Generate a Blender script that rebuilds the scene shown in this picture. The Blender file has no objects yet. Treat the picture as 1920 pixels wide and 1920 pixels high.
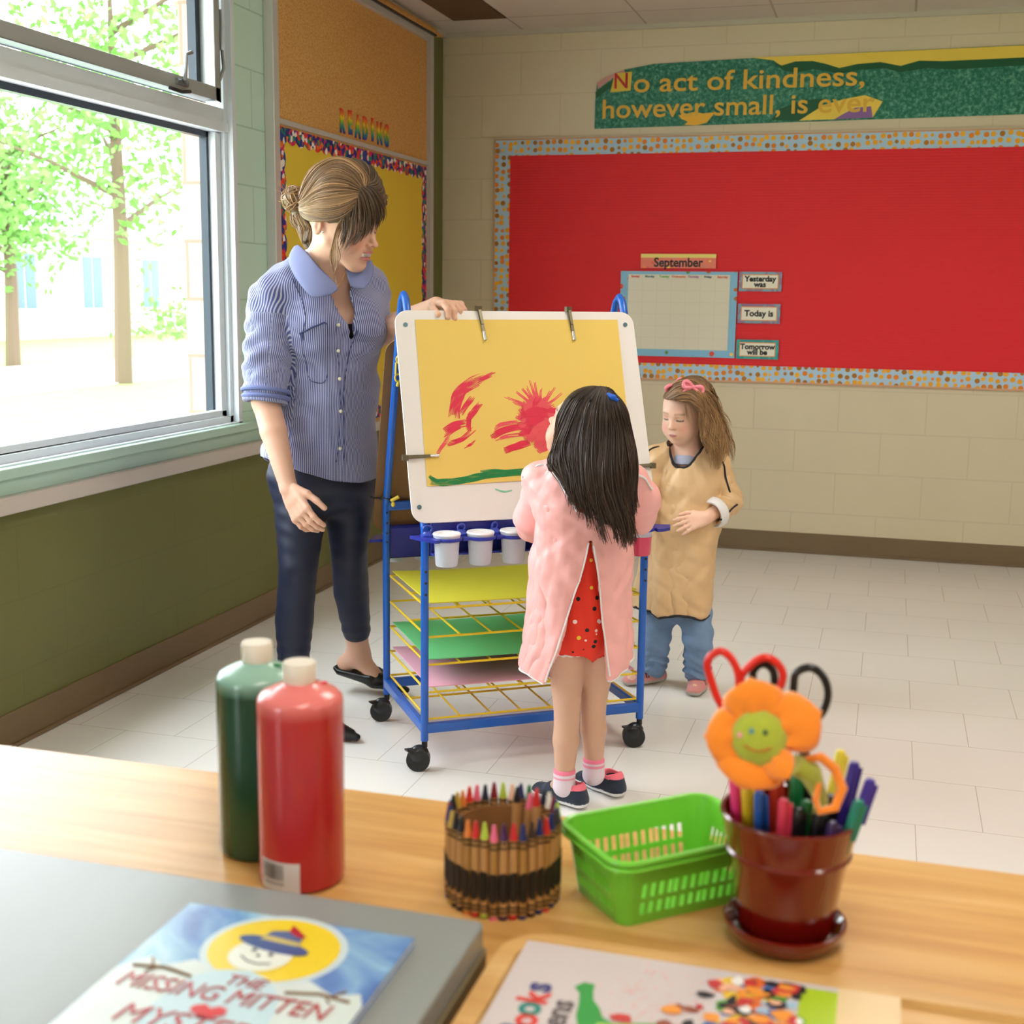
import bpy, bmesh, math, random, os
import numpy as np
from mathutils import Vector, Matrix, Euler, noise
random.seed(7)
SC = bpy.context.scene
COL = SC.collection
PI = math.pi

# ------------------------------------------------------------------ camera
CAM_H = 1.23
cd = bpy.data.cameras.new('camera')
cam = bpy.data.objects.new('camera', cd); COL.objects.link(cam)
YAW, PITCH, ROLL = 0.2818, 0.1671, 0.0128
fw = Vector((-math.sin(YAW)*math.cos(PITCH), math.cos(YAW)*math.cos(PITCH), -math.sin(PITCH)))
r0 = Vector((math.cos(YAW), math.sin(YAW), 0)); u0 = r0.cross(fw)
rr = r0*math.cos(ROLL)+u0*math.sin(ROLL); uu = -r0*math.sin(ROLL)+u0*math.cos(ROLL)
cam.matrix_world = Matrix(((rr.x, uu.x, -fw.x, 0), (rr.y, uu.y, -fw.y, 0), (rr.z, uu.z, -fw.z, CAM_H), (0, 0, 0, 1)))
cd.sensor_width = 36; cd.lens = 36*2418.3/1920
cd.clip_start = 0.05; cd.clip_end = 300
cd.dof.use_dof = True; cd.dof.focus_distance = 3.2; cd.dof.aperture_fstop = 7.0
SC.camera = cam

# ------------------------------------------------------------------ world, light, exposure
SC.view_settings.view_transform = 'Standard'; SC.view_settings.look = 'None'
SC.view_settings.gamma = 1.0; SC.view_settings.use_curve_mapping = False
SC.view_settings.exposure = 0.0
W = bpy.data.worlds.new('overcast_sky'); SC.world = W; W.use_nodes = True
wn = W.node_tree.nodes; wn['Background'].inputs[0].default_value = (0.90, 0.96, 1.0, 1); wn['Background'].inputs[1].default_value = 9.5

def area(name, loc, rot, sx, sy, power, color=(1, 1, 1), portal=False):
    l = bpy.data.lights.new(name, 'AREA'); l.shape = 'RECTANGLE'; l.size = sx; l.size_y = sy; l.energy = power; l.color = color
    o = bpy.data.objects.new(name, l); COL.objects.link(o); o.location = loc; o.rotation_euler = rot
    if portal: l.cycles.is_portal = True
    return o
WX = -2.226      # window wall
BY = 6.35        # back wall
CZ = 2.503       # ceiling
for (ya, yb) in ((-2.6, -0.9), (1.6, 4.15)):
    area('daylight_portal', (WX-0.19, (ya+yb)/2, 1.6), (0, -PI/2, 0), 1.66, yb-ya, 1, portal=True)
for (lx, ly) in ((0.1, 3.0), (0.1, 0.2), (2.6, 3.0), (2.6, 0.2)):
    area('troffer_light', (lx, ly, CZ-0.03), (0, 0, 0), 0.55, 1.15, 19, (1.0, 0.94, 0.86))

# ------------------------------------------------------------------ helpers
MATS = {}
def M(name, col=(.5, .5, .5), rough=.5, metal=0, bump=0, bscale=60, spec=.5, trans=0, alpha=1, var=0, vscale=8, emit=0, sheen=0, sss=0, coat=0, ior=1.45):
    if name in MATS: return MATS[name]
    m = bpy.data.materials.new(name); m.use_nodes = True; MATS[name] = m
    nt = m.node_tree; b = nt.nodes['Principled BSDF']; b.inputs['Base Color'].default_value = (*col, 1)
    b.inputs['Roughness'].default_value = rough; b.inputs['Metallic'].default_value = metal
    b.inputs['Specular IOR Level'].default_value = spec; b.inputs['Transmission Weight'].default_value = trans
    b.inputs['Alpha'].default_value = alpha; b.inputs['IOR'].default_value = ior
    if sheen: b.inputs['Sheen Weight'].default_value = sheen
    if coat: b.inputs['Coat Weight'].default_value = coat; b.inputs['Coat Roughness'].default_value = .15
    if sss:
        b.inputs['Subsurface Weight'].default_value = sss; b.inputs['Subsurface Radius'].default_value = (.012, .005, .003)
        b.inputs['Subsurface Scale'].default_value = 1.0
    if emit:
        b.inputs['Emission Color'].default_value = (*col, 1); b.inputs['Emission Strength'].default_value = emit
    tc = nt.nodes.new('ShaderNodeTexCoord')
    if bump or var:
        nz = nt.nodes.new('ShaderNodeTexNoise'); nz.inputs['Scale'].default_value = bscale if bump else vscale; nz.inputs['Detail'].default_value = 4
        nt.links.new(tc.outputs['Object'], nz.inputs['Vector'])
        if bump:
            bp = nt.nodes.new('ShaderNodeBump'); bp.inputs['Strength'].default_value = bump; bp.inputs['Distance'].default_value = .004
            nt.links.new(nz.outputs['Fac'], bp.inputs['Height']); nt.links.new(bp.outputs['Normal'], b.inputs['Normal'])
        if var:
            n2 = nt.nodes.new('ShaderNodeTexNoise'); n2.inputs['Scale'].default_value = vscale; n2.inputs['Detail'].default_value = 5
            nt.links.new(tc.outputs['Object'], n2.inputs['Vector'])
            mx = nt.nodes.new('ShaderNodeMix'); mx.data_type = 'RGBA'
            mx.inputs['A'].default_value = (*[c*(1-var) for c in col], 1); mx.inputs['B'].default_value = (*[min(1, c*(1+var)) for c in col], 1)
            nt.links.new(n2.outputs['Fac'], mx.inputs['Factor']); nt.links.new(mx.outputs['Result'], b.inputs['Base Color'])
    return m
def nodes_of(m):
    nt = m.node_tree
    return nt, nt.nodes, nt.links, nt.nodes['Principled BSDF']
def ramp(nt, stops, interp='LINEAR'):
    r = nt.nodes.new('ShaderNodeValToRGB'); e = r.color_ramp; e.interpolation = interp
    while len(e.elements) < len(stops): e.elements.new(.5)
    for el, (p, c) in zip(e.elements, stops): el.position = p; el.color = (*c, 1)
    return r
def rgb(r, g, b):   # 8-bit sRGB -> linear
    f = lambda c: (c/255/12.92) if c/255 <= .04045 else ((c/255+.055)/1.055)**2.4
    return (f(r), f(g), f(b))

class MB:
    """collects geometry for ONE mesh"""
    def __init__(s): s.v = []; s.f = []; s.mi = []; s.m = 0
    def add(s, vs, fs):
        k = len(s.v); s.v += [tuple(v) for v in vs]; s.f += [tuple(i+k for i in f) for f in fs]; s.mi += [s.m]*len(fs); return s
    def box(s, c, d, rot=None):
        x, y, z = [q/2 for q in d]
        vs = [Vector(p) for p in ((-x, -y, -z), (x, -y, -z), (x, y, -z), (-x, y, -z), (-x, -y, z), (x, -y, z), (x, y, z), (-x, y, z))]
        if rot is not None: vs = [rot @ v for v in vs]
        vs = [v+Vector(c) for v in vs]
        return s.add(vs, [(0, 3, 2, 1), (4, 5, 6, 7), (0, 1, 5, 4), (1, 2, 6, 5), (2, 3, 7, 6), (3, 0, 4, 7)])
    def bb(s, a, b): return s.box([(a[i]+b[i])/2 for i in range(3)], [abs(b[i]-a[i]) for i in range(3)])
    def tube(s, pts, r, n=8, closed=False, cap=True, up=None):
        pts = [Vector(p) for p in pts]; N = len(pts)
        rs = r if isinstance(r, (list, tuple)) else [r]*N
        rings = []; prev = None
        for i in range(N):
            if closed: t = (pts[(i+1) % N]-pts[i-1])
            else: t = pts[min(i+1, N-1)]-pts[max(i-1, 0)]
            if t.length < 1e-9: t = Vector((0, 0, 1))
            t.normalize()
            if prev is None:
                a = Vector(up) if up else (Vector((0, 0, 1)) if abs(t.z) < .9 else Vector((1, 0, 0)))
                nrm = (a-t*a.dot(t)).normalized()
            else: nrm = (prev-t*prev.dot(t)).normalized()
            prev = nrm; bn = t.cross(nrm)
            rings.append([pts[i]+nrm*(rs[i]*math.cos(2*PI*k/n))+bn*(rs[i]*math.sin(2*PI*k/n)) for k in range(n)])
        vs = [v for rg in rings for v in rg]; fs = []
        for i in range(N if closed else N-1):
            a = i*n; b = ((i+1) % N)*n
            for k in range(n): fs.append((a+k, a+(k+1) % n, b+(k+1) % n, b+k))
        if cap and not closed:
            fs.append(tuple(reversed(range(n)))); fs.append(tuple(range((N-1)*n, N*n)))
        return s.add(vs, fs)
    def cyl(s, a, b, r, r2=None, n=24): return s.tube([a, b], [r, r if r2 is None else r2], n)
    def lathe(s, prof, c=(0, 0, 0), n=48, axis=None, close=False):
        c = Vector(c); vs = []; fs = []
        q = axis.to_track_quat('Z', 'Y') if axis is not None else None
        for (r, z) in prof:
            for k in range(n):
                v = Vector((r*math.cos(2*PI*k/n), r*math.sin(2*PI*k/n), z))
                if q: v = q @ v
                vs.append(v+c)
        P = len(prof)
        for i in range(P if close else P-1):
            a = i*n; b = ((i+1) % P)*n
            for k in range(n): fs.append((a+k, a+(k+1) % n, b+(k+1) % n, b+k))
        if not close:
            if prof[0][0] > 1e-6: fs.append(tuple(reversed(range(n))))
            if prof[-1][0] > 1e-6: fs.append(tuple(range((P-1)*n, P*n)))
        return s.add(vs, fs)
    def prism(s, poly, o, ux, uy, depth):
        """2-D outline extruded along ux x uy"""
        o = Vector(o); ux = Vector(ux); uy = Vector(uy); nz = ux.cross(uy).normalized(); n = len(poly)
        vs = [o+ux*p[0]+uy*p[1] for p in poly]+[o+ux*p[0]+uy*p[1]+nz*depth for p in poly]
        fs = [tuple(reversed(range(n))), tuple(range(n, 2*n))]+[(k, (k+1) % n, (k+1) % n+n, k+n) for k in range(n)]
        return s.add(vs, fs)
    def ell(s, c, r, rot=None, nu=20, nv=12):
        vs = []; fs = []; c = Vector(c)
        for j in range(nv+1):
            ph = PI*j/nv
            for i in range(nu):
                th = 2*PI*i/nu; v = Vector((r[0]*math.sin(ph)*math.cos(th), r[1]*math.sin(ph)*math.sin(th), r[2]*math.cos(ph)))
                if rot is not None: v = rot @ v
                vs.append(v+c)
        for j in range(nv):
            for i in range(nu): fs.append((j*nu+i, (j+1)*nu+i, (j+1)*nu+(i+1) % nu, j*nu+(i+1) % nu))
        return s.add(vs, fs)
    def build(s, name, mats, parent=None, smooth=False, bevel=0, sub=0, kind=None, loc=None, wn=True):
        me = bpy.data.meshes.new(name); me.from_pydata(s.v, [], s.f)
        mats = mats if isinstance(mats, (list, tuple)) else [mats]
        for m in mats: me.materials.append(m)
        me.polygons.foreach_set('material_index', s.mi)
        bm = bmesh.new(); bm.from_mesh(me); bmesh.ops.remove_doubles(bm, verts=bm.verts, dist=1e-6)
        bmesh.ops.recalc_face_normals(bm, faces=bm.faces); bm.to_mesh(me); bm.free()
        o = bpy.data.objects.new(name, me); COL.objects.link(o)
        if parent: o.parent = parent
        if loc: o.location = loc
        if bevel:
            b = o.modifiers.new('b', 'BEVEL'); b.width = bevel; b.segments = 2; b.limit_method = 'ANGLE'; b.angle_limit = .6
        if sub:
            b = o.modifiers.new('s', 'SUBSURF'); b.levels = sub; b.render_levels = sub
        if smooth or bevel:
            me.polygons.foreach_set('use_smooth', [True]*len(me.polygons))
            if not sub:
                me.set_sharp_from_angle(angle=.7 if not bevel else 1.0)
        if kind: o['kind'] = kind
        return o
def thing(name, label, cat, loc=(0, 0, 0), rz=0, group=None, rot=None):
    o = bpy.data.objects.new(name, None); COL.objects.link(o); o.empty_display_size = .05
    o.location = loc; o.rotation_euler = rot if rot else (0, 0, rz)
    return tag(o, label, cat, group)
def tag(o, label, cat, group=None):
    o['label'] = label; o['category'] = cat
    if group: o['group'] = group
    return o
def dup(root, loc=None, rz=None, label=None, keep=None):
    r = root.copy(); COL.objects.link(r)
    if loc is not None: r.location = loc
    if rz is not None: r.rotation_euler = (0, 0, rz)
    if label: r['label'] = label
    for ch in list(root.children):
        c = ch.copy(); COL.objects.link(c); c.parent = r
        for g in list(ch.children):
            d = g.copy(); COL.objects.link(d); d.parent = c
    return r
def rrect(w, h, r, n=6, cx=0, cy=0):
    out = []
    for (sx, sy, a0) in ((1, -1, -PI/2), (1, 1, 0), (-1, 1, PI/2), (-1, -1, PI)):
        for k in range(n+1):
            a = a0+PI/2*k/n; out.append((cx+sx*(w/2-r)+r*math.cos(a), cy+sy*(h/2-r)+r*math.sin(a)))
    return out
def text_mesh(name, txt, size, mat, o, ux, uy, parent=None, depth=.0006, align='CENTER', sx=1.0, shear=0, bold=0, space=1.0, dx=0):
    """raised lettering lying in the plane ux, uy"""
    cu = bpy.data.curves.new('t', 'FONT'); cu.body = txt; cu.size = size; cu.align_x = align; cu.align_y = 'CENTER'
    cu.extrude = depth; cu.offset = bold; cu.shear = shear; cu.space_character = space; cu.resolution_u = 4
    t = bpy.data.objects.new('t', cu); COL.objects.link(t)
    me = bpy.data.meshes.new_from_object(t.evaluated_get(bpy.context.evaluated_depsgraph_get()))
    bpy.data.objects.remove(t); me.name = name
    ux = Vector(ux).normalized(); uy = Vector(uy).normalized(); nz = ux.cross(uy)
    m = Matrix(((ux.x*sx, uy.x, nz.x, o[0]), (ux.y*sx, uy.y, nz.y, o[1]), (ux.z*sx, uy.z, nz.z, o[2]), (0, 0, 0, 1)))
    me.transform(m); me.materials.clear(); me.materials.append(mat)
    ob = bpy.data.objects.new(name, me); COL.objects.link(ob)
    if parent: ob.parent = parent
    return ob

# ================================================================== SETTING
def surf_mat(name, base, kind, rough=.5, mortar=None, bump=.25):
    """painted block wall / floor tile / ceiling tile: seams from a Brick texture in object space"""
    m = M(name, base, rough); nt, nd, lk, b = nodes_of(m)
    tc = nd.new('ShaderNodeTexCoord'); sp = nd.new('ShaderNodeSeparateXYZ'); cb = nd.new('ShaderNodeCombineXYZ')
    lk.new(tc.outputs['Object'], sp.inputs[0])
    a, c, bw, bh, off, ms = {'back': ('X', 'Z', .4, .2, .5, .0035), 'left': ('Y', 'Z', .4, .2, .5, .0035),
                         'floor': ('X', 'Y', .305, .305, .5, .0013), 'ceil': ('Y', 'X', 1.22, .61, 0, .006)}[kind]
    ox, oy = {'back': (.02+.2, 0), 'left': (.1, 0), 'floor': (.03, .30), 'ceil': (.05, 1.81)}[kind]
    ad = nd.new('ShaderNodeVectorMath'); ad.operation = 'ADD'; ad.inputs[1].default_value = (ox, oy, 0)
    lk.new(sp.outputs[a], cb.inputs[0]); lk.new(sp.outputs[c], cb.inputs[1]); lk.new(cb.outputs[0], ad.inputs[0])
    br = nd.new('ShaderNodeTexBrick'); br.offset = off; br.inputs['Scale'].default_value = 1
    br.inputs['Brick Width'].default_value = bw; br.inputs['Row Height'].default_value = bh
    br.inputs['Mortar Size'].default_value = ms; br.inputs['Mortar Smooth'].default_value = .3; br.inputs['Bias'].default_value = 0
    mc = mortar or tuple(c*.82 for c in base)
    br.inputs['Mortar'].default_value = (*mc, 1)
    lk.new(ad.outputs[0], br.inputs['Vector'])
    nz = nd.new('ShaderNodeTexNoise'); nz.inputs['Scale'].default_value = 3 if kind != 'floor' else 1.7; nz.inputs['Detail'].default_value = 6
    lk.new(tc.outputs['Object'], nz.inputs['Vector'])
    mx = nd.new('ShaderNodeMix'); mx.data_type = 'RGBA'; mx.inputs['A'].default_value = (*[c*.95 for c in base], 1); mx.inputs['B'].default_value = (*[min(1, c*1.05) for c in base], 1)
    lk.new(nz.outputs['Fac'], mx.inputs['Factor'])
    lk.new(mx.outputs['Result'], br.inputs['Color1']); lk.new(mx.outputs['Result'], br.inputs['Color2'])
    lk.new(br.outputs['Color'], b.inputs['Base Color'])
    n2 = nd.new('ShaderNodeTexNoise'); n2.inputs['Scale'].default_value = 90; n2.inputs['Detail'].default_value = 3
    lk.new(tc.outputs['Object'], n2.inputs['Vector'])
    mt = nd.new('ShaderNodeMath'); mt.operation = 'MULTIPLY_ADD'; mt.inputs[1].default_value = -1.0
    lk.new(br.outputs['Fac'], mt.inputs[0])
    sc = nd.new('ShaderNodeMath'); sc.operation = 'MULTIPLY'; sc.inputs[1].default_value = .25 if kind != 'floor' else .05
    lk.new(n2.outputs['Fac'], sc.inputs[0]); lk.new(sc.outputs[0], mt.inputs[2])
    bp = nd.new('ShaderNodeBump'); bp.inputs['Strength'].default_value = bump; bp.inputs['Distance'].default_value = .004
    lk.new(mt.outputs[0], bp.inputs['Height']); lk.new(bp.outputs['Normal'], b.inputs['Normal'])
    return m
cream = surf_mat('cream_block_paint', rgb(214, 200, 168), 'back', .45, rgb(205, 191, 160))
mint = surf_mat('mint_block_tone', rgb(196, 226, 210), 'left', .4, rgb(168, 202, 184))  # lighter mint tone on the blocks around the windows
olive = surf_mat('olive_block_paint', rgb(108, 108, 58), 'left', .45, rgb(104, 104, 56), bump=.12)
tile = surf_mat('floor_tile', rgb(236, 233, 228), 'floor', .22, rgb(196, 189, 180), bump=.10)
ctile = surf_mat('ceiling_tile', rgb(208, 200, 188), 'ceil', .8, rgb(170, 162, 150), bump=.3)
alu = M('white_aluminium', rgb(214, 222, 228), .35, bump=.05)
alu_g = M('grey_aluminium', rgb(168, 172, 172), .35, .3)
dark_al = M('shaded_frame', rgb(38, 52, 66), .4)
vinyl = M('brown_vinyl_base', rgb(120, 100, 72), .4, var=.06)
black = M('black_plastic', (.012, .012, .014), .35)
white = M('white_plastic', rgb(232, 226, 220), .35)

def struct(o): o['kind'] = 'structure'; return o
RX, FY = 4.6, -3.2   # right wall, wall behind the camera
struct(MB().bb((WX-.07, FY-.2, -.1), (RX+.2, BY+.2, 0)).build('floor', tile))
struct(MB().bb((WX-.3, FY-.2, CZ), (RX+.2, BY+.2, CZ+.1)).build('ceiling', ctile))
struct(MB().bb((WX-.25, BY, 0), (RX+.2, BY+.2, CZ)).build('wall_back', cream))
struct(MB().bb((RX, FY, 0), (RX+.2, BY, CZ)).build('wall_right', cream))
struct(MB().bb((WX-.25, FY-.2, 0), (RX+.2, FY, CZ)).build('wall_front', cream))
wl = MB(); XO = WX-.075
WINS = [(-2.6, -.9), (1.6, 4.16)]; WZ0, WZ1 = .76, 2.46
wl.m = 1
wl.bb((XO, FY, 0), (WX, BY, .655)); 
wl.bb((XO, 4.44, .655), (WX, BY, CZ))
wl.m = 0
ys = [FY]+[q for w in WINS for q in w]+[4.44]
for i in range(0, len(ys), 2): wl.bb((XO, ys[i], .655), (WX, ys[i+1], CZ))
for a, b in WINS: wl.bb((XO, a, WZ1), (WX, b, CZ)); wl.bb((XO, a, .655), (WX, b, WZ0))
struct(wl.build('wall_left', [mint, olive]))
# base trim
bt = MB(); bt.bb((WX, FY, 0), (WX+.006, BY, .1)); bt.bb((WX, FY, 0), (WX+.014, BY, .012)); struct(bt.build('baseboard_left', vinyl, bevel=.003))
bt = MB(); bt.bb((WX, BY-.006, 0), (RX, BY, .1)); bt.bb((WX, BY-.014, 0), (RX, BY, .012)); struct(bt.build('baseboard_back', vinyl, bevel=.003))
struct(MB().bb((WX+.002, BY-.02, CZ-.022), (RX, BY, CZ)).build('trim_1', M('ceiling_angle', rgb(196, 188, 168), .5)))
struct(MB().bb((WX, FY, CZ-.022), (WX+.02, BY, CZ)).build('trim_2', MATS['ceiling_angle']))
# window sill
sl = MB(); sl.bb((WX-.07, FY+.4, .735), (WX+.035, 4.42, .765)); sl.m = 0
sl.bb((WX, FY+.4, .69), (WX+.02, 4.42, .737))
struct(sl.build('trim_3', M('mint_sill', rgb(176, 206, 190), .35), bevel=.004))
struct(MB().bb((WX, FY+.4, .645), (WX+.045, 4.44, .692)).build('trim_4', M('taupe_ledge', rgb(196, 186, 176), .35), bevel=.004))

glass = M('window_glass', (.98, 1, 1), 0, trans=1, ior=1.0, spec=.2)
def window(n, a, b):
    f = MB()
    xo, xi = WX-.075, WX+.012
    f.bb((xo, b-.025, WZ0), (xi, b, WZ1)); f.bb((xo, a, WZ0), (xi, a+.025, WZ1))
    f.bb((xo, a, WZ1-.03), (xi, b, WZ1)); f.bb((xo, a, WZ0), (xi, b, WZ0+.010))
    f.bb((xo, b-.045, WZ0), (WX-.010, b-.025, WZ1)); f.bb((xo, a+.025, WZ0), (WX-.010, a+.045, WZ1))
    f.bb((xo, a+.025, WZ0+.010), (WX-.010, b-.025, WZ0+.032))
    f.bb((xo, a+.025, 1.765), (WX-.004, b-.025, 1.797)); f.bb((xo, a+.025, 1.797), (WX-.018, b-.025, 1.845))
    fr = struct(f.build('window_%d' % n, alu, bevel=.003))
    s = MB()   # lower sash rails
    s.bb((xo+.02, b-.080, WZ0+.032), (WX-.025, b-.045, 1.765)); s.bb((xo+.02, a+.045, WZ0+.032), (WX-.025, a+.080, 1.765))
    s.bb((xo+.02, a+.045, WZ0+.032), (WX-.025, b-.045, WZ0+.055))
    s.build('lower_sash', alu, fr, bevel=.003)
    d = MB()
    d.bb((xo-.004, b-.095, WZ0+.03), (WX-.052, b-.079, 1.78)); d.bb((xo-.004, a+.079, WZ0+.03), (WX-.052, a+.095, 1.78)); d.bb((xo-.004, a+.08, 1.745), (WX-.052, b-.08, 1.765))
    d.bb((xo-.006, b-.150, 1.905), (WX-.050, b-.118, WZ1)); d.bb((WX-.030, b-.088, 1.88), (WX-.012, b-.062, WZ1-.05))
    d.build('gasket_shaded_jamb', dark_al, fr)  # gasket and outer jamb; shade on the jamb is put into the colour
    t = MB()   # upper awning sash
    t.bb((xo+.02, b-.122, 1.86), (WX+.004, b-.088, WZ1-.035)); t.bb((xo+.02, a+.088, 1.86), (WX+.004, a+.122, WZ1-.035))
    t.bb((xo+.02, a+.088, 1.86), (WX+.004, b-.088, 1.905)); t.bb((xo+.02, a+.088, WZ1-.075), (WX+.004, b-.088, WZ1-.035))
    t.build('upper_sash', alu_g, fr, bevel=.003)
    g = MB(); g.bb((WX-.058, a+.07, WZ0+.05), (WX-.055, b-.07, 1.766)); g.bb((WX-.058, a+.11, 1.90), (WX-.055, b-.11, WZ1-.07))
    g.build('window_pane', glass, fr)
    h = MB(); yl = b-.36
    h.tube([(WX+.012, yl+.03, 1.885), (WX+.028, yl+.0, 1.89), (WX+.038, yl-.01, 1.93), (WX+.038, yl-.005, 1.965), (WX+.043, yl+.02, 1.975)], [.008, .007, .006, .005, .007], 8)
    h.bb((WX+.003, yl-.02, 1.875), (WX+.014, yl+.05, 1.892))
    h.build('latch_handle', M('latch_metal', rgb(150, 152, 156), .3, .7), fr, smooth=True)
    k = MB(); k.tube([(WX+.008, yl-.06, 1.856), (WX+.016, yl+.0, 1.852), (WX+.016, yl+.05, 1.86)], .006, 8); k.build('catch', black, fr, smooth=True)
    e = MB(); e.tube([(WX-.0, b-.085, 1.93), (WX+.010, b-.075, 1.97), (WX-.0, b-.065, 2.03)], .006, 6); e.tube([(WX-.0, b-.075, 2.03), (WX+.006, b-.08, 2.10), (WX-.0, b-.07, 2.16)], .005, 6)
    e.build('hinge_arm', MATS['latch_metal'], fr, smooth=True)
for i, (a, b) in enumerate(WINS): window(i+1, a, b)

# ceiling details
o = MB().bb((-2.07, 5.1, CZ-.004), (-1.81, 6.05, CZ+.002)).build('ceiling_panel', M('brown_panel', rgb(96, 74, 48), .7, var=.1)); o.name = 'ceiling_panel'
tag(o, 'brown square panel set into the pale ceiling near the corner', 'ceiling panel')
for (lx, ly) in ((0.1, 3.0), (0.1, 0.2), (2.6, 3.0), (2.6, 0.2)):
    t = thing('ceiling_light', 'flush rectangular fluorescent ceiling light above the room, outside the picture', 'ceiling light', (lx, ly, CZ), 0, 'ceiling lights')
    q = MB()
    for (p0, p1) in (((-.31, -.61), (.31, -.585)), ((-.31, .585), (.31, .61)), ((-.31, -.61), (-.285, .61)), ((.285, -.61), (.31, .61))): q.bb((p0[0], p0[1], -.02), (p1[0], p1[1], 0))
    q.build('frame', alu, t)
    MB().bb((-.285, -.585, -.008), (.285, .585, -.002)).build('diffuser', M('diffuser_lit', (1, .95, .88), .6, emit=1.5), t)

# ------------------------------------------------------------------ outside
grass = M('lawn_grass', rgb(120, 160, 70), .9, var=.35, vscale=3)
g = MB().bb((-60, -30, -.5), (WX-.3, 90, -.35)).build('lawn', grass); struct(g)
g = MB().bb((-17, -20, -.345), (-12.5, 80, -.33)).build('footpath', M('pale_concrete', rgb(200, 198, 190), .9)); struct(g)
g = MB().bb((-5.8, -20, -.345), (WX-.3, 30, -.33)).build('patio', MATS['pale_concrete']); struct(g)
pk = M('pink_brick', rgb(206, 176, 160), .85); nt, nd, lk, b = nodes_of(pk)
tc = nd.new('ShaderNodeTexCoord'); br = nd.new('ShaderNodeTexBrick'); br.inputs['Scale'].default_value = 1; br.inputs['Brick Width'].default_value = .4; br.inputs['Row Height'].default_value = .2
br.inputs['Mortar Size'].default_value = .006; br.inputs['Color1'].default_value = (*rgb(196, 166, 150), 1); br.inputs['Color2'].default_value = (*rgb(186, 154, 138), 1); br.inputs['Mortar'].default_value = (*rgb(160, 130, 114), 1)
mp = nd.new('ShaderNodeMapping'); mp.inputs['Rotation'].default_value = (PI/2, 0, 0); lk.new(tc.outputs['Object'], mp.inputs[0]); lk.new(mp.outputs[0], br.inputs['Vector']); lk.new(br.outputs['Color'], b.inputs['Base Color'])
q = MB(); XB0, XB1 = WX-.185, WX-.0795
yy = [FY-.2]+[v for w in WINS for v in (w[0]+.03, w[1]-.03)]+[BY+.2]
for i in range(0, len(yy), 2): q.bb((XB0, yy[i], -.35), (XB1, yy[i+1], CZ+.3))
for a, b in WINS: q.bb((XB0, a+.03, -.35), (XB1, b-.03, WZ0-.01)); q.bb((XB0, a+.03, WZ1), (XB1, b-.03, CZ+.3))
struct(q.build('wall_outer', pk))
# far building
bl = thing('school_building', 'pale building with slanted roof and dark windows beyond the lawn', 'building', (-26, 36, -.4))
wpaint = M('pale_wall', rgb(206, 206, 200), .9); 
q = MB(); q.bb((-6, -14, 0), (0, 22, 3.3)); q.build('wall', wpaint, bl)
q = MB(); q.prism([(-7, 3.3), (.7, 3.3), (.7, 3.5), (-3, 4.6), (-7, 4.6)], (0, 22.5, 0), (1, 0, 0), (0, 0, 1), 37); q.build('roof', M('pale_roof', rgb(178, 190, 198), .8), bl)
q = MB(); q.bb((-8, -16, 0), (-7, 24, 6.3)); q.build('rear_wall', M('rear_wall_paint', rgb(212, 216, 216), .9), bl)
gl2 = M('dark_pane', rgb(60, 84, 100), .2)
for k in range(9):
    q = MB(); y = -12+k*3.6; q.bb((0, y-.65, .9), (.08, y+.65, 2.8)); w = q.build('window', wpaint, bl)
    q = MB(); q.bb((.08, y-.55, 1.0), (.1, y-.03, 2.7)); q.bb((.08, y+.03, 1.0), (.1, y+.55, 2.7)); q.build('pane', gl2, w)
# trees
leafm = M('tree_leaf', rgb(96, 140, 62), .7, var=.3, vscale=2); barkm = M('tree_bark', rgb(96, 80, 64), .9)
def tree(x, y, h, cr, label, seed, z0=-.35):
    rd = random.Random(seed)
    t = thing('leafy_tree', label, 'tree', (x, y, z0), 0, 'trees outside the window')
    q = MB(); q.tube([(0, 0, 0), (.05, 0, h*.3), (-.05, .1, h*.6), (0, 0, h*.85)], [.16, .13, .09, .04], 8)
    for k in range(7):
        a = rd.random()*6.28; z = h*(.35+.07*k); q.tube([(0, 0, z), (math.cos(a)*cr*.5, math.sin(a)*cr*.5, z+cr*.25), (math.cos(a)*cr*.9, math.sin(a)*cr*.9, z+cr*.4)], [.06, .035, .015], 5)
    q.build('trunk', barkm, t, smooth=True)
    q = MB()
    for k in range(2600):
        a = rd.random()*6.28; u = rd.uniform(-1, 1); rad = cr*(rd.random()**.4)*(1+.25*math.sin(3*a+seed)); s = math.sqrt(1-u*u)
        c = Vector((rad*s*math.cos(a), rad*s*math.sin(a), h*.66+rad*u*1.15))
        d = Vector((rd.uniform(-1, 1), rd.uniform(-1, 1), rd.uniform(-1, 1))).normalized(); e = d.orthogonal().normalized(); L = rd.uniform(.07, .13)
        q.add([c-d*L, c+e*L*.45, c+d*L, c-e*L*.45], [(0, 1, 2, 3)])
    q.build('foliage', leafm, t)
tree(-12.5, 19.3, 7.4, 2.2, 'tall leafy tree beyond the window, upper left of the view outside', 3)
tree(-17.2, 22.6, 5.4, 1.6, 'smaller leafy tree beyond the lower window pane', 5)
o = MB(); rd = random.Random(9)
for k in range(900):
    c = Vector((-15+rd.gauss(0, .5), 27+rd.gauss(0, 1.3), .2+abs(rd.gauss(0, .45)))); d = Vector((rd.uniform(-1, 1), rd.uniform(-1, 1), rd.uniform(-1, 1))).normalized(); e = d.orthogonal().normalized()
    o.add([c-d*.1, c+e*.05, c+d*.1, c-e*.05], [(0, 1, 2, 3)])
tag(o.build('garden_shrub', leafm), 'low green shrub on the lawn outside the window', 'shrub')

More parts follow.
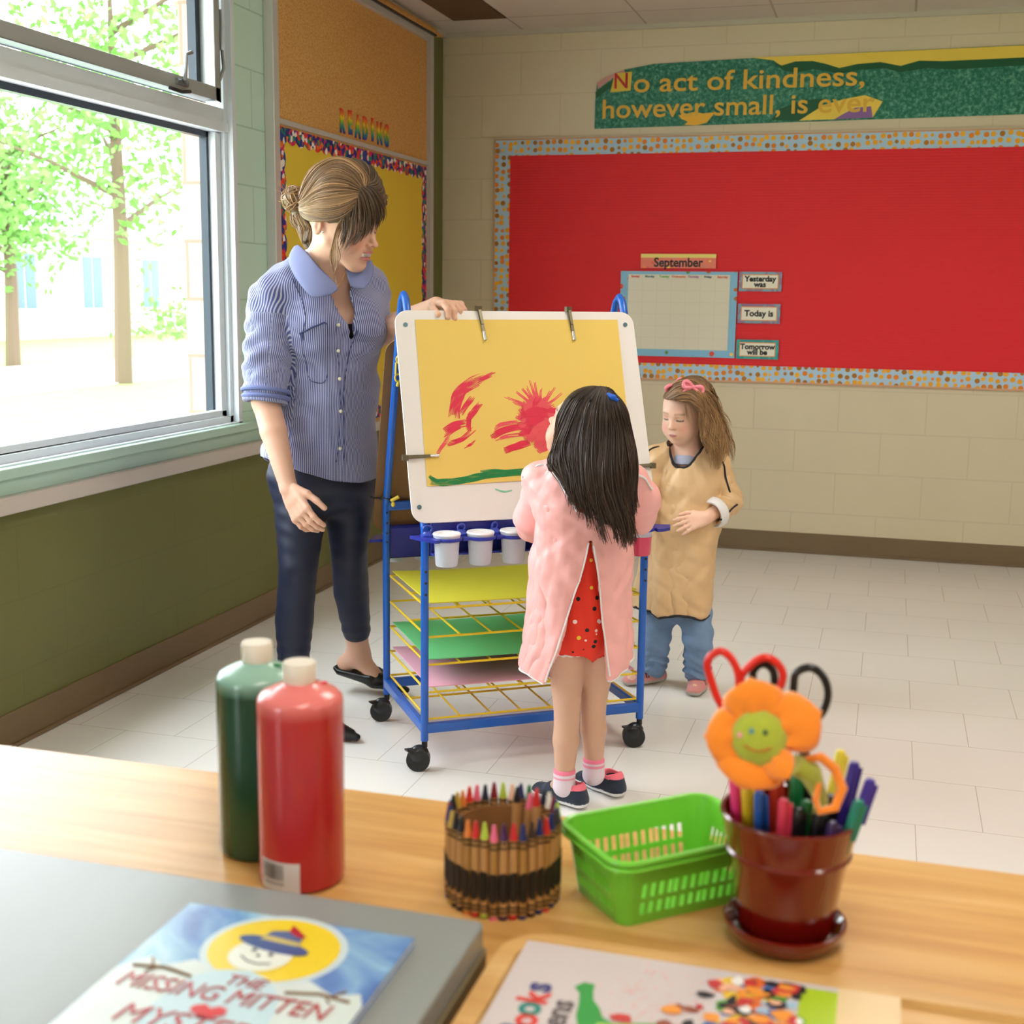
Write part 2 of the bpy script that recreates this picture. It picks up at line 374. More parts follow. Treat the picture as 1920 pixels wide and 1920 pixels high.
# ================================================================== CORK BOARD (window wall)
cork = M('cork', rgb(206, 148, 76), .85); nt, nd, lk, b = nodes_of(cork)
tc = nd.new('ShaderNodeTexCoord'); nz = nd.new('ShaderNodeTexNoise'); nz.inputs['Scale'].default_value = 160; nz.inputs['Detail'].default_value = 6; lk.new(tc.outputs['Object'], nz.inputs['Vector'])
rp = ramp(nt, [(.3, rgb(190, 136, 70)), (.55, rgb(224, 172, 100)), (.75, rgb(236, 190, 120))]); lk.new(nz.outputs['Fac'], rp.inputs['Fac']); lk.new(rp.outputs['Color'], b.inputs['Base Color'])
def speckle(name, cols, scale, rough=.6, thr=None, base=None):
    """printed pattern: voronoi cells in the given inks, or dots on a base colour"""
    m = M(name, cols[0], rough); nt, nd, lk, b = nodes_of(m)
    tc = nd.new('ShaderNodeTexCoord'); v = nd.new('ShaderNodeTexVoronoi'); v.inputs['Scale'].default_value = scale; v.inputs['Randomness'].default_value = .42 if base else 1
    lk.new(tc.outputs['Object'], v.inputs['Vector'])
    sx = nd.new('ShaderNodeSeparateColor'); lk.new(v.outputs['Color'], sx.inputs[0])
    n = len(cols); rp = ramp(nt, [(i/n, c) for i, c in enumerate(cols)], 'CONSTANT'); lk.new(sx.outputs[0], rp.inputs['Fac'])
    out = rp.outputs['Color']
    if base:
        lt = nd.new('ShaderNodeMath'); lt.operation = 'LESS_THAN'; lt.inputs[1].default_value = thr; lk.new(v.outputs['Distance'], lt.inputs[0])
        mx = nd.new('ShaderNodeMix'); mx.data_type = 'RGBA'; mx.inputs['A'].default_value = (*base, 1); lk.new(lt.outputs[0], mx.inputs['Factor']); lk.new(out, mx.inputs['B']); out = mx.outputs['Result']
    lk.new(out, b.inputs['Base Color']); return m
X0 = WX
cbd = thing('cork_bulletin_board', 'tall framed cork board beside the window, yellow paper on its lower half', 'bulletin board', (X0, 4.40, .62))
def L(y, z, x=0): return (x, y-4.40, z-.62)
q = MB(); q.bb(L(4.42, .64, .002), L(6.07, 2.425, .02)); q.build('cork_panel', cork, cbd)
q = MB()
for (a, b) in (((4.397, .62), (4.44, 2.45)), ((6.055, .62), (6.105, 2.45)), ((4.44, .62), (6.055, .66)), ((4.44, 2.415), (6.055, 2.45))): q.bb(L(*a, 0), L(*b, .04))
q.bb(L(4.44, 1.838, .015), L(6.055, 1.858, .03)); q.build('aluminium_frame', M('frame_aluminium', rgb(206, 204, 200), .35, .25), cbd, bevel=.003)
q = MB(); q.bb(L(4.30, 2.452, 0), L(6.17, 2.462, .06)); q.bb(L(4.3, 2.462, 0), L(6.17, 2.49, .03)); q.build('map_rail', cork, cbd)
MB().bb(L(4.40, 2.444, .006), L(6.11, 2.452, .052)).build('rail_gap', black, cbd)
q = MB(); q.bb(L(4.46, .675, .019), L(6.045, 1.83, .0215)); q.build('yellow_backing_paper', M('yellow_paper', rgb(236, 206, 66), .7, bump=.15, bscale=5), cbd)
bor = speckle('rainbow_border', [rgb(30, 40, 130), rgb(230, 60, 40), rgb(30, 60, 150), rgb(250, 240, 230), rgb(20, 130, 110), rgb(40, 40, 120), rgb(210, 40, 120), rgb(240, 120, 30)], 55)
def scallop(n, L0, w, amp):
    top = []
    for i in range(n*8+1):
        u = L0*i/(n*8); top.append((u, w+amp*abs(math.sin(PI*i/8))))
    return [(0, 0), (L0, 0)]+list(reversed(top))
for (oo, ux, uy, L0) in (((.0225, 4.46-4.4, 1.83-.62), (0, 1, 0), (0, 0, -1), 1.585), ((.0225, 4.46-4.4, .675-.62), (0, 1, 0), (0, 0, 1), 1.585),
                       ((.0215, 4.46-4.4, .675-.62), (0, 0, 1), (0, 1.0001, 0), 1.155), ((.0215, 6.045-4.4, .675-.62), (0, 0, 1), (0, -1, 0), 1.155)):
    q = MB(); q.prism(scallop(int(L0/.075), L0, .045, .016), oo, ux, uy, .0014*(Vector(ux).cross(Vector(uy)).x > 0)-.0014*(Vector(ux).cross(Vector(uy)).x < 0))
    q.build('scalloped_border', bor, cbd)
# READING letters
rbw = M('rainbow_card', rgb(230, 60, 40), .5); nt, nd, lk, b = nodes_of(rbw)
tc = nd.new('ShaderNodeTexCoord'); sp = nd.new('ShaderNodeSeparateXYZ'); mr = nd.new('ShaderNodeMapRange'); mr.inputs['From Min'].default_value = -.05; mr.inputs['From Max'].default_value = .05; lk.new(tc.outputs['Object'], sp.inputs[0]); lk.new(sp.outputs['Z'], mr.inputs['Value'])
rp = ramp(nt, [(0, rgb(200, 40, 110)), (.12, rgb(30, 60, 160)), (.32, rgb(20, 150, 150)), (.5, rgb(130, 190, 50)), (.68, rgb(250, 220, 30)), (.84, rgb(240, 120, 30)), (1, rgb(226, 40, 40))])
lk.new(mr.outputs[0], rp.inputs['Fac']); lk.new(rp.outputs['Color'], b.inputs['Base Color'])
nth = ['first', 'second', 'third', 'fourth', 'fifth', 'sixth', 'last']
for i, ch in enumerate('READING'):
    y = 5.045+i*.081
    o = text_mesh('cutout_letter', ch, .125, rbw, (0, 0, 0), (0, 1, 0), (0, 0, 1), None, .0012, sx=.62 if ch != 'I' else .9, bold=.006)
    o.location = (X0+.0225, y, 1.915+.004*math.sin(i*2)); o.rotation_euler = (.05*math.sin(i*1.7), 0, 0)
    tag(o, 'rainbow cut-out letter %s, %s letter of the word on the cork board' % (ch, nth[i]), 'letter', 'cut-out letters on the cork board')

# ================================================================== RED BULLETIN BOARD (back wall)
redp = M('red_corrugated_paper', rgb(224, 34, 42), .65); nt, nd, lk, b = nodes_of(redp)
tc = nd.new('ShaderNodeTexCoord'); wv = nd.new('ShaderNodeTexWave'); wv.bands_direction = 'Z'; wv.inputs['Scale'].default_value = 24; wv.inputs['Distortion'].default_value = .6; lk.new(tc.outputs['Object'], wv.inputs['Vector'])
bp = nd.new('ShaderNodeBump'); bp.inputs['Strength'].default_value = .35; bp.inputs['Distance'].default_value = .002; lk.new(wv.outputs['Color'], bp.inputs['Height']); lk.new(bp.outputs['Normal'], b.inputs['Normal'])
dots = speckle('orange_dot_border', [rgb(232, 160, 30), rgb(240, 176, 40), rgb(226, 130, 30), rgb(170, 110, 20), rgb(236, 168, 36)], 31, .6, .37, rgb(172, 202, 222))
bb = thing('red_bulletin_board', 'wide red bulletin board with light blue orange-dotted border on the cream wall', 'bulletin board', (-1.94, BY, .83))
def K(x, z, d=0): return (x+1.94, -d, z-.83)
XR = 1.1
MB().bb(K(-1.92, .85, .0), K(XR-.02, 1.965, .016)).build('red_backing_paper', redp, bb)
for (a, b) in (((-1.94, 1.908), (XR, 1.981)), ((-1.94, .832), (XR, .905)), ((-1.94, .905), (-1.866, 1.908)), ((XR-.074, .905), (XR, 1.908))):
    MB().bb(K(*a, .0), K(*b, .022)).build('dotted_border', dots, bb)
MB().bb(K(-1.945, 1.981, 0), K(XR, 1.987, .02)).bb(K(-1.946, .832, 0), K(-1.94, 1.987, .02)).bb(K(-1.945, .824, 0), K(XR, .832, .02)).build('board_frame', M('peach_trim', rgb(216, 160, 120), .5), bb)
# calendar
D = BY-.023
cal = thing('wall_calendar', 'laminated monthly calendar grid with blue patterned edge, pinned on the red board', 'calendar', (-1.29, D, .94))
calb = speckle('calendar_edge', [rgb(220, 70, 40), rgb(250, 200, 60), rgb(90, 140, 60), rgb(190, 110, 30)], 22, .4, .28, rgb(130, 186, 216))
def C(x, z, d=0): return (x+1.29, -d, z-.94)
MB().bb(C(-1.29, .94, 0), C(-.722, 1.35, .003)).build('calendar_sheet', calb, cal)
MB().bb(C(-1.252, .975, .003), C(-.757, 1.335, .0045)).build('day_grid', M('laminated_cream', rgb(226, 218, 196), .22), cal)
q = MB()
for i in range(8): x = -1.252+.495*i/7; q.bb(C(x-.0007, .975, .0045), C(x+.0007, 1.315, .005))
for i in range(7): z = .975+.34*i/6; q.bb(C(-1.252, z-.0007, .0045), C(-.757, z+.0007, .005))
q.build('grid_lines', M('grid_line_ink', rgb(206, 200, 176), .5), cal)
for i, (w, c) in enumerate(zip(['Sunday', 'Monday', 'Tuesday', 'Wednesday', 'Thursday', 'Friday', 'Saturday'], [(220, 60, 60), (60, 110, 110), (110, 170, 60), (230, 110, 50), (170, 90, 150), (60, 80, 120), (220, 90, 50)])):
    text_mesh('weekday_name', w, .0145, M('ink_'+w, rgb(*c), .5), C(-1.217+.0707*i, 1.325, .005), (1, 0, 0), (0, 0, 1), cal, .0003, bold=.0006)
sep = thing('month_card', 'yellow and pink card reading September above the calendar', 'card', (-1.01, D, 1.365))
MB().bb((-.183, -.003, 0), (.183, 0, .068)).build('card', speckle('month_card_print', [rgb(240, 90, 70), rgb(250, 210, 90), rgb(90, 170, 200), rgb(200, 90, 160), rgb(245, 150, 60)], 40, .5, .3, rgb(238, 128, 104)), sep)
MB().bb((-.183, -.0036, .05), (.183, -.003, .068)).build('yellow_top_band', M('card_yellow', rgb(240, 220, 120), .5), sep)
text_mesh('month_name', 'September', .06, M('black_ink', (.01, .01, .01), .5), (0, -.0042, .026), (1, 0, 0), (0, 0, 1), sep, .0005, sx=.9, bold=.0015)
teal = speckle('teal_card_edge', [rgb(40, 150, 150), rgb(60, 170, 160)], 60); bluec = speckle('blue_card_edge', [rgb(130, 170, 190), rgb(150, 130, 150)], 60); mau = speckle('mauve_card_edge', [rgb(150, 120, 150), rgb(120, 160, 180)], 60)
for (z0, tx, m, lab) in ((1.305, ['Yesterday', 'was'], bluec, 'small blue-edged card reading Yesterday was, top card right of the calendar'), (1.154, ['Today is'], mau, 'small mauve-edged card reading Today is, middle card right of the calendar'), (.984, ['Tomorrow', 'will be'], teal, 'small teal-edged card reading Tomorrow will be, bottom card right of the calendar')):
    t = thing('word_card', lab, 'card', (-.614, D, z0), 0, 'day cards beside the calendar')
    MB().bb((-.1, -.003, -.046), (.1, 0, .046)).build('card_edge', m, t)
    MB().bb((-.086, -.004, -.034), (.086, -.003, .034)).build('orange_line', M('orange_line_ink', rgb(226, 150, 80), .5), t)
    MB().bb((-.082, -.0046, -.030), (.082, -.004, .030)).build('card_centre', M('card_cream', rgb(236, 230, 210), .5), t)
    for k, s in enumerate(tx): text_mesh('card_words', s, .036 if len(tx) > 1 else .04, MATS['black_ink'], (0, -.005, (.012-.026*k) if len(tx) > 1 else 0), (1, 0, 0), (0, 0, 1), t, .0004, bold=.0015)
# kindness banner
bn = thing('kindness_banner', 'long green painted-leaf banner with gold lettering high on the cream wall', 'banner', (-1.445, BY-.001, 2.03))
def B(x, z): return (x+1.445, z-2.03)
gm = M('banner_green', rgb(30, 120, 100), .55); nt, nd, lk, b = nodes_of(gm)
tc = nd.new('ShaderNodeTexCoord'); nz = nd.new('ShaderNodeTexNoise'); nz.inputs['Scale'].default_value = 60; nz.inputs['Detail'].default_value = 8; nz.inputs['Roughness'].default_value = .8; lk.new(tc.outputs['Object'], nz.inputs['Vector'])
rp = ramp(nt, [(.36, rgb(10, 84, 62)), (.5, rgb(30, 118, 94)), (.62, rgb(110, 168, 142))]); lk.new(nz.outputs['Fac'], rp.inputs['Fac']); lk.new(rp.outputs['Color'], b.inputs['Base Color'])
XE = .62
out = [B(-1.444, 2.029), B(XE, 2.05), B(XE, 2.345), B(-.48, 2.336), B(-.974, 2.326), B(-1.16, 2.322), B(-1.307, 2.300), B(-1.40, 2.268), B(-1.437, 2.245), B(-1.443, 2.17)]
q = MB(); q.prism(out, (0, 0, 0), (1, 0, 0), (0, 0, 1), .004); q.build('banner_paper', gm, bn)
def patch(name, pts, mat, d, par=bn, f=B, nrm=None):
    q = MB(); q.prism([f(*p) for p in pts], (0, -d, 0), (1, 0, 0), (0, 0, 1), .0008); return q.build(name, mat, par)
gold = M('gold_ink', rgb(226, 178, 60), .5); dkg = M('dark_green_ink', rgb(10, 84, 50), .5); yl = M('banner_yellow', rgb(240, 206, 80), .5)
patch('pink_corner', [(-1.437, 2.245), (-1.43, 2.215), (-1.36, 2.262), (-1.30, 2.292), (-1.307, 2.300), (-1.40, 2.268)], M('banner_pink', rgb(206, 150, 140), .5), .005)
patch('dark_stem', [(-1.443, 2.20), (-1.44, 2.17), (-1.36, 2.225), (-1.33, 2.255), (-1.345, 2.265)], dkg, .0055)
patch('yellow_corner', [(-.70, 2.333), (-.60, 2.318), (-.56, 2.29), (-.50, 2.306), (-.42, 2.305), (-.36, 2.29), (-.30, 2.27), (-.22, 2.285), (-.12, 2.29), (-.03, 2.27), (.05, 2.29), (.15, 2.285), (XE, 2.29), (XE, 2.343), (-.48, 2.335)], yl, .005)
patch('dark_leaves', [(-.62, 2.318), (-.55, 2.27), (-.50, 2.258), (-.42, 2.272), (-.36, 2.262), (-.30, 2.246), (-.22, 2.262), (-.1, 2.265), (-.03, 2.245), (.08, 2.26), (.2, 2.25), (XE, 2.26), (XE, 2.292), (.15, 2.287), (.05, 2.293), (-.03, 2.273), (-.12, 2.293), (-.22, 2.288), (-.30, 2.273), (-.36, 2.293), (-.42, 2.308), (-.50, 2.309), (-.56, 2.293)], dkg, .006)
patch('gold_leaf', [(-1.035, 2.083), (-1.02, 2.065), (-.99, 2.052), (-1.005, 2.037), (-.95, 2.034), (-.90, 2.045), (-.875, 2.075), (-.86, 2.092), (-.92, 2.088), (-.96, 2.096), (-1.0, 2.088)], M('gold_leaf_ink', rgb(240, 182, 50), .5), .005)
patch('dark_leaf', [(-.60, 2.05), (-.56, 2.10), (-.46, 2.135), (-.36, 2.14), (-.40, 2.06), (-.47, 2.043)], dkg, .005)
patch('yellow_petal', [(-.47, 2.044), (-.42, 2.075), (-.36, 2.112), (-.27, 2.135), (-.18, 2.15), (-.1, 2.12), (-.14, 2.05)], yl, .006)
patch('violet_petal', [(-.31, 2.047), (-.27, 2.07), (-.22, 2.095), (-.15, 2.10), (-.14, 2.05)], M('violet_ink', rgb(140, 100, 160), .5), .007)
patch('initial_square', [(-1.37, 2.197), (-1.27, 2.203), (-1.265, 2.29), (-1.35, 2.283)], M('square_yellow', rgb(226, 196, 60), .5), .006)
def fit_text(name, s, size, mat, x0, x1, z, d, par, f=B):
    o = text_mesh(name, s, size, mat, (0, 0, 0), (1, 0, 0), (0, 0, 1), par, .0006, 'LEFT', bold=.0014)
    xs = [v.co.x for v in o.data.vertices]; k = (f(x1, 0)[0]-f(x0, 0)[0])/(max(xs)-min(xs)); mn = min(xs)
    for v in o.data.vertices: v.co = ((v.co.x-mn)*k+f(x0, 0)[0], v.co.y-d, v.co.z+f(0, z)[1])
    return o
fit_text('red_initial', 'N', .1, M('red_ink', rgb(190, 40, 36), .5), -1.35, -1.285, 2.245, .008, bn)
fit_text('gold_lettering', 'o act of kindness,', .125, gold, -1.255, -.185, 2.232, .008, bn)
fit_text('gold_lettering', 'however small, is ever', .125, gold, -1.405, -.135, 2.115, .008, bn)

# ================================================================== PAINTING EASEL
EA = 0.6171
blue = M('blue_enamel', rgb(20, 92, 190), .3, bump=.02, coat=.3)
navy = M('indigo_plastic', rgb(38, 48, 150), .35)
yelw = M('yellow_wire', rgb(238, 200, 40), .35)
brd = M('white_board_laminate', rgb(226, 220, 216), .3)
brown = M('brown_hardboard', rgb(128, 92, 54), .7, var=.08, vscale=5)
steel = M('clip_steel', rgb(120, 112, 90), .3, .9)
steel_l = M('screw_steel', rgb(90, 120, 128), .3, .8)
ez = thing('painting_easel', 'blue tubular double-sided painting easel on casters with white board and wire shelves', 'easel', (-1.125, 3.024, 0), EA)
PU = (.02, .635); PV = (0, .417)
for u in PU:
    for v in PV:
        q = MB(); q.tube([(u, v, .078), (u, v, .645)], .0105, 12); q.build('post', blue, ez, smooth=True)
        q = MB(); d = -1 if v == 0 else 1
        for z in ((.47, .50, .53) if v == 0 else (.53, .555, .585, .615)): q.cyl((u, v-.0112 if True else 0, z), (u, v-.0095, z), .0035, n=8)
        q.build('screw_hole', black, ez)
        # caster
        c = MB(); cx, cy = u-.018, v-.004
        c.cyl((u, v, .06), (u, v, .082), .008, n=10)
        ax = Vector((.33, .94, 0))*.013; c.cyl(Vector((cx, cy, .031))-ax, Vector((cx, cy, .031))+ax, .031, n=24)
        cs = c.build('caster', black, ez, smooth=True)
        c = MB(); c.ell((cx+.002, cy, .043), (.027, .019, .026)); c.build('caster_hood', M('caster_hood_plastic', (.02, .022, .026), .25), cs, smooth=True)
        c = MB(); c.prism([(0, 0), (.024, .006), (.026, .012), (.003, .010)], (cx-.008, cy-.010, .052), (-1, -.3, 0), (0, 0, 1), .016); c.build('brake_lever', black, cs)
    s = MB(); s.tube([(u, .0, .63), (u, .012, .66), (u, .155, 1.11), (u, .178, 1.185), (u, .192, 1.213), (u, .212, 1.226), (u, .232, 1.213), (u, .246, 1.185), (u, .268, 1.11), (u, .405, .67), (u, .417, .64)], .0105, 12)
    s.build('arched_frame', blue, ez, smooth=True)
    s = MB(); s.bb((u-.009, .0, .098), (u+.009, .417, .124)); s.build('side_rail', blue, ez, bevel=.003)
for v in PV:
    MB().bb((PU[0], v-.009, .098), (PU[1], v+.009, .124)).build('bottom_rail', blue, ez, bevel=.003)
MB().bb((PU[0], .408, .62), (PU[1], .426, .645)).build('crossbar', blue, ez, bevel=.003)
MB().bb((PU[0], .02, .615), (PU[1], .036, .64)).build('crossbar', blue, ez, bevel=.003)
LV = [.134, .206, .280, .354, .430]
for z in LV:
    q = MB(); u0, u1, v0, v1 = .03, .625, .003, .414
    for (a, b) in (((u0, v0), (u1, v0)), ((u0, v1), (u1, v1)), ((u0, v0), (u0, v1)), ((u1, v0), (u1, v1)), ((u0, .2), (u1, .2))):
        zz = z-.004 if a[1] == .2 else z
        q.tube([(a[0], a[1], zz), (b[0], b[1], zz)], .0032, 6)
    for k in range(1, 7): u = u0+(u1-u0)*k/7; q.tube([(u, v0, z+.003), (u, v1, z+.003)], .0028, 6)
    q.build('wire_shelf', yelw, ez, smooth=True)
def sheet(name, lab, z, u0, u1, v0, v1, mat, amp):
    o = MB(); nu, nv = 24, 12
    for j in range(nv+1):
        for i in range(nu+1):
            a, b = i/nu, j/nv
            o.v.append((u0+(u1-u0)*a, v0+(v1-v0)*b, z+amp*(abs(a-.5)*2)**3+amp*.5*(b**3)+.0012*math.sin(5*a+3*b)))
    top = len(o.v); o.v += [(x, y, zz-.0022) for (x, y, zz) in o.v]
    for j in range(nv):
        for i in range(nu):
            k = j*(nu+1)+i; f = (k, k+1, k+nu+2, k+nu+1); o.f.append(f); o.f.append(tuple(reversed([q+top for q in f])))
    ring = [i for i in range(nu+1)]+[j*(nu+1)+nu for j in range(1, nv+1)]+[nv*(nu+1)+i for i in range(nu-1, -1, -1)]+[j*(nu+1) for j in range(nv-1, 0, -1)]
    for a, b in zip(ring, ring[1:]+ring[:1]): o.f.append((b, a, a+top, b+top))
    o.mi = [0]*len(o.f)
    ob = o.build(name, mat, None, smooth=True); ob.location = (-1.125, 3.024, 0); ob.rotation_euler = (0, 0, EA); tag(ob, lab, 'paper'); return ob
sheet('paper_stack', 'yellow paper stack on the top wire shelf of the easel', LV[4]+.0095, .035, .62, .012, .405, M('paper_yellow', rgb(232, 222, 60), .8), .004)
sheet('paper_stack', 'green paper stack on the middle wire shelf of the easel', LV[2]+.0095, .035, .62, .012, .405, M('paper_green', rgb(104, 196, 132), .8), .004)
sheet('paper_stack', 'pink paper stack on the wire shelf below the green paper', LV[1]+.0095, .035, .62, .012, .405, M('paper_pink', rgb(246, 178, 204), .8), .004)

# board plane: ub across, wb up along the board, nb towards the painter
wb = Vector((0, .19, .525)).normalized(); ub = Vector((1, 0, 0)); nb = ub.cross(wb)*1.0
B0 = Vector((0, -.03, .66))
def bpt(u, s, d=0): return B0+ub*u+wb*s+nb*d
q = MB(); q.prism([(x, y) for x, y in rrect(.672, .56, .036, 8, .3165, .28)], bpt(0, 0, -.006), ub, wb, .006)
q.build('white_board', brd, ez, bevel=.0012)
q = MB()
for (u, s) in ((.0075, .5205), (.626, .5233), (.001, .0415), (.63, .0415)): q.cyl(bpt(u, s, 0), bpt(u, s, .0022), .006, n=14)
q.build('corner_screw', steel_l, ez, smooth=True)
# rear board (brown hardboard side facing us)
wr = Vector((0, -.18, .58)).normalized(); nr = ub.cross(wr)
q = MB(); q.prism(rrect(.67, .58, .04, 8, .325, .29), (0, .462, .555), ub, wr, .006); q.build('rear_board', brown, ez)
def clip(u, s, du, ds, L, w):
    a = Vector((du, ds)).normalized(); per = Vector((-a.y, a.x))
    q = MB(); P = lambda t, e, d: bpt(u+a.x*t+per.x*e, s+a.y*t+per.y*e, d)
    for (t0, t1, d0, d1, ww) in ((-.012, L*.72, .004, .007, w), (-.004, L*.45, .007, .0095, w*.8)):
        vs = [P(t0, -ww, d0), P(t1, -ww*.8, d0), P(t1, ww*.8, d0), P(t0, ww, d0), P(t0, -ww, d1), P(t1, -ww*.8, d1), P(t1, ww*.8, d1), P(t0, ww, d1)]
        q.add(vs, [(0, 3, 2, 1), (4, 5, 6, 7), (0, 1, 5, 4), (1, 2, 6, 5), (2, 3, 7, 6), (3, 0, 4, 7)])
    c = q.build('paper_clip', steel, ez)
    q = MB(); q.tube([P(L*.7, 0, .0055), P(L, 0, .0045)], [w*.8, w*1.0], 10); q.build('clip_tip', M('bright_steel', rgb(206, 206, 208), .25, .9), c, smooth=True)
    q = MB(); q.box(tuple(bpt(u-a.x*.010, s-a.y*.010, 0)), (.014, .018, .014)); q.build('clip_jaw', steel, c)
clip(.2104, .556, .0085, -.079, .078, .0052); clip(.4643, .556, .006, -.08, .078, .0052)
clip(-.0145, .1705, 1, .02, .078, .0045); clip(.647, .128, -1, -.03, .07, .005)
# trays and fittings
def tray(rear):
    sg = 1 if not rear else -1; z0 = 0 if not rear else -.095; vb = 0 if not rear else .417
    T = lambda u, v, z: (u, vb+sg*v, z+z0)
    q = MB(); q.bb(T(.032, -.012, .574), T(.623, -.006, .662)); q.bb(T(.032, -.045, .662), T(.623, -.008, .666)) if rear else None
    q.bb(T(.032, -.034, .574), T(.623, -.006, .580))
    q.build('tray_back', navy, ez, bevel=.002)
    q = MB()
    q.prism([(-.025, -.02), (0, -.075), (.02, -.1), (.032, -.1), (.02, -.02)], T(0, 0, .620), (1, 0, 0), (0, sg, 0), .008*sg)
    q.prism([(.625, -.1), (.64, -.1), (.668, -.085), (.688, -.045), (.64, -.02), (.625, -.02)], T(0, 0, .620), (1, 0, 0), (0, sg, 0), .008*sg)
    for k in range(7):
        u = .060+.0885*k
        q.tube([T(u+.0365*math.cos(a*PI/12), -.062+.0365*math.sin(a*PI/12), .624) for a in range(24)], .0045, 6, closed=True)
        if k: q.bb(T(u-.052, -.085, .620), T(u-.036, -.02, .628))
        q.bb(T(u-.03, -.028, .61), T(u+.03, -.01, .626))
    q.build('cup_holder_tray', navy, ez, bevel=0)
tray(False); tray(True)
# tie and yellow fastener
q = MB(); q.tube([(.02+.016*math.cos(a*PI/6), .417+.016*math.sin(a*PI/6), .655+.004*math.sin(a)) for a in range(12)], .0028, 6, closed=True); q.tube([(.01, .42, .655), (-.02, .40, .66), (-.03, .40, .665)], .0025, 6)
q.build('black_tie', black, ez, smooth=True)
q = MB(); q.tube([(.03, .40, .65), (.05, .39, .662)], .005, 8); q.ell((.035, .395, .64), (.006, .006, .008)); q.build('yellow_cord_lock', M('yellow_plastic', rgb(230, 200, 60), .4), ez, smooth=True)
q = MB()
for (zz, vv) in ((1.055, .273), (1.005, .288)): q.tube([(.02+.009*math.cos(a*PI/8), vv, zz+.010*math.sin(a*PI/8)) for a in range(16)], .0028, 6, closed=True)
q.tube([(.012, .280, 1.046), (.012, .286, 1.014)], .003, 6); q.tube([(.022, .292, .996), (.019, .296, .982)], .004, 6)
qo = q.build('yellow_fastener', MATS['yellow_plastic'], ez, smooth=True)
for v in qo.data.vertices: v.co.y -= .016

# cups (white, clear-walled, lids on) standing in the tray rings
cupw = M('frosted_plastic', rgb(236, 240, 250), .3, trans=.45, ior=1.2); lidw = M('lid_white', rgb(240, 240, 242), .35)
pinkp = M('pink_paint', rgb(222, 60, 100), .3, coat=.4)
def cup(rear, k, lab, paint=False):
    sg = 1 if not rear else -1; z0 = .555-(0 if not rear else .095); vb = 0 if not rear else .417
    ca, sa = math.cos(EA), math.sin(EA); u = .060+.0885*k; v = vb-sg*.062
    t = thing('paint_cup', lab, 'cup', (-1.125+u*ca-v*sa, 3.024+u*sa+v*ca, z0), 0, 'paint cups in the easel trays' if not paint else None)
    MB().lathe([(0, 0), (.0265, 0), (.0285, .004), (.0325, .070), (.0345, .0735), (.0345, .078), (.031, .078), (.027, .01), (0, .006)], n=32).build('cup', cupw if not paint else cupw, t, smooth=True)
    if paint: MB().lathe([(0, -.0004), (.027, -.0004), (.0292, .004), (.0319, .050), (0, .050)], n=32).build('paint', pinkp, t, smooth=True)
    MB().lathe([(.024, .079), (.0345, .078), (.036, .081), (.034, .084), (.024, .083)] if not paint else [(.033, .079), (.0345, .078), (.036, .081), (.034, .084), (.033, .083)], n=32, close=True).build('rim', lidw, t, smooth=True)
    if not paint: MB().lathe([(0, .0795), (.0245, .0795), (.0245, .0805), (0, .0805)], n=24).build('spill_lid', lidw, t)
    return t
fn = ['leftmost', 'second', 'third', 'fourth', 'fifth', 'sixth']
for k in range(6): cup(False, k, 'clear cup with white lid, %s in the easel front tray' % (fn[k] if k == 0 else fn[k]+' from left'))
cup(False, 6, 'paint cup with pink paint at the right end of the front tray', True)
for k in range(7): cup(True, k, 'clear cup with white lid, %s in the easel rear tray' % (['leftmost', 'second from the left', 'third from the left', 'middle one', 'fifth from the left', 'sixth from the left', 'rightmost'][k]))
def place_e(u, v, z):
    ca, sa = math.cos(EA), math.sin(EA); return (-1.125+u*ca-v*sa, 3.024+u*sa+v*ca, z)
bl2 = M('blue_lid_plastic', rgb(52, 70, 170), .3)
for i, (u, nm) in enumerate(((.016, 'left one behind the first white cup'), (.104, 'middle one behind the second white cup'), (.193, 'right one with a raised loop'))):
    t = thing('brush_lid', 'round blue brush lid on the easel tray, '+nm, 'lid', place_e(u, -.040, .6285), EA+.3*i, 'blue brush lids on the easel tray')
    q = MB(); q.lathe([(0, 0), (.017, 0), (.018, .006), (.012, .009), (.010, .014), (0, .014)], (0, 0, -.002)); q.tube([(.011*math.cos(a*PI/8), 0, .018+.009*math.sin(a*PI/8)) for a in range(16)], .0025, 6, closed=True)
    q.build('lid', bl2, t, smooth=True)

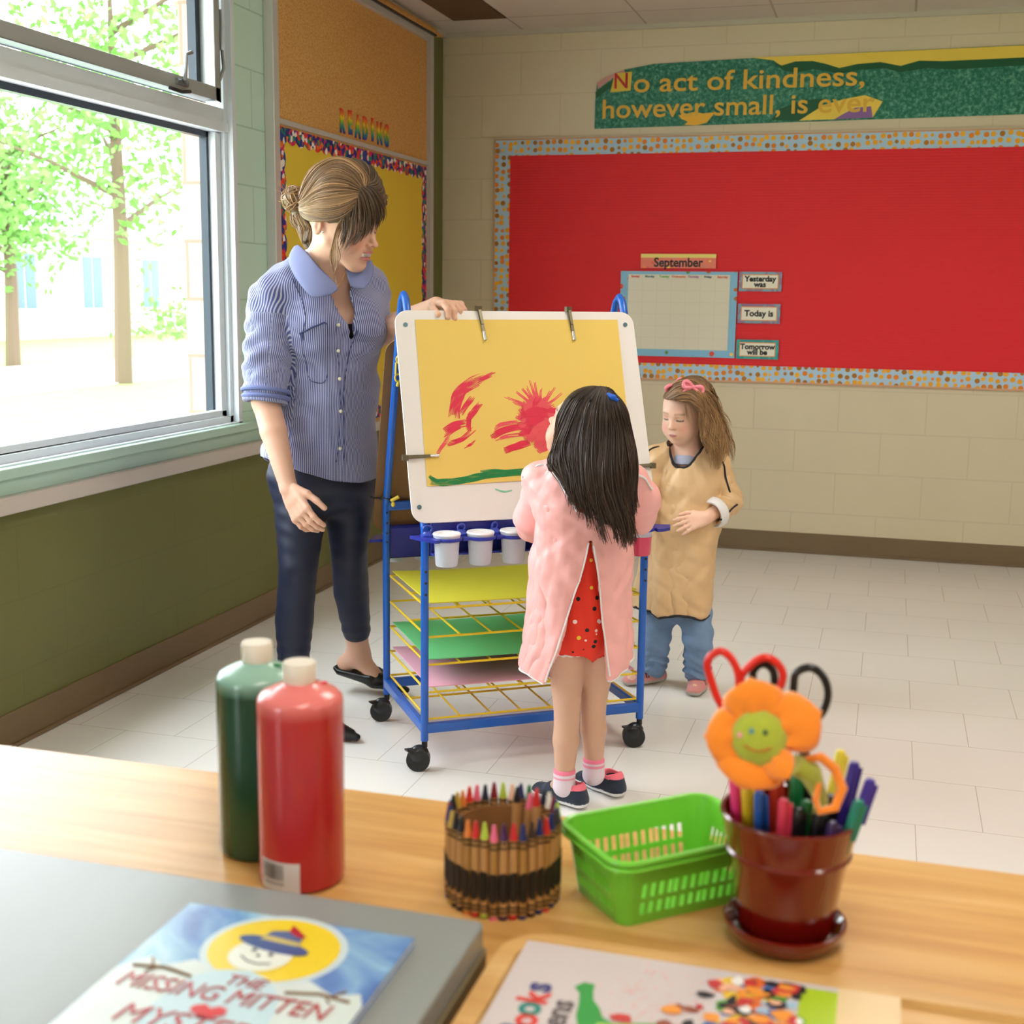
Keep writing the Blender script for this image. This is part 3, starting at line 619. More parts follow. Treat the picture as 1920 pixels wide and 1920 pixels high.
# the painting
pt = thing('painting', 'child painting of pink-red flowers over a green stripe on yellow paper, clipped to the easel', 'painting', (-1.125, 3.024, 0), EA)
q = MB(); q.prism([(.026, .094), (.598, .106), (.604, .537), (.034, .534)], bpt(0, 0, .0008), ub, wb, .0012); q.build('yellow_paper', M('painting_paper', rgb(226, 192, 98), .75, var=.03, vscale=4), pt)
redk = M('crimson_paint', rgb(214, 30, 66), .4); redl = M('thin_red_paint', rgb(222, 74, 84), .5); grnk = M('green_paint', rgb(10, 122, 62), .4); grnt = M('thin_green_paint', rgb(120, 190, 156), .5)
def stroke(name, pts, w, mat, nb_=9, rag=.10, lift=.0024, seed=0):
    rd = random.Random(seed); q = MB(); pts = [Vector((*p, 0)) for p in pts]
    # resample
    dense = []
    for i in range(len(pts)-1):
        p0 = pts[max(i-1, 0)]; p1 = pts[i]; p2 = pts[i+1]; p3 = pts[min(i+2, len(pts)-1)]
        for k in range(6):
            t = k/6; dense.append(.5*((2*p1)+(-p0+p2)*t+(2*p0-5*p1+4*p2-p3)*t*t+(-p0+3*p1-3*p2+p3)*t**3))
    dense.append(pts[-1]); N = len(dense)
    for j in range(nb_):
        e = (j+.5)/nb_*2-1; a0 = rd.random()*rag; a1 = 1-rd.random()*rag*1.6; hw = w/nb_*rd.uniform(.42, .75); off = e*w/2
        i0 = int(a0*(N-1)); i1 = max(i0+2, int(a1*(N-1))); L = []; R = []
        for i in range(i0, min(i1, N-1)+1):
            t = (dense[min(i+1, N-1)]-dense[max(i-1, 0)]).normalized(); n = Vector((-t.y, t.x, 0)); f = min(1, .35+2.2*min(i-i0, i1-i)/max(3, (i1-i0)))
            ww = hw*f*(1+.25*math.sin(i*1.3+j)); c = dense[i]+n*(off*(1+.08*math.sin(i*.7+seed)))
            L.append(bpt(*(c+n*ww).xy, lift+.00003*j)); R.append(bpt(*(c-n*ww).xy, lift+.00003*j))
        m = len(L); q.add(L+R, [(k, k+1, m+k+1, m+k) for k in range(m-1)])
    return q.build(name, mat, pt)
stroke('red_petal_stroke', [(.1132, .2700), (.119, .300), (.1357, .338), (.17, .362), (.213, .3804)], .030, redk, 9, .12, seed=1)
stroke('red_petal_stroke', [(.185, .364), (.215, .380), (.247, .392)], .012, redk, 4, .2, seed=2)
stroke('red_petal_stroke', [(.1315, .2799), (.1599, .315), (.1792, .3348)], .014, redk, 4, .2, seed=3)
stroke('red_petal_stroke', [(.146, .2582), (.1685, .2863), (.1925, .3117)], .015, redk, 5, .1, seed=4)
stroke('red_petal_stroke', [(.150, .235), (.152, .262), (.16, .290)], .012, redk, 4, .1, seed=5)
stroke('red_petal_stroke', [(.078, .226), (.1131, .2478), (.1542, .2568)], .024, redk, 7, .25, seed=6)
stroke('red_petal_stroke', [(.0883, .2018), (.1289, .2142), (.1699, .2444)], .013, redk, 4, .2, seed=7)
stroke('red_stem_stroke', [(.0579, .1748), (.0789, .2002), (.100, .2267)], .009, redl, 3, .1, seed=8)
stroke('red_petal_stroke', [(.130, .190), (.15, .198), (.168, .21)], .006, redk, 2, .3, seed=9)
rd0 = random.Random(77)
for i in range(17):
    a = 2*PI*i/17+.2; R_ = .062 if math.sin(a) > -.3 else .072
    stroke('red_bloom_stroke', [(.345+.012*math.cos(a+1), .262+.012*math.sin(a+1)), (.345+R_*.6*math.cos(a+.15), .262+R_*.6*math.sin(a+.15)), (.345+R_*math.cos(a), .262+R_*math.sin(a))], .034, redl if i % 3 else redk, 8, .12, .0020+.00008*i, seed=100+i)
stroke('red_bloom_stroke', [(.30, .25), (.345, .27), (.39, .262)], .05, redk, 9, .2, .0036, seed=30)
stroke('red_bloom_stroke', [(.325, .19), (.355, .23), (.40, .25)], .05, redl, 9, .15, .0038, seed=31)
for i, e in enumerate(((.3286, .3809), (.3184, .3562), (.3629, .3513), (.3914, .3463), (.250, .3276), (.4225, .3354), (.2867, .3407), (.345, .368), (.272, .310), (.404, .352), (.305, .35))):
    stroke('red_ray_stroke', [(.35+.02*math.sin(i), .285), ((.35+e[0])/2, (.285+e[1])/2), e], .007, redl, 2, .1, .0021, seed=40+i)
stroke('red_lobe_stroke', [(.2081, .2172), (.254, .2375), (.3137, .2434)], .018, redk, 5, .2, seed=50)
stroke('red_lobe_stroke', [(.2165, .2384), (.2475, .2518), (.2997, .2559)], .010, redl, 3, .2, seed=51)
stroke('red_lobe_stroke', [(.215, .205), (.255, .219), (.3137, .222)], .009, redl, 3, .3, seed=52)
stroke('red_lobe_stroke', [(.2412, .1801), (.28, .192), (.318, .2016)], .018, redk, 5, .05, seed=53)
stroke('red_lobe_stroke', [(.329, .1784), (.35, .19), (.376, .1987)], .028, redl, 6, .1, seed=54)
stroke('green_ground_stroke', [(.0337, .1064), (.068, .1022), (.1249, .1064), (.1832, .1160), (.2933, .1225), (.4046, .1200), (.5, .118)], .018, grnk, 7, .06, seed=60)
stroke('green_ground_stroke', [(.0337, .1204), (.05, .108), (.0849, .1062)], .009, grnk, 3, .1, seed=61)
stroke('green_ground_stroke', [(.17, .127), (.22, .128), (.26, .122)], .008, grnk, 3, .1, seed=62)
stroke('green_smear', [(.2057, .0804), (.2295, .0725), (.2546, .0758)], .004, grnt, 2, .1, .0004, seed=63)

# ================================================================== FOREGROUND TABLE
wood = M('maple_tabletop', rgb(226, 180, 118), .32); nt, nd, lk, b = nodes_of(wood)
def grain(m, c0, c1, c2, rot=0):
    nt, nd, lk, b = nodes_of(m)
    tc = nd.new('ShaderNodeTexCoord'); mp = nd.new('ShaderNodeMapping'); mp.inputs['Scale'].default_value = (1.2, 16, 16); mp.inputs['Rotation'].default_value = (0, 0, rot); lk.new(tc.outputs['Object'], mp.inputs[0])
    nz = nd.new('ShaderNodeTexNoise'); nz.inputs['Scale'].default_value = 2.2; nz.inputs['Detail'].default_value = 6; nz.inputs['Distortion'].default_value = .6; lk.new(mp.outputs[0], nz.inputs['Vector'])
    rp = ramp(nt, [(.3, c0), (.52, c1), (.75, c2)]); lk.new(nz.outputs['Fac'], rp.inputs['Fac']); lk.new(rp.outputs['Color'], b.inputs['Base Color'])
grain(wood, rgb(194, 138, 72), rgb(212, 160, 92), rgb(224, 178, 114))
TZ = .66
tb = thing('wooden_table', 'light maple wooden table in the foreground holding bottles, crayons, basket and pot', 'table', (-.5, .95, 0))
q = MB(); q.prism(rrect(2.3, .78, .04, 6, .0, -.012), (0, -.006, TZ-.028), (1, 0, 0), (0, 1, 0), .028); q.build('tabletop', wood, tb, bevel=.004)
for (x, y) in ((-1.08, -.34), (1.08, -.34), (-1.08, .31), (1.08, .31)): MB().tube([(x, y, 0), (x, y, TZ-.028)], [.018, .024], 14).build('leg', M('leg_steel', rgb(150, 150, 150), .3, .6), tb, smooth=True)

# grey case with the snowman book
case = thing('grey_case', 'flat grey lidded case lying on the table under the snowman book', 'case', (-.80, .70, TZ))
q = MB(); q.prism(rrect(.995, .58, .008, 4, 0, 0), (0, 0, 0), (1, 0, 0), (0, 1, 0), .014); q.build('case_base', M('case_tan', rgb(120, 104, 74), .6), case)
q = MB(); q.prism(rrect(.99, .575, .008, 4, 0, 0), (0, 0, .0145), (1, 0, 0), (0, 1, 0), .0245); q.build('case_lid', M('case_grey', rgb(140, 143, 142), .25, var=.03, vscale=3), case, bevel=.002)
CT = TZ+.0395
bk = thing('picture_book', 'thin blue picture book with snowman cover lying on the grey case', 'book', (-.4515, .80, CT), .0)
snow = M('snow_sky_print', rgb(150, 190, 220), .22, coat=.5); nt, nd, lk, b = nodes_of(snow)
tc = nd.new('ShaderNodeTexCoord'); nz = nd.new('ShaderNodeTexNoise'); nz.inputs['Scale'].default_value = 9; nz.inputs['Detail'].default_value = 5; nz.inputs['Distortion'].default_value = 1.2; lk.new(tc.outputs['Object'], nz.inputs['Vector'])
rp = ramp(nt, [(.3, rgb(40, 74, 160)), (.42, rgb(96, 140, 200)), (.55, rgb(150, 194, 222)), (.68, rgb(226, 230, 226)), (.8, rgb(244, 240, 214))]); lk.new(nz.outputs['Fac'], rp.inputs['Fac']); lk.new(rp.outputs['Color'], b.inputs['Base Color'])
BW, BH = .207, .26
q = MB(); q.bb((-BW/2+.001, -BH/2+.001, .0006), (BW/2-.001, BH/2-.001, .0052)); q.build('pages', M('page_edges', rgb(230, 226, 214), .7), bk)
q = MB(); q.bb((-BW/2, -BH/2, 0), (BW/2, BH/2, .0006)); q.bb((-BW/2, -BH/2, .0052), (BW/2, BH/2, .0060)); q.bb((-BW/2-.0006, -BH/2, 0), (-BW/2+.0004, BH/2, .006)); q.build('cover', snow, bk)
def flat(name, pts, mat, par, z, d=.0002):
    q = MB(); q.prism(pts, (0, 0, z), (1, 0, 0), (0, 1, 0), d); return q.build(name, mat, par)
def circ(cx, cy, rx, ry=None, n=40, rot=0):
    ry = ry or rx
    return [(cx+rx*math.cos(a)*math.cos(rot)-ry*math.sin(a)*math.sin(rot), cy+rx*math.cos(a)*math.sin(rot)+ry*math.sin(a)*math.cos(rot)) for a in [2*PI*k/n for k in range(n)]]
def blob(cx, cy, rx, ry, seed, amp=.15, n=36):
    rd = random.Random(seed); ph = [rd.random()*6.28 for _ in range(3)]
    return [(cx+rx*math.cos(a)*(1+amp*math.sin(3*a+ph[0])+amp*.5*math.sin(5*a+ph[1])), cy+ry*math.sin(a)*(1+amp*math.sin(2*a+ph[2]))) for a in [2*PI*k/n for k in range(n)]]
sw = M('snow_white_ink', rgb(228, 232, 222), .3, coat=.4); snb = M('snow_blue_ink', rgb(186, 212, 222), .3, coat=.4); moon = M('moon_ink', rgb(234, 204, 40), .3, coat=.4)
halo = M('halo_ink', rgb(196, 214, 220), .3, coat=.4); hatb = M('hat_ink', rgb(58, 84, 140), .3, coat=.4); inkr = M('title_red_ink', rgb(176, 36, 50), .3, coat=.4); inkbr = M('twig_ink', rgb(130, 96, 60), .4)
z = .0060
flat('halo', circ(.002, .078, .060, .056), halo, bk, z); flat('yellow_moon', circ(.002, .078, .054, .050), moon, bk, z+.0002)
flat('snow_bank', [(-.103, .015), (-.085, .040), (-.07, .028), (-.05, .045), (-.03, .035), (.0, .042), (.03, .03), (.05, .042), (.075, .028), (.095, .036), (.103, .02), (.103, -.13), (-.103, -.13)], M('snow_bank_ink', rgb(206, 216, 214), .3, coat=.4, var=.12, vscale=40), bk, z+.0003)
flat('snowman_body', blob(-.002, -.02, .047, .062, 3, .04), snb, bk, z+.0005); flat('snowman_head', circ(-.004, .066, .026, .025), sw, bk, z+.0007)
flat('hat_brim', circ(-.001, .083, .033, .010, rot=-.16), hatb, bk, z+.0009); flat('hat_crown', [(-.018, .086), (-.012, .104), (.004, .108), (.017, .100), (.020, .082)], M('hat_crown_ink', rgb(70, 100, 150), .3, coat=.4), bk, z+.0011)
flat('hat_band', [(-.016, .089), (-.014, .096), (.018, .092), (.019, .086)], M('hat_band_ink', rgb(196, 176, 100), .4), bk, z+.0012)
flat('red_hat_tuft', [(.002, .106), (.0, .118), (.006, .113), (.012, .108), (.019, .102), (.015, .099), (.008, .102)], inkr, bk, z+.0013)
dk = M('face_ink', (.03, .03, .05), .4)
flat('snowman_eye', circ(-.012, .071, .0022, .0026, 12), dk, bk, z+.0013); flat('snowman_eye', circ(.004, .068, .0022, .0026, 12), dk, bk, z+.0013); flat('snowman_nose', circ(-.005, .064, .0015, .002, 10), dk, bk, z+.0013)
q = MB(); q.tube([(-.018, .060, z+.0012), (-.01, .054, z+.0012), (0, .052, z+.0012), (.01, .055, z+.0012)], .0006, 5); q.build('snowman_smile', dk, bk)
for s in (-1, 1):
    q = MB(); q.tube([(s*.04, .02, z+.001), (s*.066, .026, z+.001), (s*.092, .022, z+.001)], .0014, 6); q.tube([(s*.076, .025, z+.001), (s*.083, .036, z+.001)], .001, 5); q.tube([(s*.07, .026, z+.001), (s*.078, .016, z+.001)], .001, 5); q.build('twig_arm', inkbr, bk)
text_mesh('title_words', 'THE', .020, inkr, (.004, .024, z+.0013), (1, -.0, 0), (0, 1, 0), bk, .0002, sx=.9, shear=.2)
text_mesh('title_words', 'MISSING MITTEN', .029, inkr, (-.004, .002, z+.0013), (1, -.0, 0), (0, 1, 0), bk, .0002, sx=.80, shear=.15)
text_mesh('title_words', 'MYSTERY', .033, inkr, (-.004, -.040, z+.0013), (1, -.0, 0), (0, 1, 0), bk, .0002, sx=.92, shear=.15)
flat('red_heart', [(.0-.008, -.012), (-.016, -.016), (-.017, -.022), (-.003, -.031), (.012, -.022), (.010, -.014), (.003, -.012), (-.003, -.0165)], M('heart_ink', rgb(206, 30, 40), .3), bk, z+.0013)

# paint bottles
def bottle(x, y, lab, body, sh, name_):
    t = thing('paint_bottle', lab, 'bottle', (x, y, TZ))
    r = .0415
    t.scale = (1, 1, .968)
    MB().lathe([(0, 0), (r-.005, 0), (r-.001, .003), (r, .009), (r, .187), (r-.0008, .192), (r-.0045, .1965), (r-.016, .2025), (.0165, .2062), (.0155, .2075), (0, .2075)], n=64).build('bottle_body', body, t, smooth=True)
    q = MB(); q.lathe([(.0152, .2072), (.0156, .208), (.0156, .2265), (.0148, .2278), (0, .2278)], n=48); q.build('cap', M('cap_ivory', rgb(236, 224, 208), .35), t, smooth=True)
    return t
def paintm(name, c_low, c_high, z0):
    """translucent bottle: paint filled to the shoulder, pale plastic above"""
    m = M(name, c_low, .24, coat=.3); nt, nd, lk, b = nodes_of(m)
    tc = nd.new('ShaderNodeTexCoord'); sp = nd.new('ShaderNodeSeparateXYZ'); lk.new(tc.outputs['Object'], sp.inputs[0])
    mr = nd.new('ShaderNodeMapRange'); mr.inputs['From Min'].default_value = z0-.006; mr.inputs['From Max'].default_value = z0+.012; lk.new(sp.outputs['Z'], mr.inputs['Value'])
    mx = nd.new('ShaderNodeMix'); mx.data_type = 'RGBA'; mx.inputs['A'].default_value = (*c_low, 1); mx.inputs['B'].default_value = (*c_high, 1)
    lk.new(mr.outputs[0], mx.inputs['Factor']); lk.new(mx.outputs['Result'], b.inputs['Base Color']); return m
t = bottle(-.5265, 1.092, 'tall red paint bottle with ivory cap and barcode, on the table', paintm('red_paint_bottle', rgb(184, 40, 44), rgb(236, 126, 122), .183), 0, '')
# barcode label wrapped round the front
def label(t, a0, a1, z0, z1, mat, name, r=.0418):
    q = MB(); n = 12; vs = []
    for k in range(n+1):
        a = a0+(a1-a0)*k/n; vs += [(r*math.cos(a), r*math.sin(a), z0), (r*math.cos(a), r*math.sin(a), z1)]
    q.add(vs, [(2*k, 2*k+2, 2*k+3, 2*k+1) for k in range(n)]); return q.build(name, mat, t, smooth=True)
label(t, 4.04, 5.10, .003, .034, M('label_white', rgb(214, 206, 204), .5), 'barcode_label')
q = MB(); rd = random.Random(4); a = 4.11
while a < 4.72:
    w = rd.choice((.008, .014, .022)); r = .0421
    q.add([(r*math.cos(a), r*math.sin(a), .015), (r*math.cos(a+w), r*math.sin(a+w), .015), (r*math.cos(a+w), r*math.sin(a+w), .032), (r*math.cos(a), r*math.sin(a), .032)], [(0, 1, 2, 3)]); a += w+rd.choice((.01, .016, .022))
q.build('barcode_lines', M('barcode_ink', (.02, .02, .03), .5), t)
q = MB()
for k in range(14): a = 4.15+k*.042; r = .0421; q.add([(r*math.cos(a), r*math.sin(a), .010), (r*math.cos(a+.02), r*math.sin(a+.02), .010), (r*math.cos(a+.02), r*math.sin(a+.02), .0125), (r*math.cos(a), r*math.sin(a), .0125)], [(0, 1, 2, 3)])
q.build('barcode_digits', MATS['barcode_ink'], t)
q = MB(); q.ell((.020, .012, .2045), (.004, .003, .0012)); q.build('paint_smudge', M('red_smudge', rgb(226, 50, 70), .4), t, smooth=True)
t = bottle(-.598, 1.143, 'tall dark green paint bottle with ivory cap behind the red bottle', paintm('green_paint_bottle', rgb(24, 66, 40), rgb(150, 190, 172), .183), 0, '')
label(t, 2.5, 3.35, .06, .165, speckle('product_label', [rgb(110, 80, 160), rgb(230, 200, 60), rgb(60, 100, 70), rgb(240, 236, 220), rgb(70, 60, 140)], 60, .4), 'printed_label')
q = MB(); q.ell((.022, .0, .2045), (.005, .004, .0012)); q.build('paint_smudge', M('green_smudge', rgb(20, 130, 70), .4), t, smooth=True)

# crayon basket: a tin wrapped with crayons
ct = thing('crayon_holder', 'round holder walled with a ring of standing crayons, on the table', 'holder', (-.328, 1.117, TZ))
MB().lathe([(0, .002), (.047, .002), (.047, .072), (.044, .072), (.044, .005), (0, .005)], n=48).build('inner_cup', M('card_brown', rgb(150, 104, 60), .7), ct, smooth=True)
CC = [rgb(*c) for c in ((206, 40, 44), (30, 30, 34), (226, 130, 60), (28, 40, 100), (60, 40, 30), (180, 200, 70), (90, 30, 50), (20, 110, 60), (236, 110, 140), (196, 160, 60), (130, 24, 40), (34, 44, 60), (240, 190, 160), (236, 232, 220), (220, 60, 50), (70, 30, 80))]
order = [0, 3, 4, 3, 5, 3, 10, 13, 11, 0, 7, 3, 12, 5, 10, 11, 8, 14, 2, 9, 1, 11, 10, 3, 9, 1, 1, 2, 0, 5, 8, 15]
wrap = M('crayon_wrapper', rgb(190, 140, 84), .6); wdk = M('crayon_wrapper_print', rgb(34, 26, 20), .6)
NC = 36; rc = .0515
for k in range(NC):
    a = 2*PI*k/NC-.4; x, y = rc*math.cos(a), rc*math.sin(a); c = order[k % len(order)]; ro = .0043; z0 = .002*math.sin(k*2.1)**2
    wx = M('crayon_wax_%d' % c, CC[c], .4)
    q = MB()
    q.m = 1; q.lathe([(0, 0), (ro*.92, 0), (ro*.92, .004)], (x, y, z0), 10); q.lathe([(ro*.92, .0765), (ro*.92, .079), (ro*.8, .0805), (ro*.36, .0915), (0, .0925)], (x, y, z0), 10)
    q.m = 0; q.lathe([(ro, .004), (ro, .0765)], (x, y, z0), 10)
    cr = q.build('crayon', [wrap if k % 3 else M('crayon_wrapper_b', rgb(176, 128, 66), .6), wx], ct, smooth=True)
    q = MB(); r2 = ro+.00022
    for (za, zb) in ((.0065, .0085), (.0105, .0125), (.069, .071), (.0735, .0755)): q.lathe([(r2, za), (r2, zb)], (x, y, z0), 10)
    # long printed oval on the outward side
    oa = a; m = 16; vs = []
    for j in range(m+1):
        tt = j/m; hw = 1.15*min(1, math.sqrt(max(0, 1-((tt-.5)*2)**6))); z_ = .0165+.030*tt
        for e in range(5): aa = oa-hw+hw*e/2; vs.append((x+(r2+.0003)*math.cos(aa), y+(r2+.0003)*math.sin(aa), z0+z_))
    q.add(vs, [(5*j+e, 5*j+e+1, 5*j+e+6, 5*j+e+5) for j in range(m) for e in range(4)])
    q.build('printed_bands', wdk, cr)
# loose tall crayons inside
for i, (dx, dy, c, h, tx) in enumerate(((.005, .022, 1, .098, .1), (.030, .014, 0, .100, -.05), (.016, .024, 8, .092, .15))):
    t = thing('crayon', ['black', 'red', 'pink'][i]+' crayon standing inside the crayon holder', 'crayon', (-.328+dx, 1.117+dy, TZ+.0052), 0, None)
    t.rotation_euler = (.02, tx*.3, 0)
    MB().lathe([(0, 0), (.0043, 0), (.0043, h-.016)], n=12).build('wrapper', wrap, t, smooth=True)
    MB().lathe([(.004, h-.016), (.004, h-.013), (.0016, h-.001), (0, h)], n=12).build('wax_tip', M('crayon_wax_%d' % c, CC[c], .4), t, smooth=True)

# green basket
gr = M('lime_plastic', rgb(122, 208, 62), .3, coat=.3, sss=0)
bs = thing('green_basket', 'empty lime green plastic basket with slotted sides on the table', 'basket', (-.182, 1.168, TZ), .733)
def basket(t):
    LX, LY, HH = .168, .116, .066; tap = .012; n = 8
    bm_ = MB()
    def ring(sc, z): return [(x, y, z) for x, y in rrect(LX-2*sc, LY-2*sc, .016, n)]
    # four walls as grids with slots left open
    th = .0018
    def wall(p0, p1, inn, slots):
        # p0->p1 along the bottom; wall leans outwards
        p0 = Vector(p0); p1 = Vector(p1); L = (p1-p0).length; d = (p1-p0).normalized(); nrm = Vector(inn)
        us = sorted(set([0, L]+[q for s in slots for q in s])); zs = [0, .010, .0225, .0275, .042, HH]
        for i in range(len(us)-1):
            for j in range(5):
                hole = j in (1, 3) and any(abs(us[i]-s[0]) < 1e-6 for s in slots)
                if hole: continue
                def P(u, z, o): return p0+d*u-nrm*(tap*z/HH)+nrm*o+Vector((0, 0, z))
                a, b_ = us[i], us[i+1]; z0, z1 = zs[j], zs[j+1]
                vs = [P(a, z0, 0), P(b_, z0, 0), P(b_, z1, 0), P(a, z1, 0), P(a, z0, th), P(b_, z0, th), P(b_, z1, th), P(a, z1, th)]
                bm_.add(vs, [(0, 1, 2, 3), (7, 6, 5, 4), (0, 4, 5, 1), (2, 6, 7, 3), (1, 5, 6, 2), (3, 7, 4, 0)])
    hx, hy = LX/2-tap, LY/2-tap; c = .012
    def sl(L, groups, w=.0056, g=.0036, m=5):
        out = []
        for gc in groups:
            s0 = gc-(m*w+(m-1)*g)/2
            out += [(s0+i*(w+g), s0+i*(w+g)+w) for i in range(m)]
        return out
    LXs = 2*(hx-c); LYs = 2*(hy-c)
    wall((-hx+c, -hy, 0), (hx-c, -hy, 0), (0, 1, 0), sl(LXs, [.026, LXs/2+.0, LXs-.026])[:15])
    wall((hx-c, hy, 0), (-hx+c, hy, 0), (0, -1, 0), sl(LXs, [.026, LXs/2, LXs-.026]))
    wall((-hx, hy-c, 0), (-hx, -hy+c, 0), (1, 0, 0), sl(LYs, [LYs*.27, LYs*.73], .0042, .003))
    wall((hx, -hy+c, 0), (hx, hy-c, 0), (-1, 0, 0), sl(LYs, [LYs*.27, LYs*.73], .0042, .003))
    # corners
    for (sx, sy) in ((1, 1), (1, -1), (-1, 1), (-1, -1)):
        m = 6; vs = []
        for k in range(m+1):
            a = PI/2*k/m
            for z in (0, HH):
                e = tap*z/HH
                vs.append((sx*(hx-c+(c+e*1.0)*math.cos(a)), sy*(hy-c+(c+e*1.0)*math.sin(a)), z))
        for k in range(m+1):
            a = PI/2*k/m
            for z in (0, HH):
                e = tap*z/HH-th
                vs.append((sx*(hx-c+(c+e*1.0)*math.cos(a)), sy*(hy-c+(c+e*1.0)*math.sin(a)), z))
        o = 2*(m+1); bm_.add(vs, [(2*k, 2*k+2, 2*k+3, 2*k+1) for k in range(m)]+[(o+2*k+1, o+2*k+3, o+2*k+2, o+2*k) for k in range(m)])
    bm_.prism(rrect(2*hx, 2*hy, c, 6), (0, 0, 0), (1, 0, 0), (0, 1, 0), .002)
    bm_.build('basket_body', gr, t)
    q = MB(); pr = rrect(LX+.002, LY+.002, .022, 8)
    q.tube([(x, y, HH) for x, y in pr], .0032, 8, closed=True, up=(0, 0, 1))
    q.tube([(x*1.018, y*1.026, HH-.006) for x, y in pr], .0022, 8, closed=True, up=(0, 0, 1))
    q.build('rim', gr, t, smooth=True)
basket(bs)

# terracotta pot with saucer, pens, scissors, felt flower
pot = M('glazed_oxblood', rgb(112, 15, 9), .12, coat=.8, var=.08, vscale=6)
PX, PY = -.0615, 1.112
t = thing('saucer', 'shiny dark red round saucer under the flower pot on the table', 'saucer', (PX, PY, TZ))
MB().lathe([(0, 0), (.040, 0), (.046, .004), (.0545, .018), (.0545, .0205), (.052, .021), (.050, .019), (.042, .006), (0, .0055)], n=64).build('saucer_dish', pot, t, smooth=True)
t = thing('flower_pot', 'shiny dark red flower pot full of pens standing on its saucer', 'pot', (PX, PY, TZ+.006))
MB().lathe([(0, 0), (.038, 0), (.040, .004), (.0525, .078), (.0535, .080), (.0545, .083), (.0605, .112), (.0615, .1145), (.0605, .1165), (.0575, .116), (.052, .085), (.050, .078), (.037, .006), (0, .006)], n=64).build('pot_body', pot, t, smooth=True)
MB().lathe([(.0535, .079), (.0555, .079), (.0560, .0815), (.0545, .084), (.0530, .083)], n=64, close=True).build('rim_band', pot, t, smooth=True)
PB = TZ+.012
def pen(kind, x, y, tx, ty, L, col, cap, lab, r=.0045):
    o = thing(kind, lab, 'pen' if kind != 'marker_pen' else 'marker', (PX+x, PY+y, PB+.001), 0, None, (ty, tx, 0))
    cm = M('pen_%02x%02x%02x' % tuple(cap), rgb(*cap), .3); bm2 = M('pen_%02x%02x%02x' % tuple(col), rgb(*col), .3)
    MB().lathe([(0, 0), (r*.8, 0), (r, .004), (r, L*.62)], n=14).build('barrel', bm2, o, smooth=True)
    MB().lathe([(r*1.02, L*.62), (r*1.14, L*.63), (r*1.08, L-.004), (r*.8, L-.001), (0, L)], n=14).build('cap', cm, o, smooth=True)
    MB().bb((r*.9, -.001, L*.72), (r*1.7, .001, L*.97)).build('clip', cm, o)
    return o
PENS = [(-.030, -.010, -.14, .02, .140, (236, 60, 130), (236, 60, 130), 'pink pen leaning left in the pot beneath the felt flower'),
 (-.024, -.014, -.10, .05, .140, (226, 190, 40), (226, 190, 40), 'yellow marker leaning in the pot between the pink pen and the blue marker'),
 (-.017, -.020, -.06, .08, .136, (30, 90, 180), (30, 90, 180), 'blue marker at the front left of the pot'),
 (-.006, -.025, .02, .10, .135, (240, 70, 100), (240, 70, 100), 'bright pink highlighter at the front of the pot'),
 (.004, -.024, .04, .10, .128, (20, 20, 24), (20, 20, 24), 'black marker beside the bright pink highlighter'),
 (.010, -.020, .04, .06, .132, (24, 90, 50), (20, 110, 60), 'dark green marker in the middle of the pot'),
 (.016, -.022, .08, .08, .125, (24, 24, 28), (24, 24, 28), 'short black marker right of the green marker'),
 (.022, -.012, .10, .02, .135, (16, 16, 20), (16, 16, 20), 'tall black pen behind the orange felt ribbon'),
 (.018, .016, .14, -.08, .162, (226, 200, 60), (236, 214, 70), 'yellow-capped pen standing highest at the back of the pot'),
 (.028, .010, .16, -.02, .158, (60, 40, 130), (60, 44, 140), 'violet-capped pen right of the yellow-capped pen'),
 (.030, -.002, .25, .0, .152, (40, 30, 100), (70, 50, 160), 'indigo pen leaning right in the pot'),
 (.026, -.016, .24, .06, .140, (226, 80, 40), (30, 130, 110), 'orange pen with teal cap leaning right at the front of the pot'),
 (.022, -.024, .14, .10, .120, (60, 40, 90), (60, 40, 90), 'short dark violet pen at the front right of the pot'),
 (.0, .01, .02, .0, .138, (20, 60, 36), (20, 110, 60), 'green pen standing behind the black markers'),
 (-.01, .012, -.04, -.03, .135, (200, 60, 40), (200, 60, 40), 'red pen standing at the back of the pot behind the felt flower')]
for i, a in enumerate(PENS): pen('marker_pen' if 'marker' in a[7] or 'highlighter' in a[7] else 'pen', *a)
def scissors(x, y, rz, lab, mat, loops, lean):
    o = thing('scissors', lab, 'scissors', (PX+x, PY+y, PB+.004), 0, None, (lean[0], lean[1], rz))
    q = MB(); q.prism([(-.004, 0), (.004, 0), (.009, .10), (-.009, .10)], (0, -.001, 0), (1, 0, 0), (0, 0, 1), .002); q.build('blades', M('blade_steel', rgb(190, 190, 196), .2, .9), o)
    for lp in loops:
        q = MB(); cx_ = sum(p[0] for p in lp)/len(lp); lo_ = min(lp, key=lambda p: p[1]); q.tube([(0, .002, .08), (cx_*.3, .002, .12), (lo_[0]*.8, .002, lo_[1]-.03), (lo_[0], .002, lo_[1])], [.006, .006, .005, .004], 8); q.build('handle_shank', mat, o, smooth=True)
    for i, lp in enumerate(loops):
        q = MB(); N = len(lp); pts = []
        for k in range(N):
            p0, p1, p2, p3 = [Vector((*lp[(k+d) % N], 0)) for d in (-1, 0, 1, 2)]
            for s in range(6):
                u = s/6; v = .5*((2*p1)+(-p0+p2)*u+(2*p0-5*p1+4*p2-p3)*u*u+(-p0+3*p1-3*p2+p3)*u**3); pts.append((v.x, .003*i, v.y))
        q.tube(pts, .0036, 10, closed=True, up=(0, 1, 0)); q.build('finger_loop', mat, o, smooth=True)
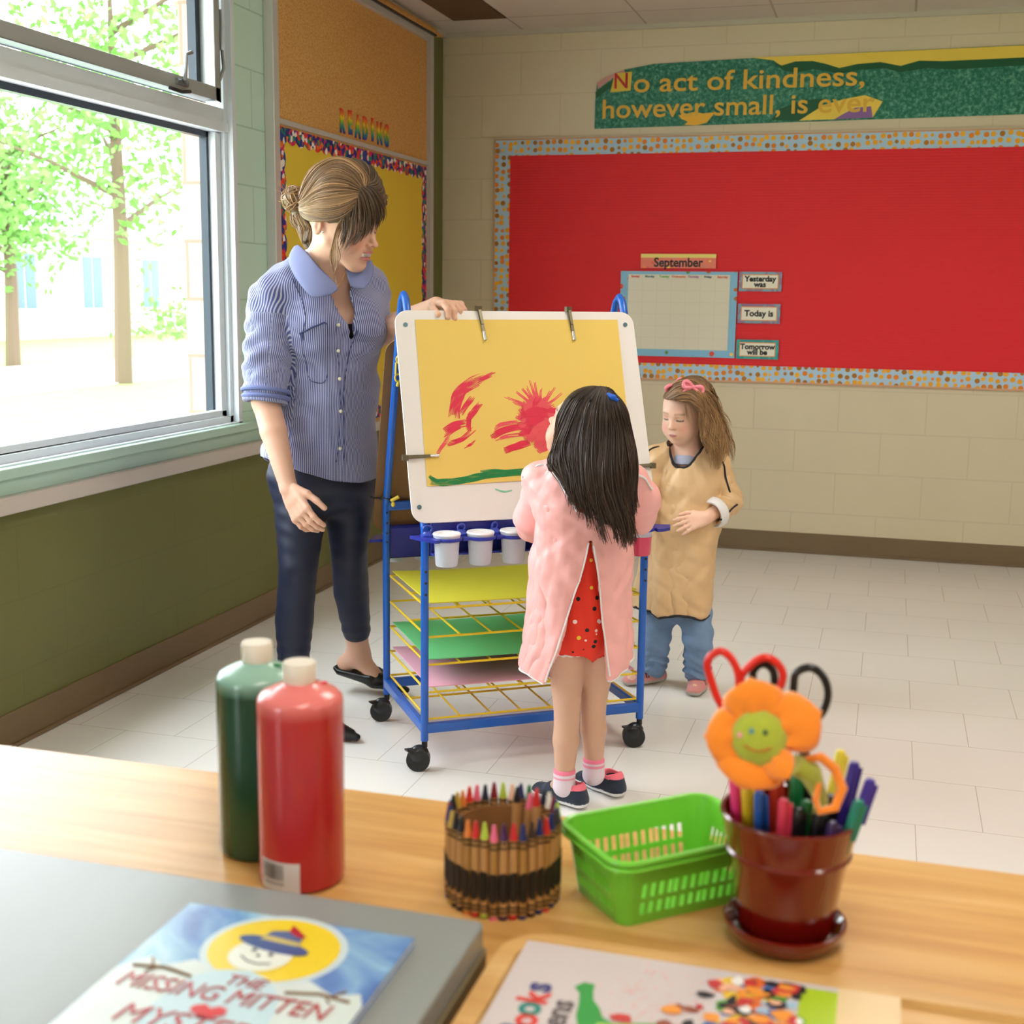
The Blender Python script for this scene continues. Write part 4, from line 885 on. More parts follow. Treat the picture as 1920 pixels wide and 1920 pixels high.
scissors(-.038, .016, 0, 'scissors with large red handle loops behind the felt flower', M('red_handle', rgb(222, 40, 30), .3),
         [[(-.0285, .192), (-.0395, .217), (-.0415, .232), (-.0305, .241), (-.0195, .233), (-.0135, .217), (-.0165, .199)],
          [(-.012, .215), (-.003, .231), (.009, .238), (.020, .233), (.025, .222), (.020, .208), (.004, .202)]], (0, 0))
scissors(.014, .022, 0, 'scissors with black handle loops right of the felt flower', M('black_handle', (.012, .012, .014), .25),
         [[(-.0175, .213), (-.0155, .226), (-.0035, .2315), (.0075, .224), (.0125, .208), (.0075, .190), (-.0065, .177), (-.0165, .195)],
          [(-.054, .217), (-.051, .227), (-.043, .230), (-.036, .223), (-.036, .210), (-.047, .204)]], (0, 0))
# felt flower
flt = M('orange_plush', rgb(250, 138, 20), .85, bump=.3, bscale=400, sheen=.6); flc = M('lime_plush', rgb(170, 180, 50), .9, bump=.3, bscale=400, sheen=.5)
fo = thing('felt_flower', 'orange plush flower with smiling lime green centre on a pen in the pot', 'plush flower', (-.086, 1.048, .868))
Fn = Vector((0.02, -.97, .25)).normalized(); Fu = Vector((0, .25, .97)); Fu = (Fu-Fn*Fu.dot(Fn)).normalized(); Fr = Fu.cross(Fn)*-1
Fr = Fn.cross(Fu)*-1
RM = Matrix((Fr, Fu, Fn)).transposed()
def petal(a, L, wd, cup, tw, th=.0115, c0=.009):
    n, m = 16, 12; vs = []; fs = []; ca, sa = math.cos(a), math.sin(a)
    for side in (1, -1):
        for j in range(m+1):
            t = j/m; w = wd*math.sin(PI*min(1, (t*.86+.14)))**.55*(.55+.6*t)
            for i in range(n+1):
                s = i/n*2-1; fold = 1-.28*math.exp(-(s*4)**2)*max(0, 1-t*1.6)
                h = th*math.sqrt(max(0, 1-s*s))*math.sqrt(max(0, 1-(2*t-1)**2+.001))*fold
                rad = c0+L*t*(1-.10*s*s); x = rad; y = w*s; zz = cup*(t**1.6)*L+side*h+tw*s*t*.01+.007*math.cos(s*8)*max(0, .6-t)*side
                vs.append(RM @ Vector((x*ca-y*sa, x*sa+y*ca, zz)))
    for si in range(2):
        o = si*(n+1)*(m+1)
        for j in range(m):
            for i in range(n):
                k = o+j*(n+1)+i; f = (k, k+1, k+n+2, k+n+1); fs.append(f if si == 0 else tuple(reversed(f)))
    q = MB(); q.add(vs, fs)
    ob = q.build('petal', flt, fo, smooth=True); 
    bm = bmesh.new(); bm.from_mesh(ob.data); bmesh.ops.remove_doubles(bm, verts=bm.verts, dist=.0004); bmesh.ops.recalc_face_normals(bm, faces=bm.faces); bm.to_mesh(ob.data); bm.free()
    ob.data.polygons.foreach_set('use_smooth', [True]*len(ob.data.polygons))
for (a, L, wd, cup, tw) in ((1.78, .042, .031, .10, .2), (.50, .048, .031, .05, -.3), (3.2, .037, .029, .15, .2), (4.45, .036, .034, .20, 0), (5.45, .032, .017, .55, .4)): petal(a, L, wd, cup, tw)
q = MB(); q.ell(Fn*.006, (.0235, .0235, .013), RM, 32, 20); q.build('flower_centre', flc, fo, smooth=True)
def fpt(x, y): zz = .014*math.sqrt(max(0, 1-(x/.0235)**2-(y/.0235)**2)); return RM @ Vector((x, y, zz+.0056))
for (x, c, nm) in ((-.0055, rgb(80, 140, 160), 'eye'), (.0055, rgb(60, 90, 60), 'eye')):
    q = MB(); q.ell(fpt(x, .006), (.0022, .0024, .0012), RM); q.build(nm, M('stitch_%s' % x, c, .4), fo, smooth=True)
q = MB(); q.tube([fpt(-.011+.0022*k, -.006-.004*math.sin(PI*k/10)) for k in range(11)], .0009, 6); q.build('stitched_smile', M('brown_stitch', rgb(190, 100, 30), .7), fo, smooth=True)
q = MB(); q.ell(fpt(-.015, .0015), (.0022, .0024, .001), RM); q.build('pink_cheek', M('cheek_pink', rgb(236, 150, 160), .6), fo, smooth=True)
# green stalk and orange ribbon
q = MB(); q.tube([(.030, -.0, -.020), (.042, .008, -.028), (.052, .03, -.060), (.04, .055, -.13)], [.009, .010, .006, .003], 10); q.build('stalk', flc, fo, smooth=True)
q = MB()
pts = [(.038, .004, -.016), (.050, .008, -.014), (.062, .012, -.024), (.069, .010, -.040), (.064, .006, -.056), (.052, .004, -.060), (.048, .004, -.050), (.050, .006, -.036)]
q.tube(pts, [.003, .0042, .0045, .0045, .004, .0035, .003, .0025], 8); q.build('ribbon', flt, fo, smooth=True)

# wooden tray with big book
tw = M('tray_maple', rgb(226, 182, 120), .35); grain(tw, rgb(200, 150, 86), rgb(214, 168, 104), rgb(226, 184, 124))
tr = thing('wooden_tray', 'light wooden tray with rounded corners lying on the table at the right', 'tray', (.035, .76, TZ))
W2, H2 = .655, .52
q = MB(); q.prism(rrect(W2, H2, .045, 10), (0, 0, 0), (1, 0, 0), (0, 1, 0), .014); q.build('tray_board', tw, tr, bevel=.003)
q = MB()
po = rrect(W2, H2, .045, 10); pi_ = rrect(W2-.036, H2-.036, .03, 10); n = len(po)
q.add([(x, y, .014) for x, y in po]+[(x*.997, y*.997, .020) for x, y in po]+[(x, y, .020) for x, y in pi_]+[(x*.99, y*.99, .0142) for x, y in pi_], [(k, (k+1) % n, (k+1) % n+n*j, k+n*j) if j == 1 else (k+n*(j-1), (k+1) % n+n*(j-1), (k+1) % n+n*j, k+n*j) for j in (1, 2, 3) for k in range(n)])
q.build('raised_edge', tw, tr, smooth=True)
bk2 = thing('picture_book', 'large white book with crowded coloured cartoon cover lying on the wooden tray', 'book', (.006, .83, TZ+.0145))
WH = M('book_cover_white', rgb(206, 194, 194), .3, coat=.3)
# cover local: x from -.273 to .0+..., reads bottom-up along the left edge
q = MB(); q.bb((-.273, -.15, .001), (.030, .163, .008)); q.build('pages', MATS['page_edges'], bk2)
q = MB(); q.bb((-.275, -.152, 0), (.032, .165, .001)); q.bb((-.275, -.152, .008), (.032, .165, .0092)); q.build('cover', WH, bk2)
z = .0092
flat('green_strip', [(-.045, -.152), (-.016, -.152), (-.016, .158), (-.045, .158)], M('lime_ink', rgb(170, 196, 40), .35), bk2, z)
flat('cream_strip', [(-.016, -.152), (.032, -.152), (.032, .165), (-.016, .165)], M('cream_ink', rgb(226, 196, 150), .4), bk2, z)
bkc = [(52, 54, 120), (214, 60, 50), (36, 130, 120), (214, 60, 50), (60, 60, 120)]
for i, ch in enumerate('Books'):
    text_mesh('cover_letter', ch, .034, M('letter_ink_%d' % i, rgb(*bkc[i]), .4), (-.247+.002*(i % 2), .028+i*.0165, z+.0004), (0, 1, 0), (-1, 0, 0), bk2, .0002, bold=.001)
text_mesh('cover_words', 'Lens', .028, M('grey_ink', rgb(90, 80, 84), .4), (-.222, .055, z+.0004), (0, 1, 0), (-1, 0, 0), bk2, .0002, bold=.0006)
gd = M('cartoon_green', rgb(50, 150, 66), .4)
flat('green_creature', [(-.219, .103), (-.213, .112), (-.204, .111), (-.203, .100), (-.200, .088), (-.193, .078), (-.188, .066), (-.178, .060), (-.160, .066), (-.145, .070), (-.130, .066), (-.12, .06), (-.122, .052), (-.14, .058), (-.158, .054), (-.168, .048), (-.178, .040), (-.192, .042), (-.204, .050), (-.208, .062), (-.210, .08), (-.213, .095)], gd, bk2, z+.0003)
rd = random.Random(11)
inks = [M('cartoon_ink_%d' % i, rgb(*c), .4) for i, c in enumerate(((226, 110, 50), (60, 110, 170), (230, 190, 60), (90, 160, 60), (160, 190, 210), (150, 80, 60), (240, 180, 150), (40, 36, 44), (236, 232, 228), (200, 60, 60), (236, 150, 60)))]
for i, m in enumerate(inks):
    q = MB()
    for k in range(46):
        x = -.045-abs(rd.gauss(0, .05)); y = rd.uniform(-.12, .156)
        if x < -.175 or (x < -.12 and y > .10): continue
        q.prism(blob(x, y, rd.uniform(.003, .009), rd.uniform(.003, .008), rd.random(), .2, 12), (0, 0, z+.0003+.00006*i+.000005*k), (1, 0, 0), (0, 1, 0), .0001)
    q.build('cartoon_crowd', m, bk2, kind='stuff')
q = MB()
for k in range(90):
    x = rd.gauss(-.15, .025); y = rd.gauss(.10, .03)
    if -.24 < x < -.06 and y < .158: q.prism(circ(x, y, .0012, .0012, 6), (0, 0, z+.0003), (1, 0, 0), (0, 1, 0), .0001)
q.build('confetti', M('confetti_ink', rgb(236, 170, 160), .4), bk2, kind='stuff')
q = MB()
q.tube([(-.19, .054, z+.0006), (-.15, .062, z+.0006), (-.11, .066, z+.0006), (-.08, .06, z+.0006)], .0018, 5); q.build('lime_scarf', MATS['lime_ink'], bk2)

# ================================================================== PEOPLE
import openvdb
V3 = lambda p: np.array(p, dtype=np.float64)
CR = V3((.9606, .2781, 0)); CFW = V3((-.2781, .9606, 0)); ZV = V3((0, 0, 1.))
def frame(az, pit, roll=0):
    a, b, c = np.radians([az, pit, roll]); Fh = CR*np.cos(a)-CFW*np.sin(a)
    F = Fh*np.cos(b)-ZV*np.sin(b); U = ZV*np.cos(b)+Fh*np.sin(b); R = np.cross(F, U)
    return np.array([R*np.cos(c)-U*np.sin(c), F, U*np.cos(c)+R*np.sin(c)])
nrm = lambda v: v/np.linalg.norm(v)
class SDF:
    """distance field on a grid; smooth unions of tapered limbs give one continuous surface"""
    def __init__(s, lo, hi, h):
        s.h = h; s.lo = V3(lo); n = np.ceil((V3(hi)-s.lo)/h).astype(int)+1; s.n = n
        s.ax = [(s.lo[i]+h*np.arange(n[i])).astype(np.float32) for i in range(3)]
        s.D = np.full(tuple(n), 1., np.float32)
    def sl(s, lo, hi, m):
        a = np.maximum(0, np.floor((V3(lo)-m-s.lo)/s.h).astype(int)); b = np.minimum(s.n, np.ceil((V3(hi)+m-s.lo)/s.h).astype(int)+1)
        ix = tuple(slice(a[i], b[i]) for i in range(3))
        return ix, s.ax[0][ix[0]][:, None, None], s.ax[1][ix[1]][None, :, None], s.ax[2][ix[2]][None, None, :]
    def op(s, ix, d, k, mode):
        D = s.D[ix]
        if D.size == 0: return
        if mode == 'add':
            h = np.clip(.5+.5*(D-d)/k, 0, 1); s.D[ix] = D*(1-h)+d*h-k*h*(1-h)
        else:
            h = np.clip(.5-.5*(D+d)/k, 0, 1); s.D[ix] = D*(1-h)-d*h+k*h*(1-h)
    def cone(s, a, b, ra, rb, k=.01, mode='add', side=None):
        """tapered limb; radii may be (sideways, front) pairs for oval sections"""
        a, b = V3(a), V3(b); L = np.linalg.norm(b-a)+1e-9; u = (b-a)/L
        if np.isscalar(ra): ra = (ra, ra)
        if np.isscalar(rb): rb = (rb, rb)
        sd = V3(side) if side is not None else (V3((1, 0, 0)) if abs(u[0]) < .9 else V3((0, 1, 0)))
        sd = nrm(sd-u*(sd@u)); f = np.cross(u, sd); R = max(*ra, *rb)
        ix, X, Y, Z = s.sl(np.minimum(a, b)-R, np.maximum(a, b)+R, k+3*s.h)
        X, Y, Z = X-np.float32(a[0]), Y-np.float32(a[1]), Z-np.float32(a[2])
        wu = X*u[0]+Y*u[1]+Z*u[2]; t = np.clip(wu/L, 0, 1); wu = wu-t*L
        ws = X*sd[0]+Y*sd[1]+Z*sd[2]; wf = X*f[0]+Y*f[1]+Z*f[2]
        rs = ra[0]+(rb[0]-ra[0])*t; rf = ra[1]+(rb[1]-ra[1])*t; rc = np.minimum(rs, rf)
        k0 = np.sqrt((ws/rs)**2+(wf/rf)**2+(wu/rc)**2)+1e-6; k1 = np.sqrt((ws/rs**2)**2+(wf/rf**2)**2+(wu/rc**2)**2)+1e-6
        s.op(ix, (k0*(k0-1)/k1).astype(np.float32), k, mode); return s
    def chain(s, pts, rs, k=.01, side=None, mode='add'):
        for i in range(len(pts)-1): s.cone(pts[i], pts[i+1], rs[i], rs[i+1], k if i == 0 else min(k, .005), mode, side)
        return s
    def ell(s, c, r, B=None, k=.01, mode='add'):
        c = V3(c); r = V3(r); B = np.eye(3) if B is None else B; R = r.max()
        ix, X, Y, Z = s.sl(c-R, c+R, k+3*s.h); X, Y, Z = X-np.float32(c[0]), Y-np.float32(c[1]), Z-np.float32(c[2])
        w = [(X*B[i][0]+Y*B[i][1]+Z*B[i][2]) for i in range(3)]
        k0 = np.sqrt(sum((w[i]/r[i])**2 for i in range(3)))+1e-6; k1 = np.sqrt(sum((w[i]/r[i]**2)**2 for i in range(3)))+1e-6
        s.op(ix, (k0*(k0-1)/k1).astype(np.float32), k, mode); return s
    def fn(s, f, lo, hi, k=.004, mode='sub'):
        ix, X, Y, Z = s.sl(lo, hi, 0); d = f(X, Y, Z)+X*0+Y*0+Z*0; s.op(ix, d.astype(np.float32), k, mode); return s
    def shell(s, t):
        s.D = np.abs(s.D+t/2)-t/2; return s
    def join(s, o, k=.012):
        h = np.clip(.5+.5*(s.D-o.D)/k, 0, 1); s.D = s.D*(1-h)+o.D*h-k*h*(1-h); return s
    def mesh(s):
        g = openvdb.FloatGrid(1.0); g.copyFromArray(np.clip(s.D, -1, 1).astype(np.float32))
        P, Q = g.convertToQuads(isovalue=0.0)[:2]
        P = P.astype(np.float64)*s.h+s.lo
        a, b, c = P[Q[:2000, 0]], P[Q[:2000, 1]], P[Q[:2000, 2]]
        vol = np.einsum('ij,ij->i', P[Q[:, 0]]-P.mean(0), np.cross(P[Q[:, 1]]-P[Q[:, 0]], P[Q[:, 2]]-P[Q[:, 0]])).sum()
        if vol < 0: Q = Q[:, ::-1]
        return P, Q
def normals(P, Q):
    fnn = np.cross(P[Q[:, 2]]-P[Q[:, 0]], P[Q[:, 3]]-P[Q[:, 1]]); N = np.zeros_like(P)
    for i in range(4): np.add.at(N, Q[:, i], fnn)
    return N/(np.linalg.norm(N, axis=1)[:, None]+1e-12)
def waves(P, specs):
    """fold pattern: sum of bent sine ridges (direction, wavelength, amplitude, bend)"""
    d = np.zeros(len(P))
    for i, (k, wl, amp, bend) in enumerate(specs):
        k = nrm(V3(k)); q = P@k/wl*2*PI; w = np.sin(P@V3((7.3, -5.1, 6.7))*1.3+i)*bend+np.sin(P@V3((-11., 9., 4.))+2*i)*bend*.6
        d += amp*(1-2*np.abs(np.sin((q+w)/2)))**1 if bend < 0 else amp*np.sin(q+w)
    return d
def drape(P, c, s_, f_, R_, specs):
    """cloth folds in unrolled coordinates: (around, down, wavelength, amplitude, bend)"""
    r = P-V3(c); u = np.arctan2(r@s_, r@f_)*R_; z = P[:, 2]; d = np.zeros(len(P))
    for i, (ku, kz, wl, amp, bend) in enumerate(specs):
        n = math.hypot(ku, kz); ph = 2*PI*(ku*u+kz*z)/n/wl+bend*np.sin(z*13+u*9+i*1.7)+bend*.6*np.sin(z*29-u*17+i*.9)
        m = .5+.5*np.sin(z*8.1+u*11.3+i*2.1); d += amp*(np.sin(ph)+.35*np.sin(2*ph+.7))*(.35+.65*m)
    return d
def np_mesh(name, P, Q, mat, col=None, attrs=None, parent=None, tris=None):
    me = bpy.data.meshes.new(name); nv, nf = len(P), len(Q)
    me.vertices.add(nv); me.vertices.foreach_set('co', P.astype(np.float32).ravel())
    me.loops.add(nf*4); me.loops.foreach_set('vertex_index', Q.astype(np.int32).ravel())
    me.polygons.add(nf); me.polygons.foreach_set('loop_start', np.arange(0, nf*4, 4, dtype=np.int32)); me.polygons.foreach_set('loop_total', np.full(nf, 4, np.int32))
    me.polygons.foreach_set('use_smooth', np.ones(nf, bool)); me.update(calc_edges=True); me.validate()
    if col is not None:
        a = me.color_attributes.new('Col', 'FLOAT_COLOR', 'POINT'); a.data.foreach_set('color', np.concatenate([np.clip(col, 0, 1), np.ones((nv, 1))], 1).astype(np.float32).ravel())
    for k, v in (attrs or {}).items():
        a = me.attributes.new(k, 'FLOAT', 'POINT'); a.data.foreach_set('value', v.astype(np.float32))
    me.materials.append(mat); o = bpy.data.objects.new(name, me); COL.objects.link(o)
    if parent is not None:
        o.parent = parent; me.transform(Matrix.Translation(-Vector(parent.location)))
    return o
def colmat(name, rough, sss=0, sheen=0, coat=0, bump=0, bscale=200, trans=0):
    m = M(name, (.5, .5, .5), rough, sss=sss, sheen=sheen, coat=coat, bump=bump, bscale=bscale, trans=trans)
    nt, nd, lk, b = nodes_of(m); a = nd.new('ShaderNodeAttribute'); a.attribute_name = 'Col'; lk.new(a.outputs['Color'], b.inputs['Base Color']); return m
skinm = colmat('skin', .48, sss=.25, bump=.04, bscale=500)
hairm = colmat('hair_strands', .38); hairm.node_tree.nodes['Principled BSDF'].inputs['Specular IOR Level'].default_value = .45
clothm = colmat('cloth_coloured', .8, sheen=.2, bump=.15, bscale=700)
nylon = colmat('coated_nylon', .42, bump=.08, bscale=90)
sstep = lambda a, b, x: np.clip((x-a)/(b-a), 0, 1)**2*(3-2*np.clip((x-a)/(b-a), 0, 1))

def head_sdf(S, c, B, H, child=False, mouth=0, neck=None):
    """skull, jaw, brow, nose, lips, sockets, ears, in head units; B rows are right, forward, up"""
    c = V3(c); W_ = lambda x, y, z: c+H*(B[0]*x+B[1]*y+B[2]*z); r = lambda *q: tuple(H*v for v in q)
    k = .05*H
    S.ell(W_(0, -.07, .12), r(.335, .415, .375), B, k)
    S.ell(W_(0, .10, -.08), r(.275, .27, .34), B, .10*H)
    if child:
        S.ell(W_(0, .19, -.39), r(.12, .12, .10), B, .12*H)
        for s in (-1, 1): S.ell(W_(s*.15, .17, -.23), r(.13, .15, .15), B, .10*H); S.cone(W_(s*.22, -.02, -.22), W_(s*.07, .18, -.38), .08*H, .08*H, .08*H)
    else:
        S.ell(W_(0, .23, -.41), r(.11, .11, .09), B, .10*H)
        for s in (-1, 1): S.ell(W_(s*.16, .19, -.15), r(.10, .12, .12), B, .08*H); S.cone(W_(s*.23, -.03, -.22), W_(s*.07, .22, -.40), .065*H, .07*H, .07*H)
    S.cone(W_(-.13, .295, .075), W_(.13, .295, .075), .055*H, .055*H, .06*H)
    for s in (-1, 1):
        S.ell(W_(s*.135, .385, .0), r(.068, .055, .042), B, .05*H, 'sub')
        S.ell(W_(s*.13, .262, -.003), r(.072, .078, .062), B, .012*H)
    if child:
        S.cone(W_(0, .325, -.0), W_(0, .395, -.125), .024*H, .040*H, .035*H); S.ell(W_(0, .415, -.135), r(.042, .036, .034), B, .025*H)
        for s in (-1, 1): S.ell(W_(s*.042, .375, -.15), r(.028, .03, .024), B, .02*H)
    else:
        S.cone(W_(0, .325, .02), W_(0, .41, -.125), .026*H, .040*H, .03*H); S.ell(W_(0, .43, -.145), r(.040, .042, .034), B, .02*H)
        for s in (-1, 1): S.ell(W_(s*.045, .385, -.16), r(.03, .035, .024), B, .015*H)
    S.ell(W_(0, .30, -.265), r(.13, .07, .09), B, .05*H)
    if mouth:
        S.ell(W_(0, .362, -.245), r(.105, .035, .022), B, .012*H); S.ell(W_(0, .345, -.325), r(.09, .036, .026), B, .012*H)
        S.ell(W_(0, .385, -.284), r(.100, .05, .026), B, .008*H, 'sub')
    else:
        S.ell(W_(0, .362, -.262), r(.078, .028, .019), B, .010*H); S.ell(W_(0, .355, -.296), r(.064, .030, .022), B, .010*H)
        S.ell(W_(0, .40, -.279), r(.085, .03, .005), B, .008*H, 'sub')
    for s in (-1, 1):
        ey, ez_ = (-.055, -.03) if child else (-.14, -.07)
        S.ell(W_(s*.325, ey, ez_), r(.030, .062, .098), B, .02*H); S.ell(W_(s*.358, ey+.01, ez_+.01), r(.022, .034, .060), B, .012*H, 'sub')
    return W_
def head_col(P, c, B, H, skin, child=False, mouth=0, brow=(.2, .1, .05), lip=(.55, .16, .15)):
    L = ((P-V3(c))@B.T)/H; x, y, z = L.T; col = np.tile(V3(skin), (len(P), 1))
    def mixc(w, cc):
        nonlocal col; w = np.clip(w, 0, 1)[:, None]; col = col*(1-w)+V3(cc)*w
    g = lambda cx, cy, cz, rx, ry, rz: np.exp(-(((x-cx)/rx)**2+((y-cy)/ry)**2+((z-cz)/rz)**2))
    near = (np.abs(x) < .5) & (np.abs(y) < .7) & (np.abs(z) < .7)
    red = V3(skin)*V3((1.0, .62, .58))
    for s in (-1, 1): mixc(.55*g(s*.17, .28, -.17, .09, .2, .08)*near, red)
    mixc(.35*g(0, .43, -.15, .06, .06, .05)*near, red)
    for s in (-1, 1): mixc(.7*g(s*.36, -.05, -.02, .05, .07, .08)*near, V3(skin)*V3((1, .5, .42)))
    f = (y > .22) & near
    for s in (-1, 1):
        zz = z-(.105-.25*(np.abs(x)-.13)**2*8-.01); mixc(.9*np.exp(-(zz/.017)**2)*((s*x > .05) & (s*x < .21) & f), brow)
        # lowered lid with lash line
        zl = z-(-.022-.9*(np.abs(x)-.132)**2*(-4)); mixc(1.0*np.exp(-((z+.026-2.2*(s*x-.132)**2)/.013)**2)*((s*x > .075) & (s*x < .195) & f), (.03, .02, .02))
        mixc(.35*np.exp(-((z-.03)/.02)**2)*((s*x > .07) & (s*x < .2) & f), V3(skin)*V3((.75, .55, .5)))
    wid = .078 if not mouth else .098
    if mouth:
        up = np.exp(-((z+.247+.10*x*x)/.018)**4); lo = np.exp(-((z+.325-1.2*x*x)/.022)**4)
        mixc(np.maximum(up, lo)*(np.abs(x) < wid)*(y > .30)*near, lip)
        inn = (np.abs(x) < .095) & (y > .27) & (z < -.262) & (z > -.312) & near & (y < .366)
        mixc(inn*1.0, (.75, .72, .68))
        mixc((inn & (z < -.300))*1.0, (.25, .05, .05))
    else:
        e = ((x/wid)**2+((z+.279)/.036)**2); mixc(np.clip(1.6*(1-e), 0, 1)*(y > .30)*near, lip)
        mixc(.8*np.exp(-((z+.279)/.006)**2)*(np.abs(x) < wid*.95)*(y > .3)*near, V3(lip)*.45)
    for s in (-1, 1): mixc(.8*g(s*.03, .42, -.172, .016, .04, .010)*near, (.25, .08, .06))
    return col
def hand_sdf(S, wrist, palm_end, back, thumb_side, size, curl, spread=.16, r=.0085, fing=None):
    """palm plus five bent fingers; back = direction the back of the hand faces"""
    w = V3(wrist); d = nrm(V3(palm_end)-w); bk = nrm(V3(back)-d*(V3(back)@d)); sd = nrm(V3(thumb_side)-d*(V3(thumb_side)@d)); sd = nrm(sd-bk*(sd@bk))
    PL = size*.52; k = .004
    S.cone(w, w+d*PL*.5, (size*.14, size*.115), (size*.20, size*.085), .012, side=sd)
    for i, o in enumerate((.17, .06, -.055, -.16)):
        S.cone(w+d*PL*.25+sd*size*o*.7, w+d*PL+sd*size*o*1.0, size*.075, size*.062, .008)
    lens = (.40, .45, .42, .33); offs = (.175, .06, -.055, -.165)
    for i in range(4):
        p = w+d*PL*.97+sd*size*offs[i]; a = 0; dirv = nrm(d+sd*spread*(1.5-i)*.35)
        cu = curl[i] if hasattr(curl, '__len__') else curl
        for j, (seg, rr_) in enumerate(((.46, 1.0), (.30, .92), (.24, .82))):
            a += cu*(.8 if j == 0 else 1.0); v = dirv*math.cos(a)-bk*math.sin(a); q = p+v*lens[i]*size*seg
            S.cone(p, q, r*rr_*(1 if i < 3 else .88), r*(rr_-.07)*(1 if i < 3 else .88), k); p = q
    p = w+d*PL*.18+sd*size*.12; v = nrm(d*.80+sd*.52-bk*.25)
    for seg, rr_ in ((.24, 1.35), (.20, 1.1), (.17, .95)):
        q = p+v*size*seg; S.cone(p, q, r*rr_*1.05, r*rr_*.95, .006 if seg > .2 else k); p = q; v = nrm(v+d*.35-bk*.18-sd*.12)

def catmull(pts, n):
    pts = V3(pts); out = []; N = len(pts)
    for t in np.linspace(0, N-1, n):
        i = min(int(t), N-2); u = t-i; p0, p1, p2, p3 = pts[max(i-1, 0)], pts[i], pts[i+1], pts[min(i+2, N-1)]
        out.append(.5*((2*p1)+(-p0+p2)*u+(2*p0-5*p1+4*p2-p3)*u*u+(-p0+3*p1-3*p2+p3)*u**3))
    return np.array(out)
def strands(guides, n, npt, rad, jit, cols, seed, lift=0.0, taper=1.0, wav=0, ctr=None, ends=.12, side=4, clump=0, ck=.55):
    """hair locks interpolated between neighbouring guide curves; returns verts, quads, colours"""
    rd = np.random.RandomState(seed); G = np.array([catmull(g, npt) for g in guides]); ng = len(G)
    def path(s):
        a = min(int(s), ng-2); u = s-a; g0, g1, g2, g3 = G[max(a-1, 0)], G[a], G[a+1], G[min(a+2, ng-1)]
        return .5*((2*g1)+(-g0+g2)*u+(2*g0-5*g1+4*g2-g3)*u*u+(-g0+3*g1-3*g2+g3)*u**3) if ng > 2 else g1*(1-u)+g2*u
    cls = [(q_, path(q_)+rd.normal(0, jit*1.6, 3)*np.linspace(0, 1, npt)[:, None]+rd.normal(0, jit*2.2, 3)*(np.linspace(0, 1, npt)[:, None]**2), rd.uniform(.55, 1.0), rd.uniform(.7, 1.25)) for q_ in rd.uniform(0, ng-1, max(1, clump))]
    cq = np.array([q_[0] for q_ in cls])
    Pn, Qn, Cn = [], [], []; base = 0
    for i in range(n):
        s = rd.uniform(0, ng-1); c = path(s); e = 1-ends*rd.random_sample()**1.5*1.2; tint = 1.
        if clump:
            j_ = int(np.argmin(np.abs(cq-s))); tt_ = np.linspace(0, 1, npt)[:, None]; w_ = ck*np.clip(tt_*1.5-.1, 0, 1); c = c*(1-w_)+cls[j_][1]*w_; e = 1-ends*(1-cls[j_][2])*1.6*rd.uniform(.7, 1); tint = cls[j_][3]
        c = catmull(c[:max(4, int(npt*e))], npt) if e < .97 else c
        t = np.linspace(0, 1, npt)[:, None]; off = rd.normal(0, jit, 3); off2 = rd.normal(0, jit, 3)
        c = c+off*(.35+.9*t)+off2*t*t*1.3
        if wav: ph = rd.uniform(0, 6.28)*.4+s*2.0; c = c+wav*(np.sin(t*13+ph)*V3((1, .2, 0))+np.cos(t*11+ph)*V3((0, .6, .4)))*t
        if ctr is not None:
            o = c-V3(ctr); c = c+o/np.linalg.norm(o, axis=1)[:, None]*(lift*rd.random_sample())*np.clip(1-t*.3, 0, 1)
        T = np.gradient(c, axis=0); T /= np.linalg.norm(T, axis=1)[:, None]+1e-9
        A = np.cross(T, V3((.3, .5, .81))); A /= np.linalg.norm(A, axis=1)[:, None]+1e-9; Bn = np.cross(T, A)
        rr_ = rad*rd.uniform(.6, 1.35)*(np.clip(1-(t[:, 0])**3*taper, .12, 1))*np.clip(.4+t[:, 0]*6, 0, 1)
        ang = np.arange(side)*2*PI/side
        ring = c[:, None, :]+A[:, None, :]*(np.cos(ang)[None, :, None]*rr_[:, None, None])+Bn[:, None, :]*(np.sin(ang)[None, :, None]*rr_[:, None, None])
        Pn.append(ring.reshape(-1, 3)); j = np.arange(npt-1)[:, None]*side; kk = np.arange(side)[None, :]
        q = np.stack([j+kk, j+(kk+1) % side, j+side+(kk+1) % side, j+side+kk], -1).reshape(-1, 4)+base; Qn.append(q); base += npt*side
        ca, cb = cols[0], cols[1]; m = rd.random_sample()
        root = V3(ca)*(1-m)+V3(cb)*m; tip = root if len(cols) < 3 else root*.3+V3(cols[2])*.7
        cc = root*(1-t**1.5)+tip*(t**1.5); cc = cc*rd.uniform(.75, 1.2)*tint; Cn.append(np.repeat(cc, side, 0))
    return np.concatenate(Pn), np.concatenate(Qn), np.concatenate(Cn)
def merge(parts):
    P, Q, C = [], [], []; b = 0
    for (p, q, c) in parts: P.append(p); Q.append(q+b); C.append(c); b += len(p)
    return np.concatenate(P), np.concatenate(Q), np.concatenate(C)
def solid(S, colr): P, Q = S.mesh(); return P, Q, np.tile(V3(colr), (len(P), 1))
